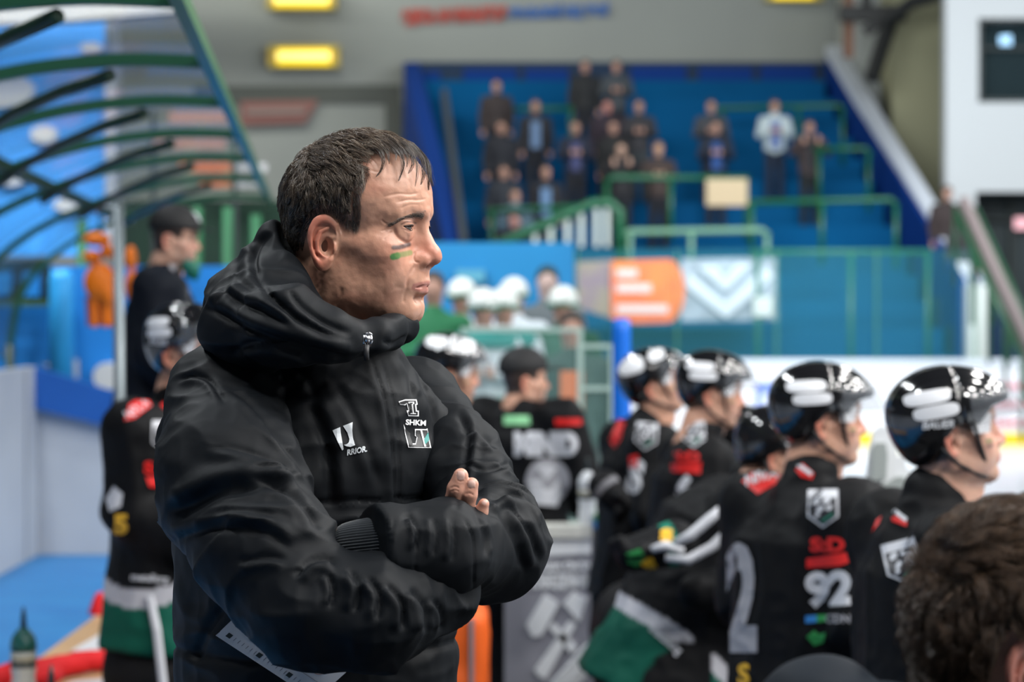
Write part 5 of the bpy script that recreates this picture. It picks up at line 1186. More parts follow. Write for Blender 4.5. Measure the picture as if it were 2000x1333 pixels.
# ---- man in the near right corner --------------------------------------------------
t, H = setup('person', 'bareheaded man with wavy brown hair and slate jacket, his ear at the picture corner', 2004, 1250, 2.08, 0.05)
M, I, R = person_head(t, H, 0.0, -0.05, 0.0022, paint=False, base=(0.60, 0.36, 0.28), stubble=0.0, eyes=True)
hl = [(0.075, 0.075), (0.04, 0.055), (0.030, 0.02), (0.012, 0.0), (-0.006, 0.012), (-0.032, 0.012), (-0.040, -0.03), (-0.046, -0.07), (-0.06, -0.12), (-0.2, -0.12), (-0.2, 0.2), (0.2, 0.2), (0.10, 0.085)]
def fm_hair():
    fl = lambda q: head_field(q, neck=True, ears=False, detail=False, mouth=0)
    def capf(p):
        q = I(p).astype(np.float32); d = fl(q) - 0.007; w = poly_sd(q[:, 0], q[:, 2], hl); return smax(np.maximum(d, -(d + 0.012)), -(w - 0.004).astype(np.float32), 0.004)
    V, F = surf(capf, H - 0.18, H + 0.17, 0.003); o = mk('hair', V, F, mat('hair_brown_base', (0.035, 0.022, 0.013, 1), rough=0.6), t)
    q = I(V); ok = np.where((np.abs(fl(q.astype(np.float32)) - 0.007) < 0.002))[0]; rng = np.random.default_rng(3); R1 = q[rng.choice(ok, 20000)] + rng.normal(0, 0.001, (20000, 3))
    def fl2(c, t_):
        D = np.zeros_like(c); u = c[:, 2]; tp = np.clip((u - 0.03) / 0.05, 0, 1); D[:, 0] = 0.7 * tp + 0.4 * vnoise(c, 0.02, 3); D[:, 2] = -1 + tp + 0.3 * vnoise(c, 0.02, 5); D[:, 1] = 0.6 * vnoise(c, 0.018, 8); return D
    ln = np.interp(R1[:, 2], [-0.06, 0.02, 0.09], [0.008, 0.018, 0.032])
    strands('hair_strands', fl, R1, ln * rng.uniform(0.6, 1.2, len(R1)), fl2, lambda t_: 0.008 + 0.010 * math.sin(min(1, t_ * 1.2) * 2.2), 0.00026, mat('hair_strand2', rough=0.32, vcol='Col', spec=0.6), o, M, clumps=700, clump=0.72, seed=12, steps=6, greyf=0.3, wob=0.0012, colors=((0.050, 0.028, 0.015), (0.16, 0.095, 0.055)))
fm_hair()
nb = H + np.array((-0.09, 0.0, -0.20)); 
jo, jt, Mb, Mw = body(t, nb, 0.0, [([(-0.01, -0.19, -0.08), (-0.05, -0.25, -0.35), (0.12, -0.22, -0.55)], [0.085, 0.08, 0.06]), armL], res=0.009, name='jacket', m=mat('jacket_slate', (0.005, 0.009, 0.015, 1), rough=0.7, spec=0.2), length=0.74)
def hood2(p):
    q = local(nb, 0.0)[1](p).astype(np.float32); d = chain(q, [(0.03, -0.12, 0.08), (-0.04, -0.11, 0.125), (-0.095, -0.04, 0.13), (-0.09, 0.05, 0.10), (0.0, 0.11, 0.04)], [0.035, 0.050, 0.055, 0.05, 0.03], 0.02); return d
V, F = surf(hood2, nb - 0.2, nb + 0.2, 0.006); mk('hood', V + normals(V, F) * (0.006 * vnoise(V, 0.04, 3))[:, None], F, mat('jacket_slate'), t)
legs(t, Mb((0, 0, -0.6)), 0.0, 0.05, mat('trouser_dark', (0.01, 0.011, 0.014, 1), rough=0.8))
print('bench people', time.time() - T0)
# ================================================================== the arena
def poly_px(b, pts, d, th=0.05):
    """flat panel d metres away, th thick, outline in columns and rows"""
    k = d / FPX; b.prism([((x - 1000) * k, (600 - y) * k) for x, y in pts], (0, d, CAMZ), (1, 0, 0), (0, 0, 1), (0, 1, 0), th); return b
def slab(name, lo, hi, m, kind='structure'):
    o = MB().box(lo, hi).build(name, m); 
    if kind: o['kind'] = kind
    return o
concrete = mat('rubber_floor', (0.02, 0.021, 0.023, 1), rough=0.7, noise=(3, (0.035, 0.036, 0.038, 1), 0.2)); bluefloor = mat('blue_rubber', (0.02, 0.17, 0.46, 1), rough=0.55, noise=(2.5, (0.03, 0.24, 0.55, 1), 0.25))
slab('floor', (-7, -3, -0.3), (1.7, 48, 0.05), concrete); slab('floor_walkway', (-3.05, -1, 0.05), (-1.12, 15.5, 0.42), bluefloor); slab('floor_platform', (-0.95, 1.9, 0.05), (0.28, 3.55, 0.42), concrete); slab('floor_far_bench', (-1.2, 13.2, 0.05), (1.3, 19.4, 0.40), concrete)
slab('floor_ice', (1.7, -6, -0.3), (32, 35, 0.0), mat('ice', (0.68, 0.74, 0.80, 1), rough=0.22, noise=(0.8, (0.72, 0.79, 0.88, 1), 0.3), spec=0.5))
slab('floor_beyond', (1.7, 35.4, -0.3), (32, 48, 0.0), concrete)
wallm = mat('wall_beige', (0.30, 0.325, 0.30, 1), rough=0.85, noise=(0.6, (0.27, 0.29, 0.275, 1), 0.3)); lightw = mat('wall_light', (0.55, 0.57, 0.58, 1), rough=0.8, noise=(0.5, (0.50, 0.52, 0.53, 1), 0.3))
slab('wall_far', (-30, 47, -0.3), (14, 47.4, 11.5), wallm)
b = MB(); poly_px(b, [(380, 168), (782, 165), (782, 202), (380, 205)], 46.95, 0.12); poly_px(b, [(752, 200), (784, 200), (784, 620), (752, 620)], 46.9, 0.15); o = b.build('trim_1', mat('wall_dark_band', (0.10, 0.11, 0.10, 1), rough=0.9)); o['kind'] = 'structure'  # darker horizontal band and dark vertical gap on the far wall
olive = mat('wall_olive', (0.36, 0.36, 0.23, 1), rough=0.85)
o = poly_px(MB(), [(1655, -200), (1745, -200), (1745, 520), (1655, 520)], 45.5, 1.4).build('wall_pier', mat('wall_grey', (0.42, 0.45, 0.44, 1), rough=0.85)); o['kind'] = 'structure'
o = poly_px(MB(), [(1742, -200), (1850, -200), (1850, 640), (1742, 640)], 44.0, 1.4).build('wall_side', olive); o['kind'] = 'structure'
whitew = mat('wall_white', (0.56, 0.60, 0.62, 1), rough=0.8)
b = MB(); Y = 40.0
for r in ([(1848, -260), (2400, -260), (2400, 40), (1848, 40)], [(1848, 40), (1916, 40), (1916, 195), (1848, 195)], [(2250, 40), (2400, 40), (2400, 195), (2250, 195)], [(1848, 195), (2400, 195), (2400, 375), (1848, 375)], [(1848, 375), (1906, 375), (1906, 720), (1848, 720)], [(2200, 375), (2400, 375), (2400, 720), (2200, 720)]): poly_px(b, r, Y, 0.4)
o = b.build('wall_right', whitew); o['kind'] = 'structure'
darkin = mat('dark_room', (0.02, 0.035, 0.04, 1), rough=0.5)
w1 = poly_px(MB(), [(1914, 38), (2252, 38), (2252, 197), (1914, 197)], Y + 0.35, 0.05).build('window_1', mat('window_dark', (0.012, 0.025, 0.03, 1), rough=0.6, spec=0.1)); w1['kind'] = 'structure'
b = MB(); poly_px(b, [(1912, 36), (2254, 36), (2254, 42), (1912, 42)], Y - 0.03, 0.1); poly_px(b, [(1912, 192), (2254, 192), (2254, 199), (1912, 199)], Y - 0.03, 0.1); poly_px(b, [(1912, 36), (1918, 36), (1918, 199), (1912, 199)], Y - 0.03, 0.1); poly_px(b, [(1916, 92), (2252, 92), (2252, 97), (1916, 97)], Y + 0.2, 0.05); b.build('window_frame', mat('frame_dark', (0.03, 0.04, 0.04, 1)), w1)
poly_px(MB(), [(1952, 70), (1975, 68), (1976, 88), (1953, 88)], Y + 0.3, 0.03).build('lit_lamp', mat('lamp_cool', (0.3, 0.5, 0.7, 1), emit=((0.4, 0.7, 1, 1), 1.0)), w1)
w2 = poly_px(MB(), [(1900, 375), (2202, 375), (2202, 720), (1900, 720)], Y + 1.2, 0.05).build('door_1', darkin); w2['kind'] = 'structure'
b = MB(); poly_px(b, [(1906, 425), (2200, 425), (2200, 431), (1906, 431)], Y + 1.0, 0.1); poly_px(b, [(1972, 375), (1980, 375), (1980, 720), (1972, 720)], Y + 1.0, 0.1); b.build('door_frame', mat('frame_dark'), w2)
poly_px(MB(), [(1982, 425), (2015, 425), (2015, 448), (1982, 448)], Y + 0.95, 0.05).build('lit_sign', mat('lamp_pink', (0.6, 0.3, 0.35, 1), emit=((1, 0.55, 0.6, 1), 0.8)), w2)
slab('ceiling', (-30, 5, 11.5), (32, 48, 11.8), mat('ceiling_dark', (0.03, 0.035, 0.04, 1)))
b = MB(); b.box((-16, 44.5, 7.83), (-3.6, 45.0, 8.6)); o = b.build('trim_2', mat('beam_dark', (0.015, 0.02, 0.02, 1))); o['kind'] = 'structure'

# ---- lamps on the far wall
def wall_lamp(x0, x1, y0, y1, label, d=46.6):
    t = thing('wall_lamp', label, 'lamp', P((x0 + x1) / 2, y1, d), 'yellow lamps along the far wall'); k = d / FPX
    b = MB(); b.box(P(x0 - 3, y1 + 3, d + .02) , P(x1 + 3, y0 - 3, d + .38)); b.build('housing', mat('lamp_housing', (0.5, 0.42, 0.1, 1)), t)
    b = MB(); r = (y1 - y0) / 2 * k; pts = [P(x0 + (y1 - y0) / 2, (y0 + y1) / 2, d), P(x1 - (y1 - y0) / 2, (y0 + y1) / 2, d)]; b.tube(pts, r, 16); b.build('diffuser', mat('lamp_yellow', (1, 0.7, 0.02, 1), emit=((1.0, 0.72, 0.0, 1), 1.05)), t, True)
    b = MB(); b.tube([p + np.array((0, -r, 0)) for p in pts], r * 0.45, 12); b.build('bright_tube', mat('lamp_tube', (1, 0.85, 0.4, 1), emit=((1.0, 0.82, 0.22, 1), 1.6)), t, True)
wall_lamp(526, 662, 95, 128, 'glowing yellow strip lamp in the middle of the far wall'); wall_lamp(524, 656, -12, 14, 'glowing yellow strip lamp directly above another one'); wall_lamp(1500, 1600, -26, -2, 'glowing yellow strip lamp above the blue stand')
# ---- lettering on the far wall
def sign(txt, cx, cy, h, w, col, name, d=46.9, rot=0.02, shear=0.3, parent=None):
    bm = text2d(txt, 1.0, 0.06, shear); xs = [v.co.x for v in bm.verts]; k = d / FPX; sx = w / (max(xs) - min(xs)) * k; sy = h / 0.72 * k; o = P(cx, cy, d); V = []; bm.verts.index_update()
    for v in bm.verts: x, y = v.co.x * sx, v.co.y * sy; V.append(o + np.array((x * math.cos(rot) - y * math.sin(rot), 0, x * math.sin(rot) + y * math.cos(rot))))
    F = [tuple(q.index for q in f.verts) for f in bm.faces]; bm.free(); n = len(V); V2 = V + [q + np.array((0, 0.04, 0)) for q in V]; F2 = F + [tuple(i + n for i in f[::-1]) for f in F]
    return mk(name, V2, F2, col, parent, False)
t = thing('wall_lettering', 'long red and blue italic lettering high on the far wall', 'sign', P(980, 40, 46.9))
sign('ЗДЕСЬ НАЧИНАЕТСЯ', 884, 31, 24, 208, mat('letter_red', (0.45, 0.06, 0.04, 1), rough=0.6), 'red_lettering', rot=0.035, parent=t); sign('УРАЛЬСКИЙ ЛЕД ТВОЙ', 1090, 24, 19, 196, mat('letter_blue', (0.04, 0.14, 0.42, 1), rough=0.6), 'blue_lettering', rot=0.03, parent=t)
t = thing('wall_banner', 'faded red banner with slanted end low on the far wall', 'banner', P(545, 240, 46.8)); poly_px(MB(), [(470, 198), (622, 196), (596, 240), (470, 244)], 46.8, 0.05).build('cloth', mat('banner_faded', (0.24, 0.11, 0.095, 1), rough=0.8), t); poly_px(MB(), [(480, 212), (600, 210), (594, 222), (480, 224)], 46.74, 0.03).build('pale_stripe', mat('banner_pale', (0.26, 0.20, 0.18, 1), rough=0.8), t)
# ---- hanging dark gear, top right
b = MB(); b.box(P(1642, 40, 43), P(1765, 14, 43.3)); b.box(P(1685, 14, 43), P(1700, -60, 43.2)); b.bar(P(1742, 30, 43), P(1702, 156, 42.5), 0.20, 0.20); b.bar(P(1690, 62, 43), P(1722, 40, 43), 0.2, 0.2); b.tube([P(1730, 40, 42.5), P(1780, 5, 42), P(1850, -15, 41)], 0.12, 8)
o = b.build('ceiling_loudspeaker', mat('gear_black', (0.02, 0.022, 0.022, 1), rough=0.6)); tag(o, 'black loudspeaker frame hanging under the roof beside the white wall', 'loudspeaker')
b = MB(); b.box(P(1650, 112, 43.6), P(1664, -60, 43.8)); o = b.build('hanger_post', mat('rust_brown', (0.20, 0.09, 0.05, 1))); tag(o, 'thin rust brown post hanging down beside the loudspeaker', 'post')

# ---- the blue stand
NS = 13; Y0, Z0, DY, DZ = 36.4, 1.25, 0.78, 0.42
def sx(px_, d): return (px_ - 1000) * d / FPX
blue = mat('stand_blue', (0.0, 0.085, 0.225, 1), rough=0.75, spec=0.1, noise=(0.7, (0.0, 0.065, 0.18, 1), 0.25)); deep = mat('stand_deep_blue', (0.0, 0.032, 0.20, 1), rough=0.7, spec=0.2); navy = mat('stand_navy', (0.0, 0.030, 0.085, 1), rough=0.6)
b = MB()
for i in range(NS):
    y = Y0 + i * DY; z = Z0 + i * DZ; xl = np.interp(y, [36, 46], [-0.75, -1.75]); xr = np.interp(y, [36, 46], [6.75, 5.9]); b.box((xl, y, -0.2), (xr, y + DY + 0.02, z))
o = b.build('stand_terrace', blue); o['kind'] = 'structure'
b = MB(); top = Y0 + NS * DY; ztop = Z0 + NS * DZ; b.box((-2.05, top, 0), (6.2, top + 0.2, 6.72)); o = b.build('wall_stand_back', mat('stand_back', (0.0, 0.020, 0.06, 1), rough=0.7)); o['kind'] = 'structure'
b = MB()
for x0, x1, y0, y1 in ((800, 860, 140, 215), (905, 1010, 135, 200), (1025, 1110, 135, 205), (1232, 1340, 130, 165), (1365, 1470, 132, 190), (1485, 1590, 130, 190), (1275, 1340, 172, 205)): poly_px(b, [(x0, y0), (x1, y0), (x1, y1), (x0, y1)], top - 0.06, 0.05)
o = b.build('stand_panels', deep); tag(o, 'row of deep blue panels on the wall behind the top row', 'panels')
# side walls of the stand: deep blue, slanted
def slant(name, lo_px, hi_px, m, th, d0=36.6, d1=46.3):
    b = MB(); pts = [P(*lo_px, d0), P(*hi_px, d1)]; a, c = pts; V = [a, c, (c[0], c[1], 0), (a[0], a[1], 0)]; V = [np.array(v, float) for v in V]; V2 = [v + np.array((th, 0, 0)) for v in V]; b.add(V + V2, [(0, 1, 2, 3), (7, 6, 5, 4), (0, 4, 5, 1), (1, 5, 6, 2), (2, 6, 7, 3), (3, 7, 4, 0)]); o = b.build(name, m); o['kind'] = 'structure'; return o
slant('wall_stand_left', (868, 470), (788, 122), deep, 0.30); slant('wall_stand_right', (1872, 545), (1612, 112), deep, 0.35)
b = MB(); b.bar(P(905, 480, 36.4), P(868, 185, 44.5), 0.10, 0.25); b.bar(P(905, 480, 36.4), P(905, 690, 36.4), 0.1, 0.1, up=(0, 1, 0)); o = b.build('stair_rail', mat('rail_grey', (0.05, 0.06, 0.065, 1))); tag(o, 'long grey slanting rail at the left side of the blue stand', 'handrail')
par = mat('parapet_white', (0.62, 0.68, 0.76, 1), rough=0.5)
t = thing('parapet', 'white slanting parapet with an upright end post beside the stand', 'parapet', (7.0, 36.5, 0)); b = MB(); b.bar(P(1626, 98, 46.2), P(1903, 560, 36.6), 0.27, 0.20); b.build('coping', par, t); b = MB(); b.box((sx(1885, 36.5), 36.3, 0), (sx(1925, 36.5), 36.7, CAMZ + 42 * 36.5 / FPX)); b.build('end_post', mat('post_pale', (0.66, 0.72, 0.70, 1), rough=0.5), t)
t = thing('stair_flight', 'steep stair flight with brown side and green rails at the right edge', 'stairs', (6.8, 33.0, 0)); b = MB(); b.bar(P(1880, 402, 34.5), P(2010, 690, 31.0), 0.12, 0.30); b.build('side_board', mat('stair_brown', (0.16, 0.13, 0.13, 1)), t)
for k, (dx, dz) in enumerate(((-14, -4), (26, -4))):
    b = MB(); b.tube([P(1880 + dx, 412 + dz, 34.4), P(2010 + dx, 700 + dz, 30.9)], 0.045, 8)
    for j in range(5): q = P(1880 + dx + 130 * j / 4, 412 + dz + 288 * j / 4, 34.4 - 3.5 * j / 4); b.tube([q, q * np.array((1, 1, 0)) + np.array((0, 0, max(0.0, q[2] - 1.1)))], 0.03, 6)
    b.build('handrail', mat('rail_green_dark', (0.01, 0.07, 0.03, 1), rough=0.4), t, True)

b = MB(); b.box((6.62, 37.7, 0.05), (7.9, 38.5, 2.15)); b.box((6.70, 36.9, 0.05), (7.9, 37.7, 1.72)); b.build('steps', navy, t)
# ---- green rails of the stand, each rail run with its posts
rg = mat('rail_green', (0.010, 0.10, 0.045, 1), rough=0.35); rp_ = mat('rail_pale_green', (0.14, 0.30, 0.20, 1), rough=0.35)
def rail(label, pts, posts, m=rg, r=0.045, d=38.0, drop=1.0):
    t = thing('guard_rail', label, 'railing', P(pts[0][0], pts[0][1], d) - np.array((0, 0, drop)))
    b = MB(); b.tube([P(x, y, d) for x, y in pts], r, 8); b.build('top_rail', m, t, True)
    for x in posts:
        y = np.interp(x, [p[0] for p in pts], [p[1] for p in pts]); q = P(x, y, d); b = MB(); b.tube([q, q - np.array((0, 0, drop))], r * 0.85, 8); b.build('post', m, t, True)
rail('green guard rail carrying the beige board, middle of the stand', [(1180, 362), (1195, 346), (1462, 348)], (1185, 1310, 1458), d=38.2)
rail('green guard rail right of the beige board in front of the standing fans', [(1464, 396), (1740, 390), (1752, 402)], (1468, 1605, 1750), d=37.9, r=0.05)
rail('pale green guard rail just above the orange banner', [(1215, 462), (1228, 453), (1488, 450), (1500, 460)], (1230, 1350, 1498), m=rp_, d=37.3, r=0.05, drop=0.6)
rail('green guard rail left of the stair gate, in front of the dark group', [(950, 412), (1190, 402), (1210, 420)], (960, 1080, 1205), d=38.0)
rail('thin green rail high on the right of the stand', [(1590, 292), (1690, 290), (1702, 304)], (1600, 1696), d=40.5); rail('thin dark green rail under the deep blue panels', [(1400, 212), (1640, 206), (1650, 216)], (1410, 1560, 1646), d=42.6)
rail('thin green rail behind the upper left fans', [(985, 214), (1120, 212)], (990, 1115), d=42.4)
rail('green lower rail behind the rink glass at the right', [(1470, 492), (1815, 492)], (1480, 1662, 1812), d=36.2, drop=2.83)
t = thing('stair_gate', 'glazed stair gate with a curved green frame and white bars', 'gate', P(1180, 480, 37.0)); b = MB(); b.tube([P(940, 492, 37), P(1010, 462, 37), P(1110, 418, 37), P(1160, 396, 37), P(1192, 396, 37), P(1210, 412, 37), P(1212, 520, 37)], 0.075, 10); b.build('frame', rg, t, True)
for x, y in ((1045, 452), (1075, 440), (1108, 428), (1135, 416), (1165, 408), (1185, 405)): b = MB(); b.box(P(x - 4, 482, 37.02), P(x + 5, y, 37.06)); b.build('bar', mat('bar_white', (0.5, 0.58, 0.55, 1)), t)
t = thing('notice_board', 'blank beige board hung on the green rail', 'board', P(1418, 402, 38.0)); b = MB(); b.box(P(1380, 402, 38.0), P(1459, 350, 38.05)); b.build('panel', mat('board_beige', (0.48, 0.38, 0.24, 1), rough=0.7), t)
# ---- banner in front of the stand
t = thing('advert_banner', 'wide banner, orange with pale lines at left and silver arrows at right', 'banner', P(1320, 635, 36.25)); Yb = 36.25
poly_px(MB(), [(1124, 512), (1195, 508), (1195, 622), (1124, 600)], Yb, 0.04).build('photo_panel', mat('banner_mauve', (0.25, 0.15, 0.20, 1), noise=(2.5, (0.30, 0.22, 0.16, 1), 0.1)), t)
poly_px(MB(), [(1330, 506), (1518, 504), (1520, 626), (1330, 628)], Yb, 0.04).build('silver_panel', mat('banner_silver', (0.36, 0.42, 0.50, 1), noise=(2.0, (0.25, 0.28, 0.33, 1), 0.1)), t)
orp = [(1194, 510), (1306, 507)] + [(1306 + 31 * math.sin(a), 568 - 61 * math.cos(a)) for a in np.linspace(0.2, 2.94, 12)] + [(1306, 630), (1240, 632), (1194, 622)]
poly_px(MB(), orp, Yb - 0.05, 0.05).build('orange_panel', mat('banner_orange', (0.80, 0.13, 0.015, 1), rough=0.6, noise=(1.2, (0.85, 0.22, 0.015, 1), 0.1)), t)
bw = mat('banner_print', (0.75, 0.62, 0.60, 1))
for x0, x1, y in ((1204, 1245, 534), (1204, 1272, 563), (1204, 1305, 604)): poly_px(MB(), [(x0, y - 8), (x1, y - 8), (x1, y + 8), (x0, y + 8)], Yb - 0.07, 0.02).build('pale_line', bw, t)
for pts in ([(1345, 530), (1415, 590), (1495, 520), (1512, 540), (1418, 622), (1340, 560)], [(1360, 520), (1400, 520), (1415, 545), (1440, 515), (1470, 515), (1418, 570)]): poly_px(MB(), pts, Yb - 0.05 - 0.01 * len(pts) / 6, 0.03).build('arrow', mat('banner_white', (0.58, 0.64, 0.72, 1)), t)
poly_px(MB(), [(1472, 580), (1508, 580), (1508, 618), (1472, 618)], Yb - 0.1, 0.03).build('blank_square', mat('banner_blank', (0.62, 0.68, 0.66, 1)), t)

# ---- rink boards and glass at the far side
bw_ = mat('board_white', (0.80, 0.82, 0.86, 1), rough=0.35)
t = thing('rink_boards', 'white rink boards with a yellow kick strip on the far side of the ice', 'boards', (5, 35.1, 0))
b = MB(); b.box((0.6, 35.0, 0.17), (32, 35.15, 1.18)); b.build('board', bw_, t); b = MB(); b.box((0.6, 34.96, 0.0), (32, 35.16, 0.17)); b.build('kick_strip', mat('kick_yellow', (0.85, 0.62, 0.02, 1), rough=0.4), t)
b = MB(); b.box((0.6, 34.95, 1.18), (32, 35.2, 1.24)); b.build('top_rail', mat('rail_white', (0.7, 0.76, 0.82, 1)), t)
poly_px(MB(), [(1476, 748), (1542, 745), (1542, 838), (1476, 836)], 34.97, 0.02).build('blue_advert', mat('ad_blue', (0.16, 0.25, 0.66, 1)), t); poly_px(MB(), [(1486, 770), (1530, 768), (1530, 825), (1486, 823)], 34.95, 0.02).build('advert_field', mat('ad_pale', (0.60, 0.66, 0.85, 1)), t)
rng = np.random.default_rng(4); 
for row, (y, n) in enumerate(((754, 9), (790, 8), (826, 10))):
    x = 1926 - row * 6; b = MB()
    for k in range(n): w = rng.uniform(5, 10); poly_px(b, [(x, y - 6), (x + w * 0.35, y - 7), (x + w * 0.35, y - 1), (x + w, y - 1), (x + w, y + 5), (x, y + 6)], 34.97, 0.02); x += w + 3.5
    b.build('red_print', mat('ad_red', (0.75, 0.14, 0.18, 1)), t)
gl = mat('rink_glass', (0.10, 0.42, 0.42, 1), rough=0.05, alpha=0.07, spec=0.3)
for i in range(4):
    x0 = sx(1130, 35.1) + i * 1.45; x1 = x0 + 1.40; tt = MB().box((x0, 35.08, 1.24), (x1, 35.10, 2.84)).build('rink_glass', gl); tag(tt, 'far rink glass sheet above the white boards, %s from the blue padded post' % ('nearest', 'second', 'third', 'fourth', 'fifth', 'sixth')[i], 'glass', 'rink glass above the far boards')
for i in range(5):
    x0 = sx(1130, 35.1) + i * 1.45 - 0.025; tt = MB().box((x0 - 0.012, 35.06, 1.24), (x0 + 0.012, 35.12, 2.84)).build('glazing_bar', mat('post_green', (0.05, 0.20, 0.12, 1))); tag(tt, 'thin green upright holding the far rink glass, %s from the blue padded post' % ('nearest', 'second', 'third', 'fourth', 'fifth', 'sixth', 'seventh')[i], 'upright', 'thin uprights of the far rink glass')
# ---- near end of the bench: boards with hammer print, padded post, pale frames
t = thing('bench_gate', 'grey bench gate printed with white crossed hammers below two lines of lettering', 'gate', (0.22, 9.6, 0.05)); Yg = 9.6
b = MB(); poly_px(b, [(985, 1052), (1158, 1052), (1158, 1560), (985, 1560)], Yg, 0.06); b.build('panel', mat('gate_grey', (0.28, 0.28, 0.32, 1), rough=0.7), t)
b = MB(); poly_px(b, [(985, 1028), (1156, 1028), (1156, 1052), (985, 1052)], Yg - 0.03, 0.14); b.build('top_rail', mat('gate_rail', (0.60, 0.60, 0.55, 1)), t)
gp = mat('gate_print', (0.80, 0.82, 0.84, 1), rough=0.6); poly_px(MB(), [(985, 1056), (1154, 1052), (1154, 1082), (985, 1092)], Yg - 0.012, 0.012).build('pale_band', gp, t)
sign('НАША СИЛА', 1098, 1107, 15, 112, gp, 'lettering', d=Yg - 0.012, rot=0.02, shear=0, parent=t); sign('ПОБЕДИМЫ', 1092, 1137, 24, 132, gp, 'lettering', d=Yg - 0.012, rot=0.03, shear=0, parent=t)
for pts in ([(1028, 1222), (1064, 1160), (1092, 1180), (1058, 1242), (1040, 1246)], [(1100, 1180), (1120, 1156), (1146, 1170), (1132, 1216)], [(1072, 1226), (1082, 1218), (1128, 1266), (1116, 1278)], [(1052, 1322), (1044, 1310), (1112, 1214), (1124, 1222), (1066, 1328)]): poly_px(MB(), pts, Yg - 0.015, 0.015).build('hammer_print', gp, t)
b = MB(); b.bar(P(1085, 1345, 9.3), P(1155, 1268, 9.3), 0.05, 0.05); b.bar(P(1100, 1352, 9.28), P(1162, 1290, 9.28), 0.03, 0.04); b.build('brace', gp, t)
t = thing('padded_post', 'upright post wrapped in bright blue padding', 'post', (sx(1216, 9.45), 9.45, 0.05)); b = MB(); c = np.array((sx(1214, 9.45), 9.45, 0.05)); b.lathe([(0.034, 0.0), (0.036, 1.0), (0.036, 1.85), (0.033, 1.895), (0.02, 1.905)], c, 20); b.build('padding', mat('pad_blue', (0.0, 0.13, 0.62, 1), rough=0.45), t, True)
for k in (0.7, 1.1, 1.5): b = MB(); b.lathe([(0.0375, k), (0.0375, k + 0.02)], c, 20); b.build('strap', mat('strap_blue', (0.0, 0.07, 0.40, 1)), t, True)
fm = mat('frame_palegreen', (0.34, 0.46, 0.42, 1), rough=0.4)
def frame(label, x0, x1, y0, y1, d, w=9, bars=()):
    t = thing('glazed_frame', label, 'frame', P((x0 + x1) / 2, y1, d)); 
    for nm, r in (('stile', (x0, x0 + w, y0, 600 + 1.95 * FPX / d)), ('stile', (x1 - w, x1, y0, 600 + 1.95 * FPX / d)), ('rail', (x0 + w, x1 - w, y0, y0 + w)), ('rail', (x0 + w, x1 - w, y1 - w, y1))): b = MB(); b.box(P(r[0], r[3], d), P(r[1], r[2], d + 0.04)); b.build(nm, fm, t)
    for yb in bars: b = MB(); b.box(P(x0 + w, yb + w, d), P(x1 - w, yb, d + 0.04)); b.build('rail', fm, t)
    b = MB(); b.box(P(x0 + w, y1 - w, d + 0.015), P(x1 - w, y0 + w, d + 0.022)); b.build('pane', mat('pane_green', (0.35, 0.60, 0.56, 1), rough=0.05, alpha=0.08, spec=0.3), t)
frame('pale green glazed frame between the padded post and the man in a cap', 1128, 1200, 672, 1025, 11.0, bars=(755,)); frame('low pale green glazed frame behind the man in a cap', 900, 1138, 640, 1025, 11.6, bars=(795,))
gb = mat('boards_near', (0.55, 0.57, 0.60, 1), rough=0.5); slab_b = MB().box((1.62, 1.0, 0.05), (1.70, 9.6, 1.12)).build('bench_boards', gb); tag(slab_b, 'low white boards between the bench and the ice', 'boards')
b = MB().box((0.38, 9.6, 0.05), (1.62, 9.66, 1.12)).build('end_boards', gb); tag(b, 'white boards closing the end of the players bench', 'boards')
# ---- things on the gate: bottles, cushion
def bottle(name, label, c, cap_m, body_m, h=0.19, r=0.036, tip=0.055, group=None):
    t = thing(name, label, 'bottle', c, group); b = MB(); b.lathe([(r * .9, 0), (r, .01), (r, h * .35), (r * .88, h * .5), (r, h * .65), (r, h * .95), (r * .92, h)], c, 20); b.build('flask', body_m, t, True)
    b = MB(); b.lathe([(r * 1.04, h), (r * 1.04, h + .02), (r * .9, h + .04), (r * .5, h + .06), (r * .28, h + .066)], c, 20); b.build('lid', cap_m, t, True)
    b = MB(); b.lathe([(r * 1.012, h * .70), (r * 1.012, h * .80)], c, 20); b.build('band', mat('band_dark', (0.02, 0.03, 0.03, 1)), t, True); b = MB(); b.lathe([(r * 1.012, h * .81), (r * 1.012, h * .93)], c, 20); b.build('band', mat('band_tan', (0.35, 0.33, 0.25, 1)), t, True)
    b = MB(); b.lathe([(r * .26, h + .066), (r * .2, h + .066 + tip * .6), (r * .08, h + .066 + tip)], c, 12); b.build('spout', mat('spout_dark', (0.01, 0.02, 0.022, 1), rough=0.4), t, True); return t
wb = mat('bottle_white', (0.62, 0.64, 0.66, 1), rough=0.35); dg = mat('lid_green', (0.01, 0.09, 0.08, 1), rough=0.35)
bottle('water_bottle', 'white squeeze bottle standing on the bench gate', (sx(1148, 9.6), 9.63, 1.13), wb, wb, h=0.15)
t = thing('folded_towel', 'folded blue and green towel lying on the end boards', 'towel', (sx(1175, 9.62), 9.63, 1.12)); b = MB(); b.box((sx(1160, 9.62), 9.58, 1.12), (sx(1192, 9.62), 9.68, 1.15)); b.build('towel_fold', prB, t); b = MB(); b.box((sx(1162, 9.62), 9.585, 1.15), (sx(1186, 9.62), 9.675, 1.18)); b.build('towel_fold', prG, t)
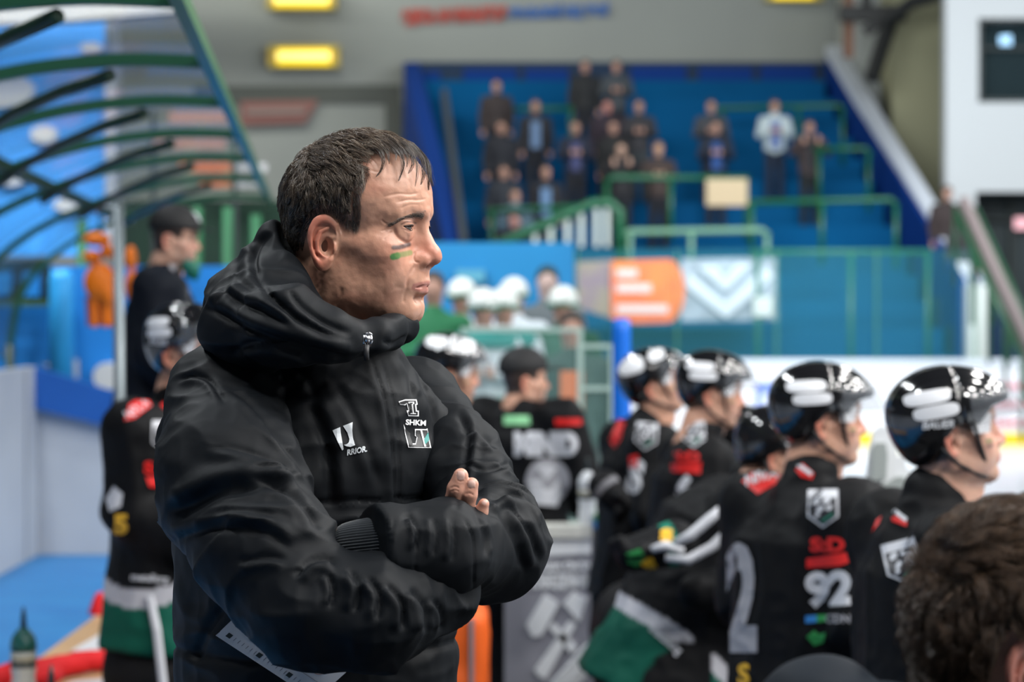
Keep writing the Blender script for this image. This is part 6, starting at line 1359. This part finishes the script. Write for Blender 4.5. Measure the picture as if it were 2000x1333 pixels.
# ---- sticks standing between number 92 and the right-hand player
gt = mat('tape_grey', (0.30, 0.33, 0.32, 1), rough=0.7); wt = mat('stick_white', (0.70, 0.72, 0.74, 1), rough=0.5)
t = thing('goalie_stick', 'white and grey goalkeeper stick standing upright behind number 92', 'stick', P(1720, 1500, 6.6) * np.array((1, 1, 0)) + np.array((0, 0, FLOOR)))
out = [(1698, 985), (1692, 940), (1700, 870), (1708, 842), (1722, 832), (1738, 840), (1748, 862), (1752, 892), (1768, 890), (1770, 915), (1784, 925), (1768, 935), (1770, 975), (1762, 984), (1728, 992)]
poly_px(MB(), out, 6.60, 0.02).build('blade', wt, t); poly_px(MB(), [(1702, 940), (1704, 880), (1710, 866), (1730, 866), (1734, 890), (1731, 936)], 6.585, 0.015).build('grip_tape', gt, t); poly_px(MB(), [(1694, 950), (1730, 946), (1752, 932), (1768, 932), (1768, 966), (1740, 984), (1700, 984)], 6.585, 0.015).build('heel_tape', gt, t)
b = MB(); b.bar(P(1703, 985, 6.61), P(1690, 1400, 6.61), 0.03, 0.018); b.build('shaft', wt, t)
b = MB(); b.bar(P(1745, 985, 6.64), P(1668, 1090, 6.64), 0.035, 0.02); b.bar(P(1668, 1090, 6.64), P(1640, 1180, 6.64), 0.03, 0.018); b.build('shaft', wt, t)
t = thing('equipment_bag', 'orange equipment bag with a grey strap on the floor behind the coach', 'bag', (sx(925, 8.0), 8.0, 0.05)); 
V, F = surf(lambda p: rbox(p, (sx(900, 7.6), 7.75, 0.55), (0.085, 0.16, 0.50), 0.05) + 0.008 * vnoise(p, 0.08, 2).astype(np.float32), (-0.35, 7.4, 0.0), (0.1, 8.1, 1.2), 0.012); mk('bag_body', V, F, mat('bag_orange', (0.80, 0.12, 0.01, 1), rough=0.6), t)
b = MB(); b.box((sx(917, 7.6) , 7.575, 0.3), (sx(926, 7.6), 7.60, 1.02)); b.build('strap', mat('strap_grey', (0.2, 0.2, 0.22, 1)), t)

# ---- left side: low white wall, blue walls with white discs, canopy
bl = mat('wall_blue', (0.01, 0.23, 0.66, 1), rough=0.5, noise=(0.9, (0.008, 0.17, 0.55, 1), 0.3)); bl2 = mat('wall_blue_dark', (0.008, 0.10, 0.42, 1), rough=0.5); bl3 = mat('wall_blue_light', (0.03, 0.36, 0.80, 1), rough=0.45); wl = mat('panel_white', (0.50, 0.53, 0.57, 1), rough=0.6, noise=(2.2, (0.42, 0.45, 0.50, 1), 0.3)); disc = mat('disc_white', (0.62, 0.64, 0.64, 1), rough=0.6)
slab('wall_left', (-3.10, -1, 0.42), (-3.02, 15.4, 1.62), wl)
for i in range(9): o = MB().box((-3.03, 5 + i * 1.25, 0.42), (-3.012, 5.03 + i * 1.25, 1.62)).build('trim_%d' % (3 + i), mat('joint_grey', (0.3, 0.32, 0.35, 1))); o['kind'] = 'structure'
o = poly_px(MB(), [(70, 1150), (70, 790), (246, 838), (246, 1150)], 15.42, 0.08).build('wall_end', wl); o['kind'] = 'structure'
t = thing('stair_parapet', 'royal blue sloping stair side band on the white end wall', 'panel', P(150, 800, 15.38)); poly_px(MB(), [(66, 718), (66, 798), (246, 842), (246, 774)], 15.3, 0.1).build('band', bl2, t)
o = poly_px(MB(), [(-60, 1150), (-60, 520), (560, 520), (560, 1150)], 17.0, 0.1).build('wall_back_left', bl); o['kind'] = 'structure'
t = thing('blue_column', 'light blue rounded column in front of the blue back wall', 'column', P(120, 720, 16.7)); b = MB(); b.tube([P(120, 800, 16.7), P(120, 545, 16.7), P(119, 528, 16.7)], [0.085, 0.085, 0.06], 16); b.build('shaft', bl3, t, True)
t = thing('dark_window', 'dark window with green frame and blue panes above the blue wall', 'window', P(45, 592, 16.6)); poly_px(MB(), [(-60, 512), (96, 505), (96, 592), (-60, 592)], 16.8, 0.05).build('opening', mat('dark_green_void', (0.004, 0.02, 0.018, 1)), t)
for r in ([(-10, 535), (22, 530), (20, 575), (-10, 578)], [(45, 532), (78, 528), (78, 580), (45, 580)]): poly_px(MB(), r, 16.75, 0.03).build('pane', bl, t)
b = MB(); poly_px(b, [(-60, 588), (98, 586), (98, 597), (-60, 599)], 16.7, 0.06); b.build('sill', mat('sill_green', (0.05, 0.12, 0.03, 1)), t)
def disc_px(label, cx, cy, rx, ry, d, name='white_disc'):
    o = poly_px(MB(), [(cx + rx * math.cos(a), cy + ry * math.sin(a)) for a in np.linspace(0, 6.283, 28, endpoint=False)], d, 0.12).build(name, disc); tag(o, label, 'disc')
disc_px('round white disc on the blue wall above the sloping band', 208, 736, 26, 27, 16.9)
o = poly_px(MB(), [(80, 712), (152, 702), (152, 740), (118, 728)], 16.9, 0.03).build('white_flag', disc); tag(o, 'white pointed patch on the blue wall at the top of the sloping band', 'patch')
o = poly_px(MB(), [(-400, 500), (-400, 40), (215, 40), (215, 500)], 21.0, 0.1).build('wall_upper_left', mat('wall_sky_blue', (0.04, 0.30, 0.80, 1), rough=0.6)); o['kind'] = 'structure'
for lab, cx, cy, rx, ry in (('white disc behind the canopy, second bay from the lens, near the picture edge', 85, 262, 26, 17), ('white disc behind the canopy just under the grey beam', 178, 92, 22, 9), ('large pale disc at the left picture edge behind the canopy', -4, 175, 70, 34), ('white disc low behind the canopy ribs at the left edge', 20, 345, 34, 18), ('white disc at the foot of the sky blue wall behind the canopy', 130, 400, 26, 13)): disc_px(lab, cx, cy, rx, ry, 20.9)
o = poly_px(MB(), [(205, 500), (205, 30), (226, 30), (226, 500)], 20.7, 0.25).build('wall_corner_pier', mat('pier_grey', (0.30, 0.33, 0.38, 1))); o['kind'] = 'structure'
o = poly_px(MB(), [(-400, 62), (-400, -30), (352, -30), (352, 22), (100, 42)], 20.0, 0.3).build('roof_beam', mat('beam_pale', (0.46, 0.46, 0.43, 1))); o['kind'] = 'structure'
t = thing('far_banners', 'row of small orange and white banners seen through the canopy', 'banner', P(420, 340, 26) * np.array((1, 1, 0)))
for x in (300, 458): b = MB(); b.tube([P(x, 600, 26.1) * np.array((1, 1, 0)) + np.array((0, 0, .05)), P(x, 215, 26.1)], 0.03, 6); b.build('banner_pole', mat('rail_grey'), t)
for k, (x0, x1, y0, y1, m_) in enumerate(((350, 450, 318, 336, 'o'), (462, 520, 320, 335, 'w'), (300, 440, 272, 290, 'p'), (390, 450, 352, 366, 'o'), (462, 500, 352, 366, 'w'), (330, 460, 218, 240, 'p'))): poly_px(MB(), [(x0, y0), (x1, y0), (x1, y1), (x0, y1)], 26, 0.05).build('banner_field', {'o': mat('ban_o', (0.85, 0.22, 0.08, 1)), 'w': mat('ban_w', (0.7, 0.7, 0.72, 1)), 'p': mat('ban_p', (0.60, 0.32, 0.26, 1))}[m_], t)
o = poly_px(MB(), [(240, 720), (240, 392), (760, 392), (760, 720)], 27.0, 0.2).build('wall_dark', mat('dark_green_wall', (0.012, 0.035, 0.025, 1), rough=0.8, noise=(0.5, (0.02, 0.075, 0.035, 1), 0.15))); o['kind'] = 'structure'
# canopy over the bench
def canopy():
    cg = mat('canopy_green', (0.018, 0.085, 0.045, 1), rough=0.35); dk = mat('canopy_dark_green', (0.010, 0.035, 0.020, 1), rough=0.4)
    t = thing('bench_canopy', 'curved see-through canopy on green metal ribs over the bench', 'canopy', (-2.9, 8, 0.42)); ex = lambda d: -0.81 - 0.0805 * (d - 5.9)
    prof = [(0, 2.75), (0.3, 2.755), (0.64, 2.71), (1.0, 2.60), (1.4, 2.40), (1.68, 2.10), (1.78, 1.62)]; sp = smoothpl(prof, 5); ds = [4.4, 5.9, 7.4, 8.85, 10.5, 12.2, 14.2, 16.5]
    b = MB(); b.bar((ex(3.9), 3.9, 2.75), (ex(17.6), 17.6, 2.75), 0.035, 0.045); b.build('edge_beam', mat('canopy_edge', (0.06, 0.17, 0.07, 1), rough=0.3), t)
    at = lambda d, o: np.array((ex(d) - o, d, np.interp(o, sp[:, 0], sp[:, 1])))
    for d in ds:
        b = MB(); pts = [np.array((ex(d) - o, d, z)) for o, z in sp]
        for p, q in zip(pts, pts[1:]): b.bar(p, q, 0.038, 0.045, up=(0, 1, 0))
        b.build('rib', cg, t)
    for d0, d1 in zip(ds, ds[1:]):
        b = MB(); pts = [at(d0 + (d1 - d0) * s_, 0.30 + 0.75 * s_) - np.array((0, 0, 0.045)) for s_ in np.linspace(0, 1, 5)]
        b.tube(pts, 0.021, 8); b.build('brace', dk, t, True)
        V = []; n = len(sp)
        for d in (d0 + 0.03, d1 - 0.03): V += [(ex(d) - o, d, z + 0.035) for o, z in sp]
        V2 = [(x, y, z + 0.006) for x, y, z in V]; F = [(i, i + 1, n + i + 1, n + i) for i in range(n - 1)]; F += [tuple(2 * n + j for j in f[::-1]) for f in F]
        mk('clear_sheet', np.array(V + V2), F, mat('canopy_sheet', (0.10, 0.10, 0.13, 1), rough=0.15, alpha=0.27, coat=0.2), t)
    b = MB(); b.bar(at(4.4, 1.0), at(17.3, 1.0), 0.04, 0.05); b.build('purlin', dk, t)
    for d in ds[1::2]: b = MB(); q = at(d, 1.76); b.tube([q, (q[0], q[1], 0.42)], 0.03, 8); b.build('canopy_leg', dk, t, True)
canopy()
t = thing('metal_post', 'round grey metal post carrying the canopy at the left', 'post', (-1.47, 9.25, 0.42)); b = MB(); b.tube([(-1.485, 9.25, 0.42), (-1.500, 9.25, 1.4), (-1.508, 9.25, 2.38)], 0.021, 14); b.build('tube', mat('galvanised', (0.22, 0.26, 0.28, 1), rough=0.35, metal=0.4), t, True); b = MB(); b.box((-1.54, 9.20, 0.42), (-1.40, 9.30, 0.435)); b.build('foot_plate', mat('galvanised'), t)
# dark green uprights in the background
for k, (x, y0, y1) in enumerate(((385, 405, 700), (445, 405, 700), (160, 430, 640), (500, 420, 700))):
    o = MB().tube([P(x, y1, 18) * np.array((1, 1, 0)) + np.array((0, 0, 0.05)), P(x, y0, 18)], 0.04, 8).build('green_upright', mat('upright_green', (0.005, 0.09, 0.03, 1)), None, True); tag(o, ('dark green upright just behind the cap of the left man', 'dark green upright between the cap and the coach hood', 'dark green upright left of the orange suit', 'dark green upright touching the coach hood')[k], 'post', 'green uprights behind the canopy end')
# orange suit
t = thing('orange_suit', 'bright orange padded suit hanging behind the grey metal post', 'suit', P(200, 640, 15.0)); k = 15.0 / FPX
def osuit(p):
    q = p; d = None
    for cx, cy, rx, ry in ((190, 468, 27, 14), (211, 492, 15, 14), (180, 502, 18, 14), (196, 552, 32, 38), (212, 575, 18, 26), (256, 505, 11, 25), (258, 560, 14, 32)):
        e = ell(q, P(cx, cy, 15.0), (rx * k, 0.07, ry * k)); d = e if d is None else smin(d, e, 0.01)
    for x in (183, 205, 220): d = smin(d, rc(q, P(x, 580, 15.0), P(x + 2, 634, 15.0), 0.026, 0.022), 0.01)
    return d
V, F = surf(osuit, P(150, 650, 14.8) - 0.05, P(285, 440, 15.2) + 0.05, 0.012); mk('padding', V, F, mat('suit_orange', (0.90, 0.20, 0.005, 1), rough=0.5), t)
poly_px(MB(), [(166, 580), (228, 580), (226, 636), (170, 638)], 15.12, 0.03).build('red_lining', mat('lining_red', (0.28, 0.05, 0.05, 1)), t)
b = MB(); b.tube([P(196, 455, 15.1), P(196, 400, 15.1), P(230, 395, 15.2)], 0.01, 6); b.build('hanger', mat('rail_green_dark'), t)
# ---- wooden shelf with its things
wood = mat('shelf_wood', (0.56, 0.36, 0.19, 1), rough=0.5, noise=(4, (0.48, 0.30, 0.15, 1), 0.2))
t = thing('bench_shelf', 'pale wooden shelf board running along the bench at the lower left', 'shelf', (-1.34, 7, 0.42)); b = MB(); b.box((-1.55, 4.6, 0.815), (-1.17, 9.15, 0.85)); b.build('board', wood, t)
for y in (5.2, 7.0, 8.8): b = MB(); b.box((-1.50, y, 0.42), (-1.46, y + 0.04, 0.815)); b.box((-1.20, y, 0.42), (-1.16, y + 0.04, 0.815)); b.build('trestle', mat('rail_grey'), t)
bottle('water_bottle', 'dark green lidded drinks bottle standing on the wooden shelf by the red towel', (sx(46, 7.0), 7.0, 0.85), dg, mat('bottle_clear', (0.45, 0.47, 0.46, 1), rough=0.25), h=0.155, r=0.037, tip=0.06)
b = MB(); b.box((sx(30, 7.0), 6.960, 0.885), (sx(42, 7.0), 6.966, 0.905)); b.build('bottle_print', prK, bpy.data.objects[[o.name for o in bpy.data.objects if o.name.startswith('water_bottle')][-1]])
bottle('water_bottle', 'drinks bottle nearest the lens on the shelf, only its tip in view', (sx(100, 5.9), 5.9, 0.85), dg, mat('bottle_clear'), h=0.15, r=0.036, tip=0.06)
redc = mat('towel_red', (0.70, 0.01, 0.015, 1), rough=0.8)
def towel(p):
    d = chain(p, [(-1.60, 7.15, 0.885), (-1.50, 7.25, 0.895), (-1.36, 7.55, 0.888), (-1.20, 7.75, 0.885)], [0.030, 0.036, 0.034, 0.028], 0.01); d = smin(d, ell(p, (-1.45, 7.32, 0.885), (0.09, 0.10, 0.036)), 0.02); return smax(d, 0.8505 - p[:, 2], 0.004) + 0.003 * vnoise(p, 0.03, 4).astype(np.float32)
V, F = surf(towel, (-1.7, 7.0, 0.83), (-1.1, 7.9, 0.96), 0.006); o = mk('towel', V, F, redc, None); tag(o, 'rumpled red towel rolled across the wooden shelf', 'towel')
def paper(label, pts, z=0.853): o = MB().prism(pts, (0, 0, z), (1, 0, 0), (0, 1, 0), (0, 0, 1), 0.002).build('paper_sheet', mat('paper_white', (0.62, 0.63, 0.66, 1), rough=0.7)); tag(o, label, 'paper')
paper('white sheets on the shelf in front of the red towel', [(-1.46, 7.50 - .12), (-1.20, 7.60 - .05), (-1.16, 7.60 + .28 - .1), (-1.42, 7.40 + .2 - .08)][:0] or [(-1.42, 7.02), (-1.16, 7.10), (-1.17, 7.50), (-1.34, 7.40)]); paper('white sheet on the shelf beyond the red towel', [(-1.47, 8.05), (-1.24, 8.12), (-1.26, 8.55), (-1.44, 8.5)])
b = MB(); b.lathe([(0.045, 0), (0.043, 0.01), (0.030, 0.05), (0.018, 0.075), (0.006, 0.082)], (sx(196, 9.05), 9.05, 0.85), 20); o = b.build('marker_cone', redc, None, True); tag(o, 'small red cone at the far end of the wooden shelf', 'cone')
print('place', time.time() - T0)
# ================================================================== people in the stand and at the far bench
def proto_person(pose):
    """1.75 m figure, feet at the origin, facing -Y; returns meshes by part"""
    base = thing('person', None, None, (0, 0, 0)); parts = {}
    fh = lambda p: smin(smin(ell(p, (0, 0, 1.645), (0.075, 0.092, 0.112)), ell(p, (0, -0.085, 1.635), (0.014, 0.022, 0.022)), 0.02), rc(p, (0, 0.01, 1.55), (0, 0.01, 1.40), 0.055, 0.06), 0.03)
    def hands(p):
        d = fh(p); d = smin(d, ell(p, (0, 0, 1.25), (0.12, 0.08, 0.22)), 0.03)
        for a in arms: d = smin(d, chain(p, [(0, 0, 1.38), a[0], a[1], a[2]], [0.05, 0.045, 0.035, 0.028], 0.01), 0.02)
        for w in wr: 
            d = np.minimum(d, ell(p, w, (0.04, 0.04, 0.05)))
            for i in range(4): d = smin(d, rc(p, np.array(w) + (-0.022 + 0.015 * i, -0.01, -0.02 * hs), np.array(w) + (-0.026 + 0.017 * i, -0.025, -0.085 * hs), 0.011, 0.009), 0.01)
        return d
    if pose == 0: arms = [[(s * 0.20, 0, 1.40), (s * 0.25, 0.02, 1.12), (s * 0.235, -0.06, 0.86)] for s in (-1, 1)]; hs = 1
    elif pose == 1: arms = [[(s * 0.20, 0, 1.40), (s * 0.255, -0.02, 1.16), (s * 0.05, -0.20, 1.22)] for s in (-1, 1)]; hs = 0.5
    else: arms = [[(s * 0.20, 0, 1.40), (s * 0.29, -0.06, 1.22), (s * 0.12, -0.24, 1.40)] for s in (-1, 1)]; hs = -1
    wr = [a[2] for a in arms]
    def jk(p):
        q = p.copy(); d = ell(q, (0, 0.0, 1.22), (0.20, 0.13, 0.30)); d = smin(d, ell(q, (0, 0, 0.95), (0.185, 0.135, 0.18)), 0.05); s = q.copy(); s[:, 0] = np.abs(s[:, 0]); d = smin(d, ell(s, (0.15, 0, 1.40), (0.085, 0.08, 0.07)), 0.05); d = smin(d, rc(q, (0, 0.01, 1.40), (0, 0.0, 1.49), 0.08, 0.065), 0.03)
        for a in arms: e = np.array(a[2]) + 0.12 * (np.array(a[1]) - np.array(a[2])); d = smin(d, chain(q, [a[0], a[1], e], [0.07, 0.062, 0.048], 0.02), 0.03)
        return smax(d, 0.80 - q[:, 2], 0.02)
    def tr(p): s = p.copy(); s[:, 0] = np.abs(s[:, 0]); d = smin(ell(s, (0, 0, 0.90), (0.165, 0.12, 0.13)), chain(s, [(0.085, 0, 0.85), (0.09, -0.01, 0.48), (0.10, 0.01, 0.07)], [0.092, 0.068, 0.052], 0.02), 0.04); return d
    def sho(p): s = p.copy(); s[:, 0] = np.abs(s[:, 0]); return smax(ell(s, (0.10, -0.045, 0.03), (0.045, 0.13, 0.055)), -s[:, 2], 0.01)
    def hr(p): d = ell(p, (0, 0.012, 1.675), (0.084, 0.096, 0.096)); return smax(smax(d, -(p[:, 2] - 1.66 - 0.9 * (-p[:, 1] - 0.03)), 0.01), 1.60 - p[:, 2], 0.01)
    lo, hi = np.array((-0.5, -0.4, -0.02)), np.array((0.5, 0.3, 1.85)); out = {}
    for nm, f, h in (('body', hands, 0.016), ('jacket', jk, 0.022), ('trousers', tr, 0.024), ('shoes', sho, 0.02), ('hair', hr, 0.016)):
        V, F = surf(f, lo, hi, h); me = mk(nm, V, F, None, base, True); me.data.materials.append(None); out[nm] = me
    return base, out
PROTO = [proto_person(k) for k in range(3)]; FIRST = [True] * 3
def crowd(label, x, z, d, pose, jacket, trousers=(0.012, 0.014, 0.02), hair=(0.04, 0.03, 0.025), skin=(0.42, 0.24, 0.18), turn=0.0, scale=1.0, group='people standing in the blue stand', front=None):
    base, parts = PROTO[pose]
    if FIRST[pose]: r, ps = base, parts; FIRST[pose] = False
    else:
        r = base.copy(); COL.objects.link(r); ps = {}
        for nm, o in parts.items(): c = o.copy(); COL.objects.link(c); c.parent = r; ps[nm] = c
    r.location = (x, d, z); r.rotation_euler = (0, 0, turn); r.scale = (scale * 1.02,) * 3 if group == 'people standing in the blue stand' else (scale,) * 3; ROOT[r.name] = np.zeros(3); tag(r, label, 'person', group)
    cols = dict(body=skin, jacket=jacket, trousers=trousers, shoes=(0.02, 0.02, 0.02), hair=hair)
    for nm, o in ps.items():
        o.name = nm; m = mat('c_%s_%.3f_%.3f_%.3f' % ((nm,) + tuple(cols[nm])), tuple(cols[nm]) + (1,), rough=0.75); o.material_slots[0].link = 'OBJECT'; o.material_slots[0].material = m
    if front is not None:
        b = MB(); b.box((-0.075, -0.150, 0.93), (0.075, -0.125, 1.38)); o = b.build('shirt_front', mat('c_front_%.2f_%.2f_%.2f' % front, front + (1,), rough=0.75), r)
    return r
def stand(label, hx, hy, pose, jacket, **k):
    # row of the terrace whose standing height puts the head there
    best = min(range(NS), key=lambda i: abs((HY - (Z0 + i * DZ + 1.66 - CAMZ) * FPX / (Y0 + (i + 0.5) * DY)) - hy)); d = Y0 + (best + 0.5) * DY
    crowd(label, (hx - 1000) * d / FPX, Z0 + best * DZ, d, pose, jacket, **k)
dk = (0.012, 0.013, 0.018)
stand('person in a dark hooded coat, alone at the upper left of the group', 970, 182, 0, (0.03, 0.022, 0.022), hair=(0.03, 0.022, 0.02))
stand('person in a black coat at the very top row, left of the pair', 1143, 118, 0, (0.010, 0.012, 0.014)); stand('person in a grey and blue coat at the very top row, right of the pair', 1204, 122, 1, (0.04, 0.05, 0.06))
stand('red-faced person in a dark plum jacket below the top pair', 1186, 200, 0, (0.02, 0.012, 0.022), skin=(0.5, 0.22, 0.18)); stand('person in dark with a grey belt bag right of the plum jacket', 1248, 214, 1, (0.025, 0.025, 0.03), trousers=(0.04, 0.05, 0.055))
stand('person in a black open coat over a light blue shirt', 1046, 230, 0, dk, front=(0.12, 0.20, 0.34)); stand('person in a plain black jacket at the left of the blue shirt', 979, 262, 0, (0.010, 0.012, 0.018))
stand('person with folded arms in a navy jacket with a violet front', 1124, 252, 1, (0.010, 0.014, 0.03), front=(0.05, 0.06, 0.16)); stand('person in black between the navy jacket and the brown coat', 1198, 256, 0, (0.010, 0.011, 0.012))
stand('person leaning on the rail with hand at the mouth', 1213, 304, 2, (0.013, 0.013, 0.016), skin=(0.5, 0.32, 0.24)); stand('fair-haired person in a brown coat behind the rail', 1286, 300, 1, (0.045, 0.03, 0.026), hair=(0.22, 0.12, 0.05), skin=(0.5, 0.3, 0.2))
stand('person in dark clothes with a pale blue front below the blue shirt', 1066, 322, 0, dk, front=(0.12, 0.22, 0.38)); stand('person in a pale grey-blue jacket near the green rail', 1006, 372, 1, (0.10, 0.17, 0.22), hair=(0.05, 0.04, 0.03))
stand('person in a black jacket lowest at the left, behind the stair gate', 1003, 432, 0, dk, skin=(0.4, 0.2, 0.17)); stand('person in a faded black coat under the hooded one', 984, 316, 0, (0.016, 0.02, 0.028))
stand('person in a grey jacket by himself high in the middle of the stand', 1389, 212, 1, (0.04, 0.045, 0.055), hair=(0.02, 0.02, 0.02)); stand('person in a navy jacket with a blue front above the beige board', 1398, 270, 1, (0.008, 0.014, 0.03), front=(0.015, 0.07, 0.25))
stand('person in a white hockey jersey standing with hands together', 1513, 216, 1, (0.42, 0.50, 0.52), trousers=(0.008, 0.018, 0.04), front=(0.07, 0.12, 0.32)); stand('person with raised arms in a black vest beside the white jersey', 1581, 268, 2, (0.05, 0.035, 0.035), trousers=(0.008, 0.012, 0.014), front=(0.012, 0.012, 0.016))
crowd('person in a dark brown coat on the stairs at the right', 6.86, 2.15, 38.1, 0, (0.03, 0.02, 0.02), group=None); crowd('second, lower person in dark clothes on the stairs at the right', 6.98, 1.72, 37.3, 0, (0.02, 0.018, 0.02), group=None, skin=(0.5, 0.25, 0.22))
# ---- people at the far bench, about 16 m away
def far(label, hx, hy, d, pose, jacket, helmet_c=None, yoke=None, **k):
    k.setdefault('group', None); z = 0.40; s = (CAMZ + (HY - hy) * d / FPX - z) / 1.66; r = crowd(label, (hx - 1000) * d / FPX, z, d, pose, jacket, scale=s, **k)
    M_ = Matrix.Translation(r.location) @ Matrix.Rotation(r.rotation_euler.z, 4, 'Z')
    if helmet_c is not None:
        f = lambda p: smax(smax(ell(p, (0, 0.005, 1.690), (0.110, 0.130, 0.112)), 1.625 - p[:, 2] + 0.25 * np.clip(-p[:, 1], 0, 1), 0.01), -ell(p, (0, -0.12, 1.62), (0.07, 0.06, 0.055)), 0.01); V, F = surf(f, (-0.2, -0.2, 1.5), (0.2, 0.2, 1.9), 0.014); mk('helmet', V, F, mat('far_helmet', (0.70, 0.74, 0.70, 1), rough=0.2), r)
        b = MB(); b.lathe([(0.113, 1.645), (0.122, 1.652), (0.122, 1.668), (0.112, 1.675)], (0, 0.005, 0), 20); b.build('helmet_band', mat('far_green', (0.0, 0.14, 0.07, 1)), r, True)
    if yoke is not None:
        f = lambda p: smax(ell(p, (0, 0, 1.42), (0.25, 0.15, 0.10)), 1.38 - p[:, 2], 0.01); V, F = surf(f, (-0.3, -0.2, 1.3), (0.3, 0.2, 1.6), 0.015); mk('shoulder_yoke', V, F, mat('far_yoke', yoke + (1,)), r)
        b = MB(); b.box((-0.20, -0.155, 1.0), (0.20, -0.128, 1.05)); b.build('chest_stripe', mat('far_green'), r)
wj = (0.52, 0.58, 0.62)
far('opposing player in white and green, left of the two facing the bench', 944, 602, 16.0, 1, wj, True, (0.0, 0.20, 0.18), scale_=None) if False else far('opposing player in white and green, left of the two facing the bench', 944, 602, 16.0, 1, wj, True, (0.0, 0.20, 0.18))
far('opposing player in white and green, right of the two facing the bench', 984, 600, 16.4, 1, wj, True, (0.0, 0.20, 0.18)); far('opposing player in a white helmet behind and left of the front two', 902, 580, 18.0, 0, wj, True); far('opposing player in a white helmet behind and right of the front two', 1004, 578, 18.4, 0, wj, True)
far('opposing player in a green jersey beside the mauve banner', 1100, 596, 17.0, 0, (0.01, 0.08, 0.05), True); far('bareheaded person in a green coat at the coach\'s chin', 846, 560, 17.5, 1, (0.01, 0.13, 0.05)); far('person in a dark knitted hat and grey coat behind the opposing players', 1069, 548, 19.0, 0, (0.10, 0.12, 0.13), hair=(0.01, 0.03, 0.03), skin=(0.5, 0.36, 0.32))
far('person in a dark coat with a narrow orange vest front near the pale frame', 1116, 640, 14.0, 0, (0.02, 0.05, 0.045), front=(0.62, 0.16, 0.05))
b = MB(); b.box((-0.95, 19.5, 0.05), (0.50, 19.56, 2.52)); o = b.build('blue_partition', mat('partition_blue', (0.01, 0.20, 0.46, 1), rough=0.5, noise=(1.2, (0.01, 0.25, 0.55, 1), 0.2))); tag(o, 'light blue partition behind the opposing bench', 'partition')
b = MB(); b.box((-0.45, 19.44, 2.20), (-0.22, 19.48, 2.30)); o = b.build('small_sign', mat('sign_teal', (0.10, 0.36, 0.50, 1))); tag(o, 'small pale blue sign on the blue partition', 'sign')
print('crowd', time.time() - T0)
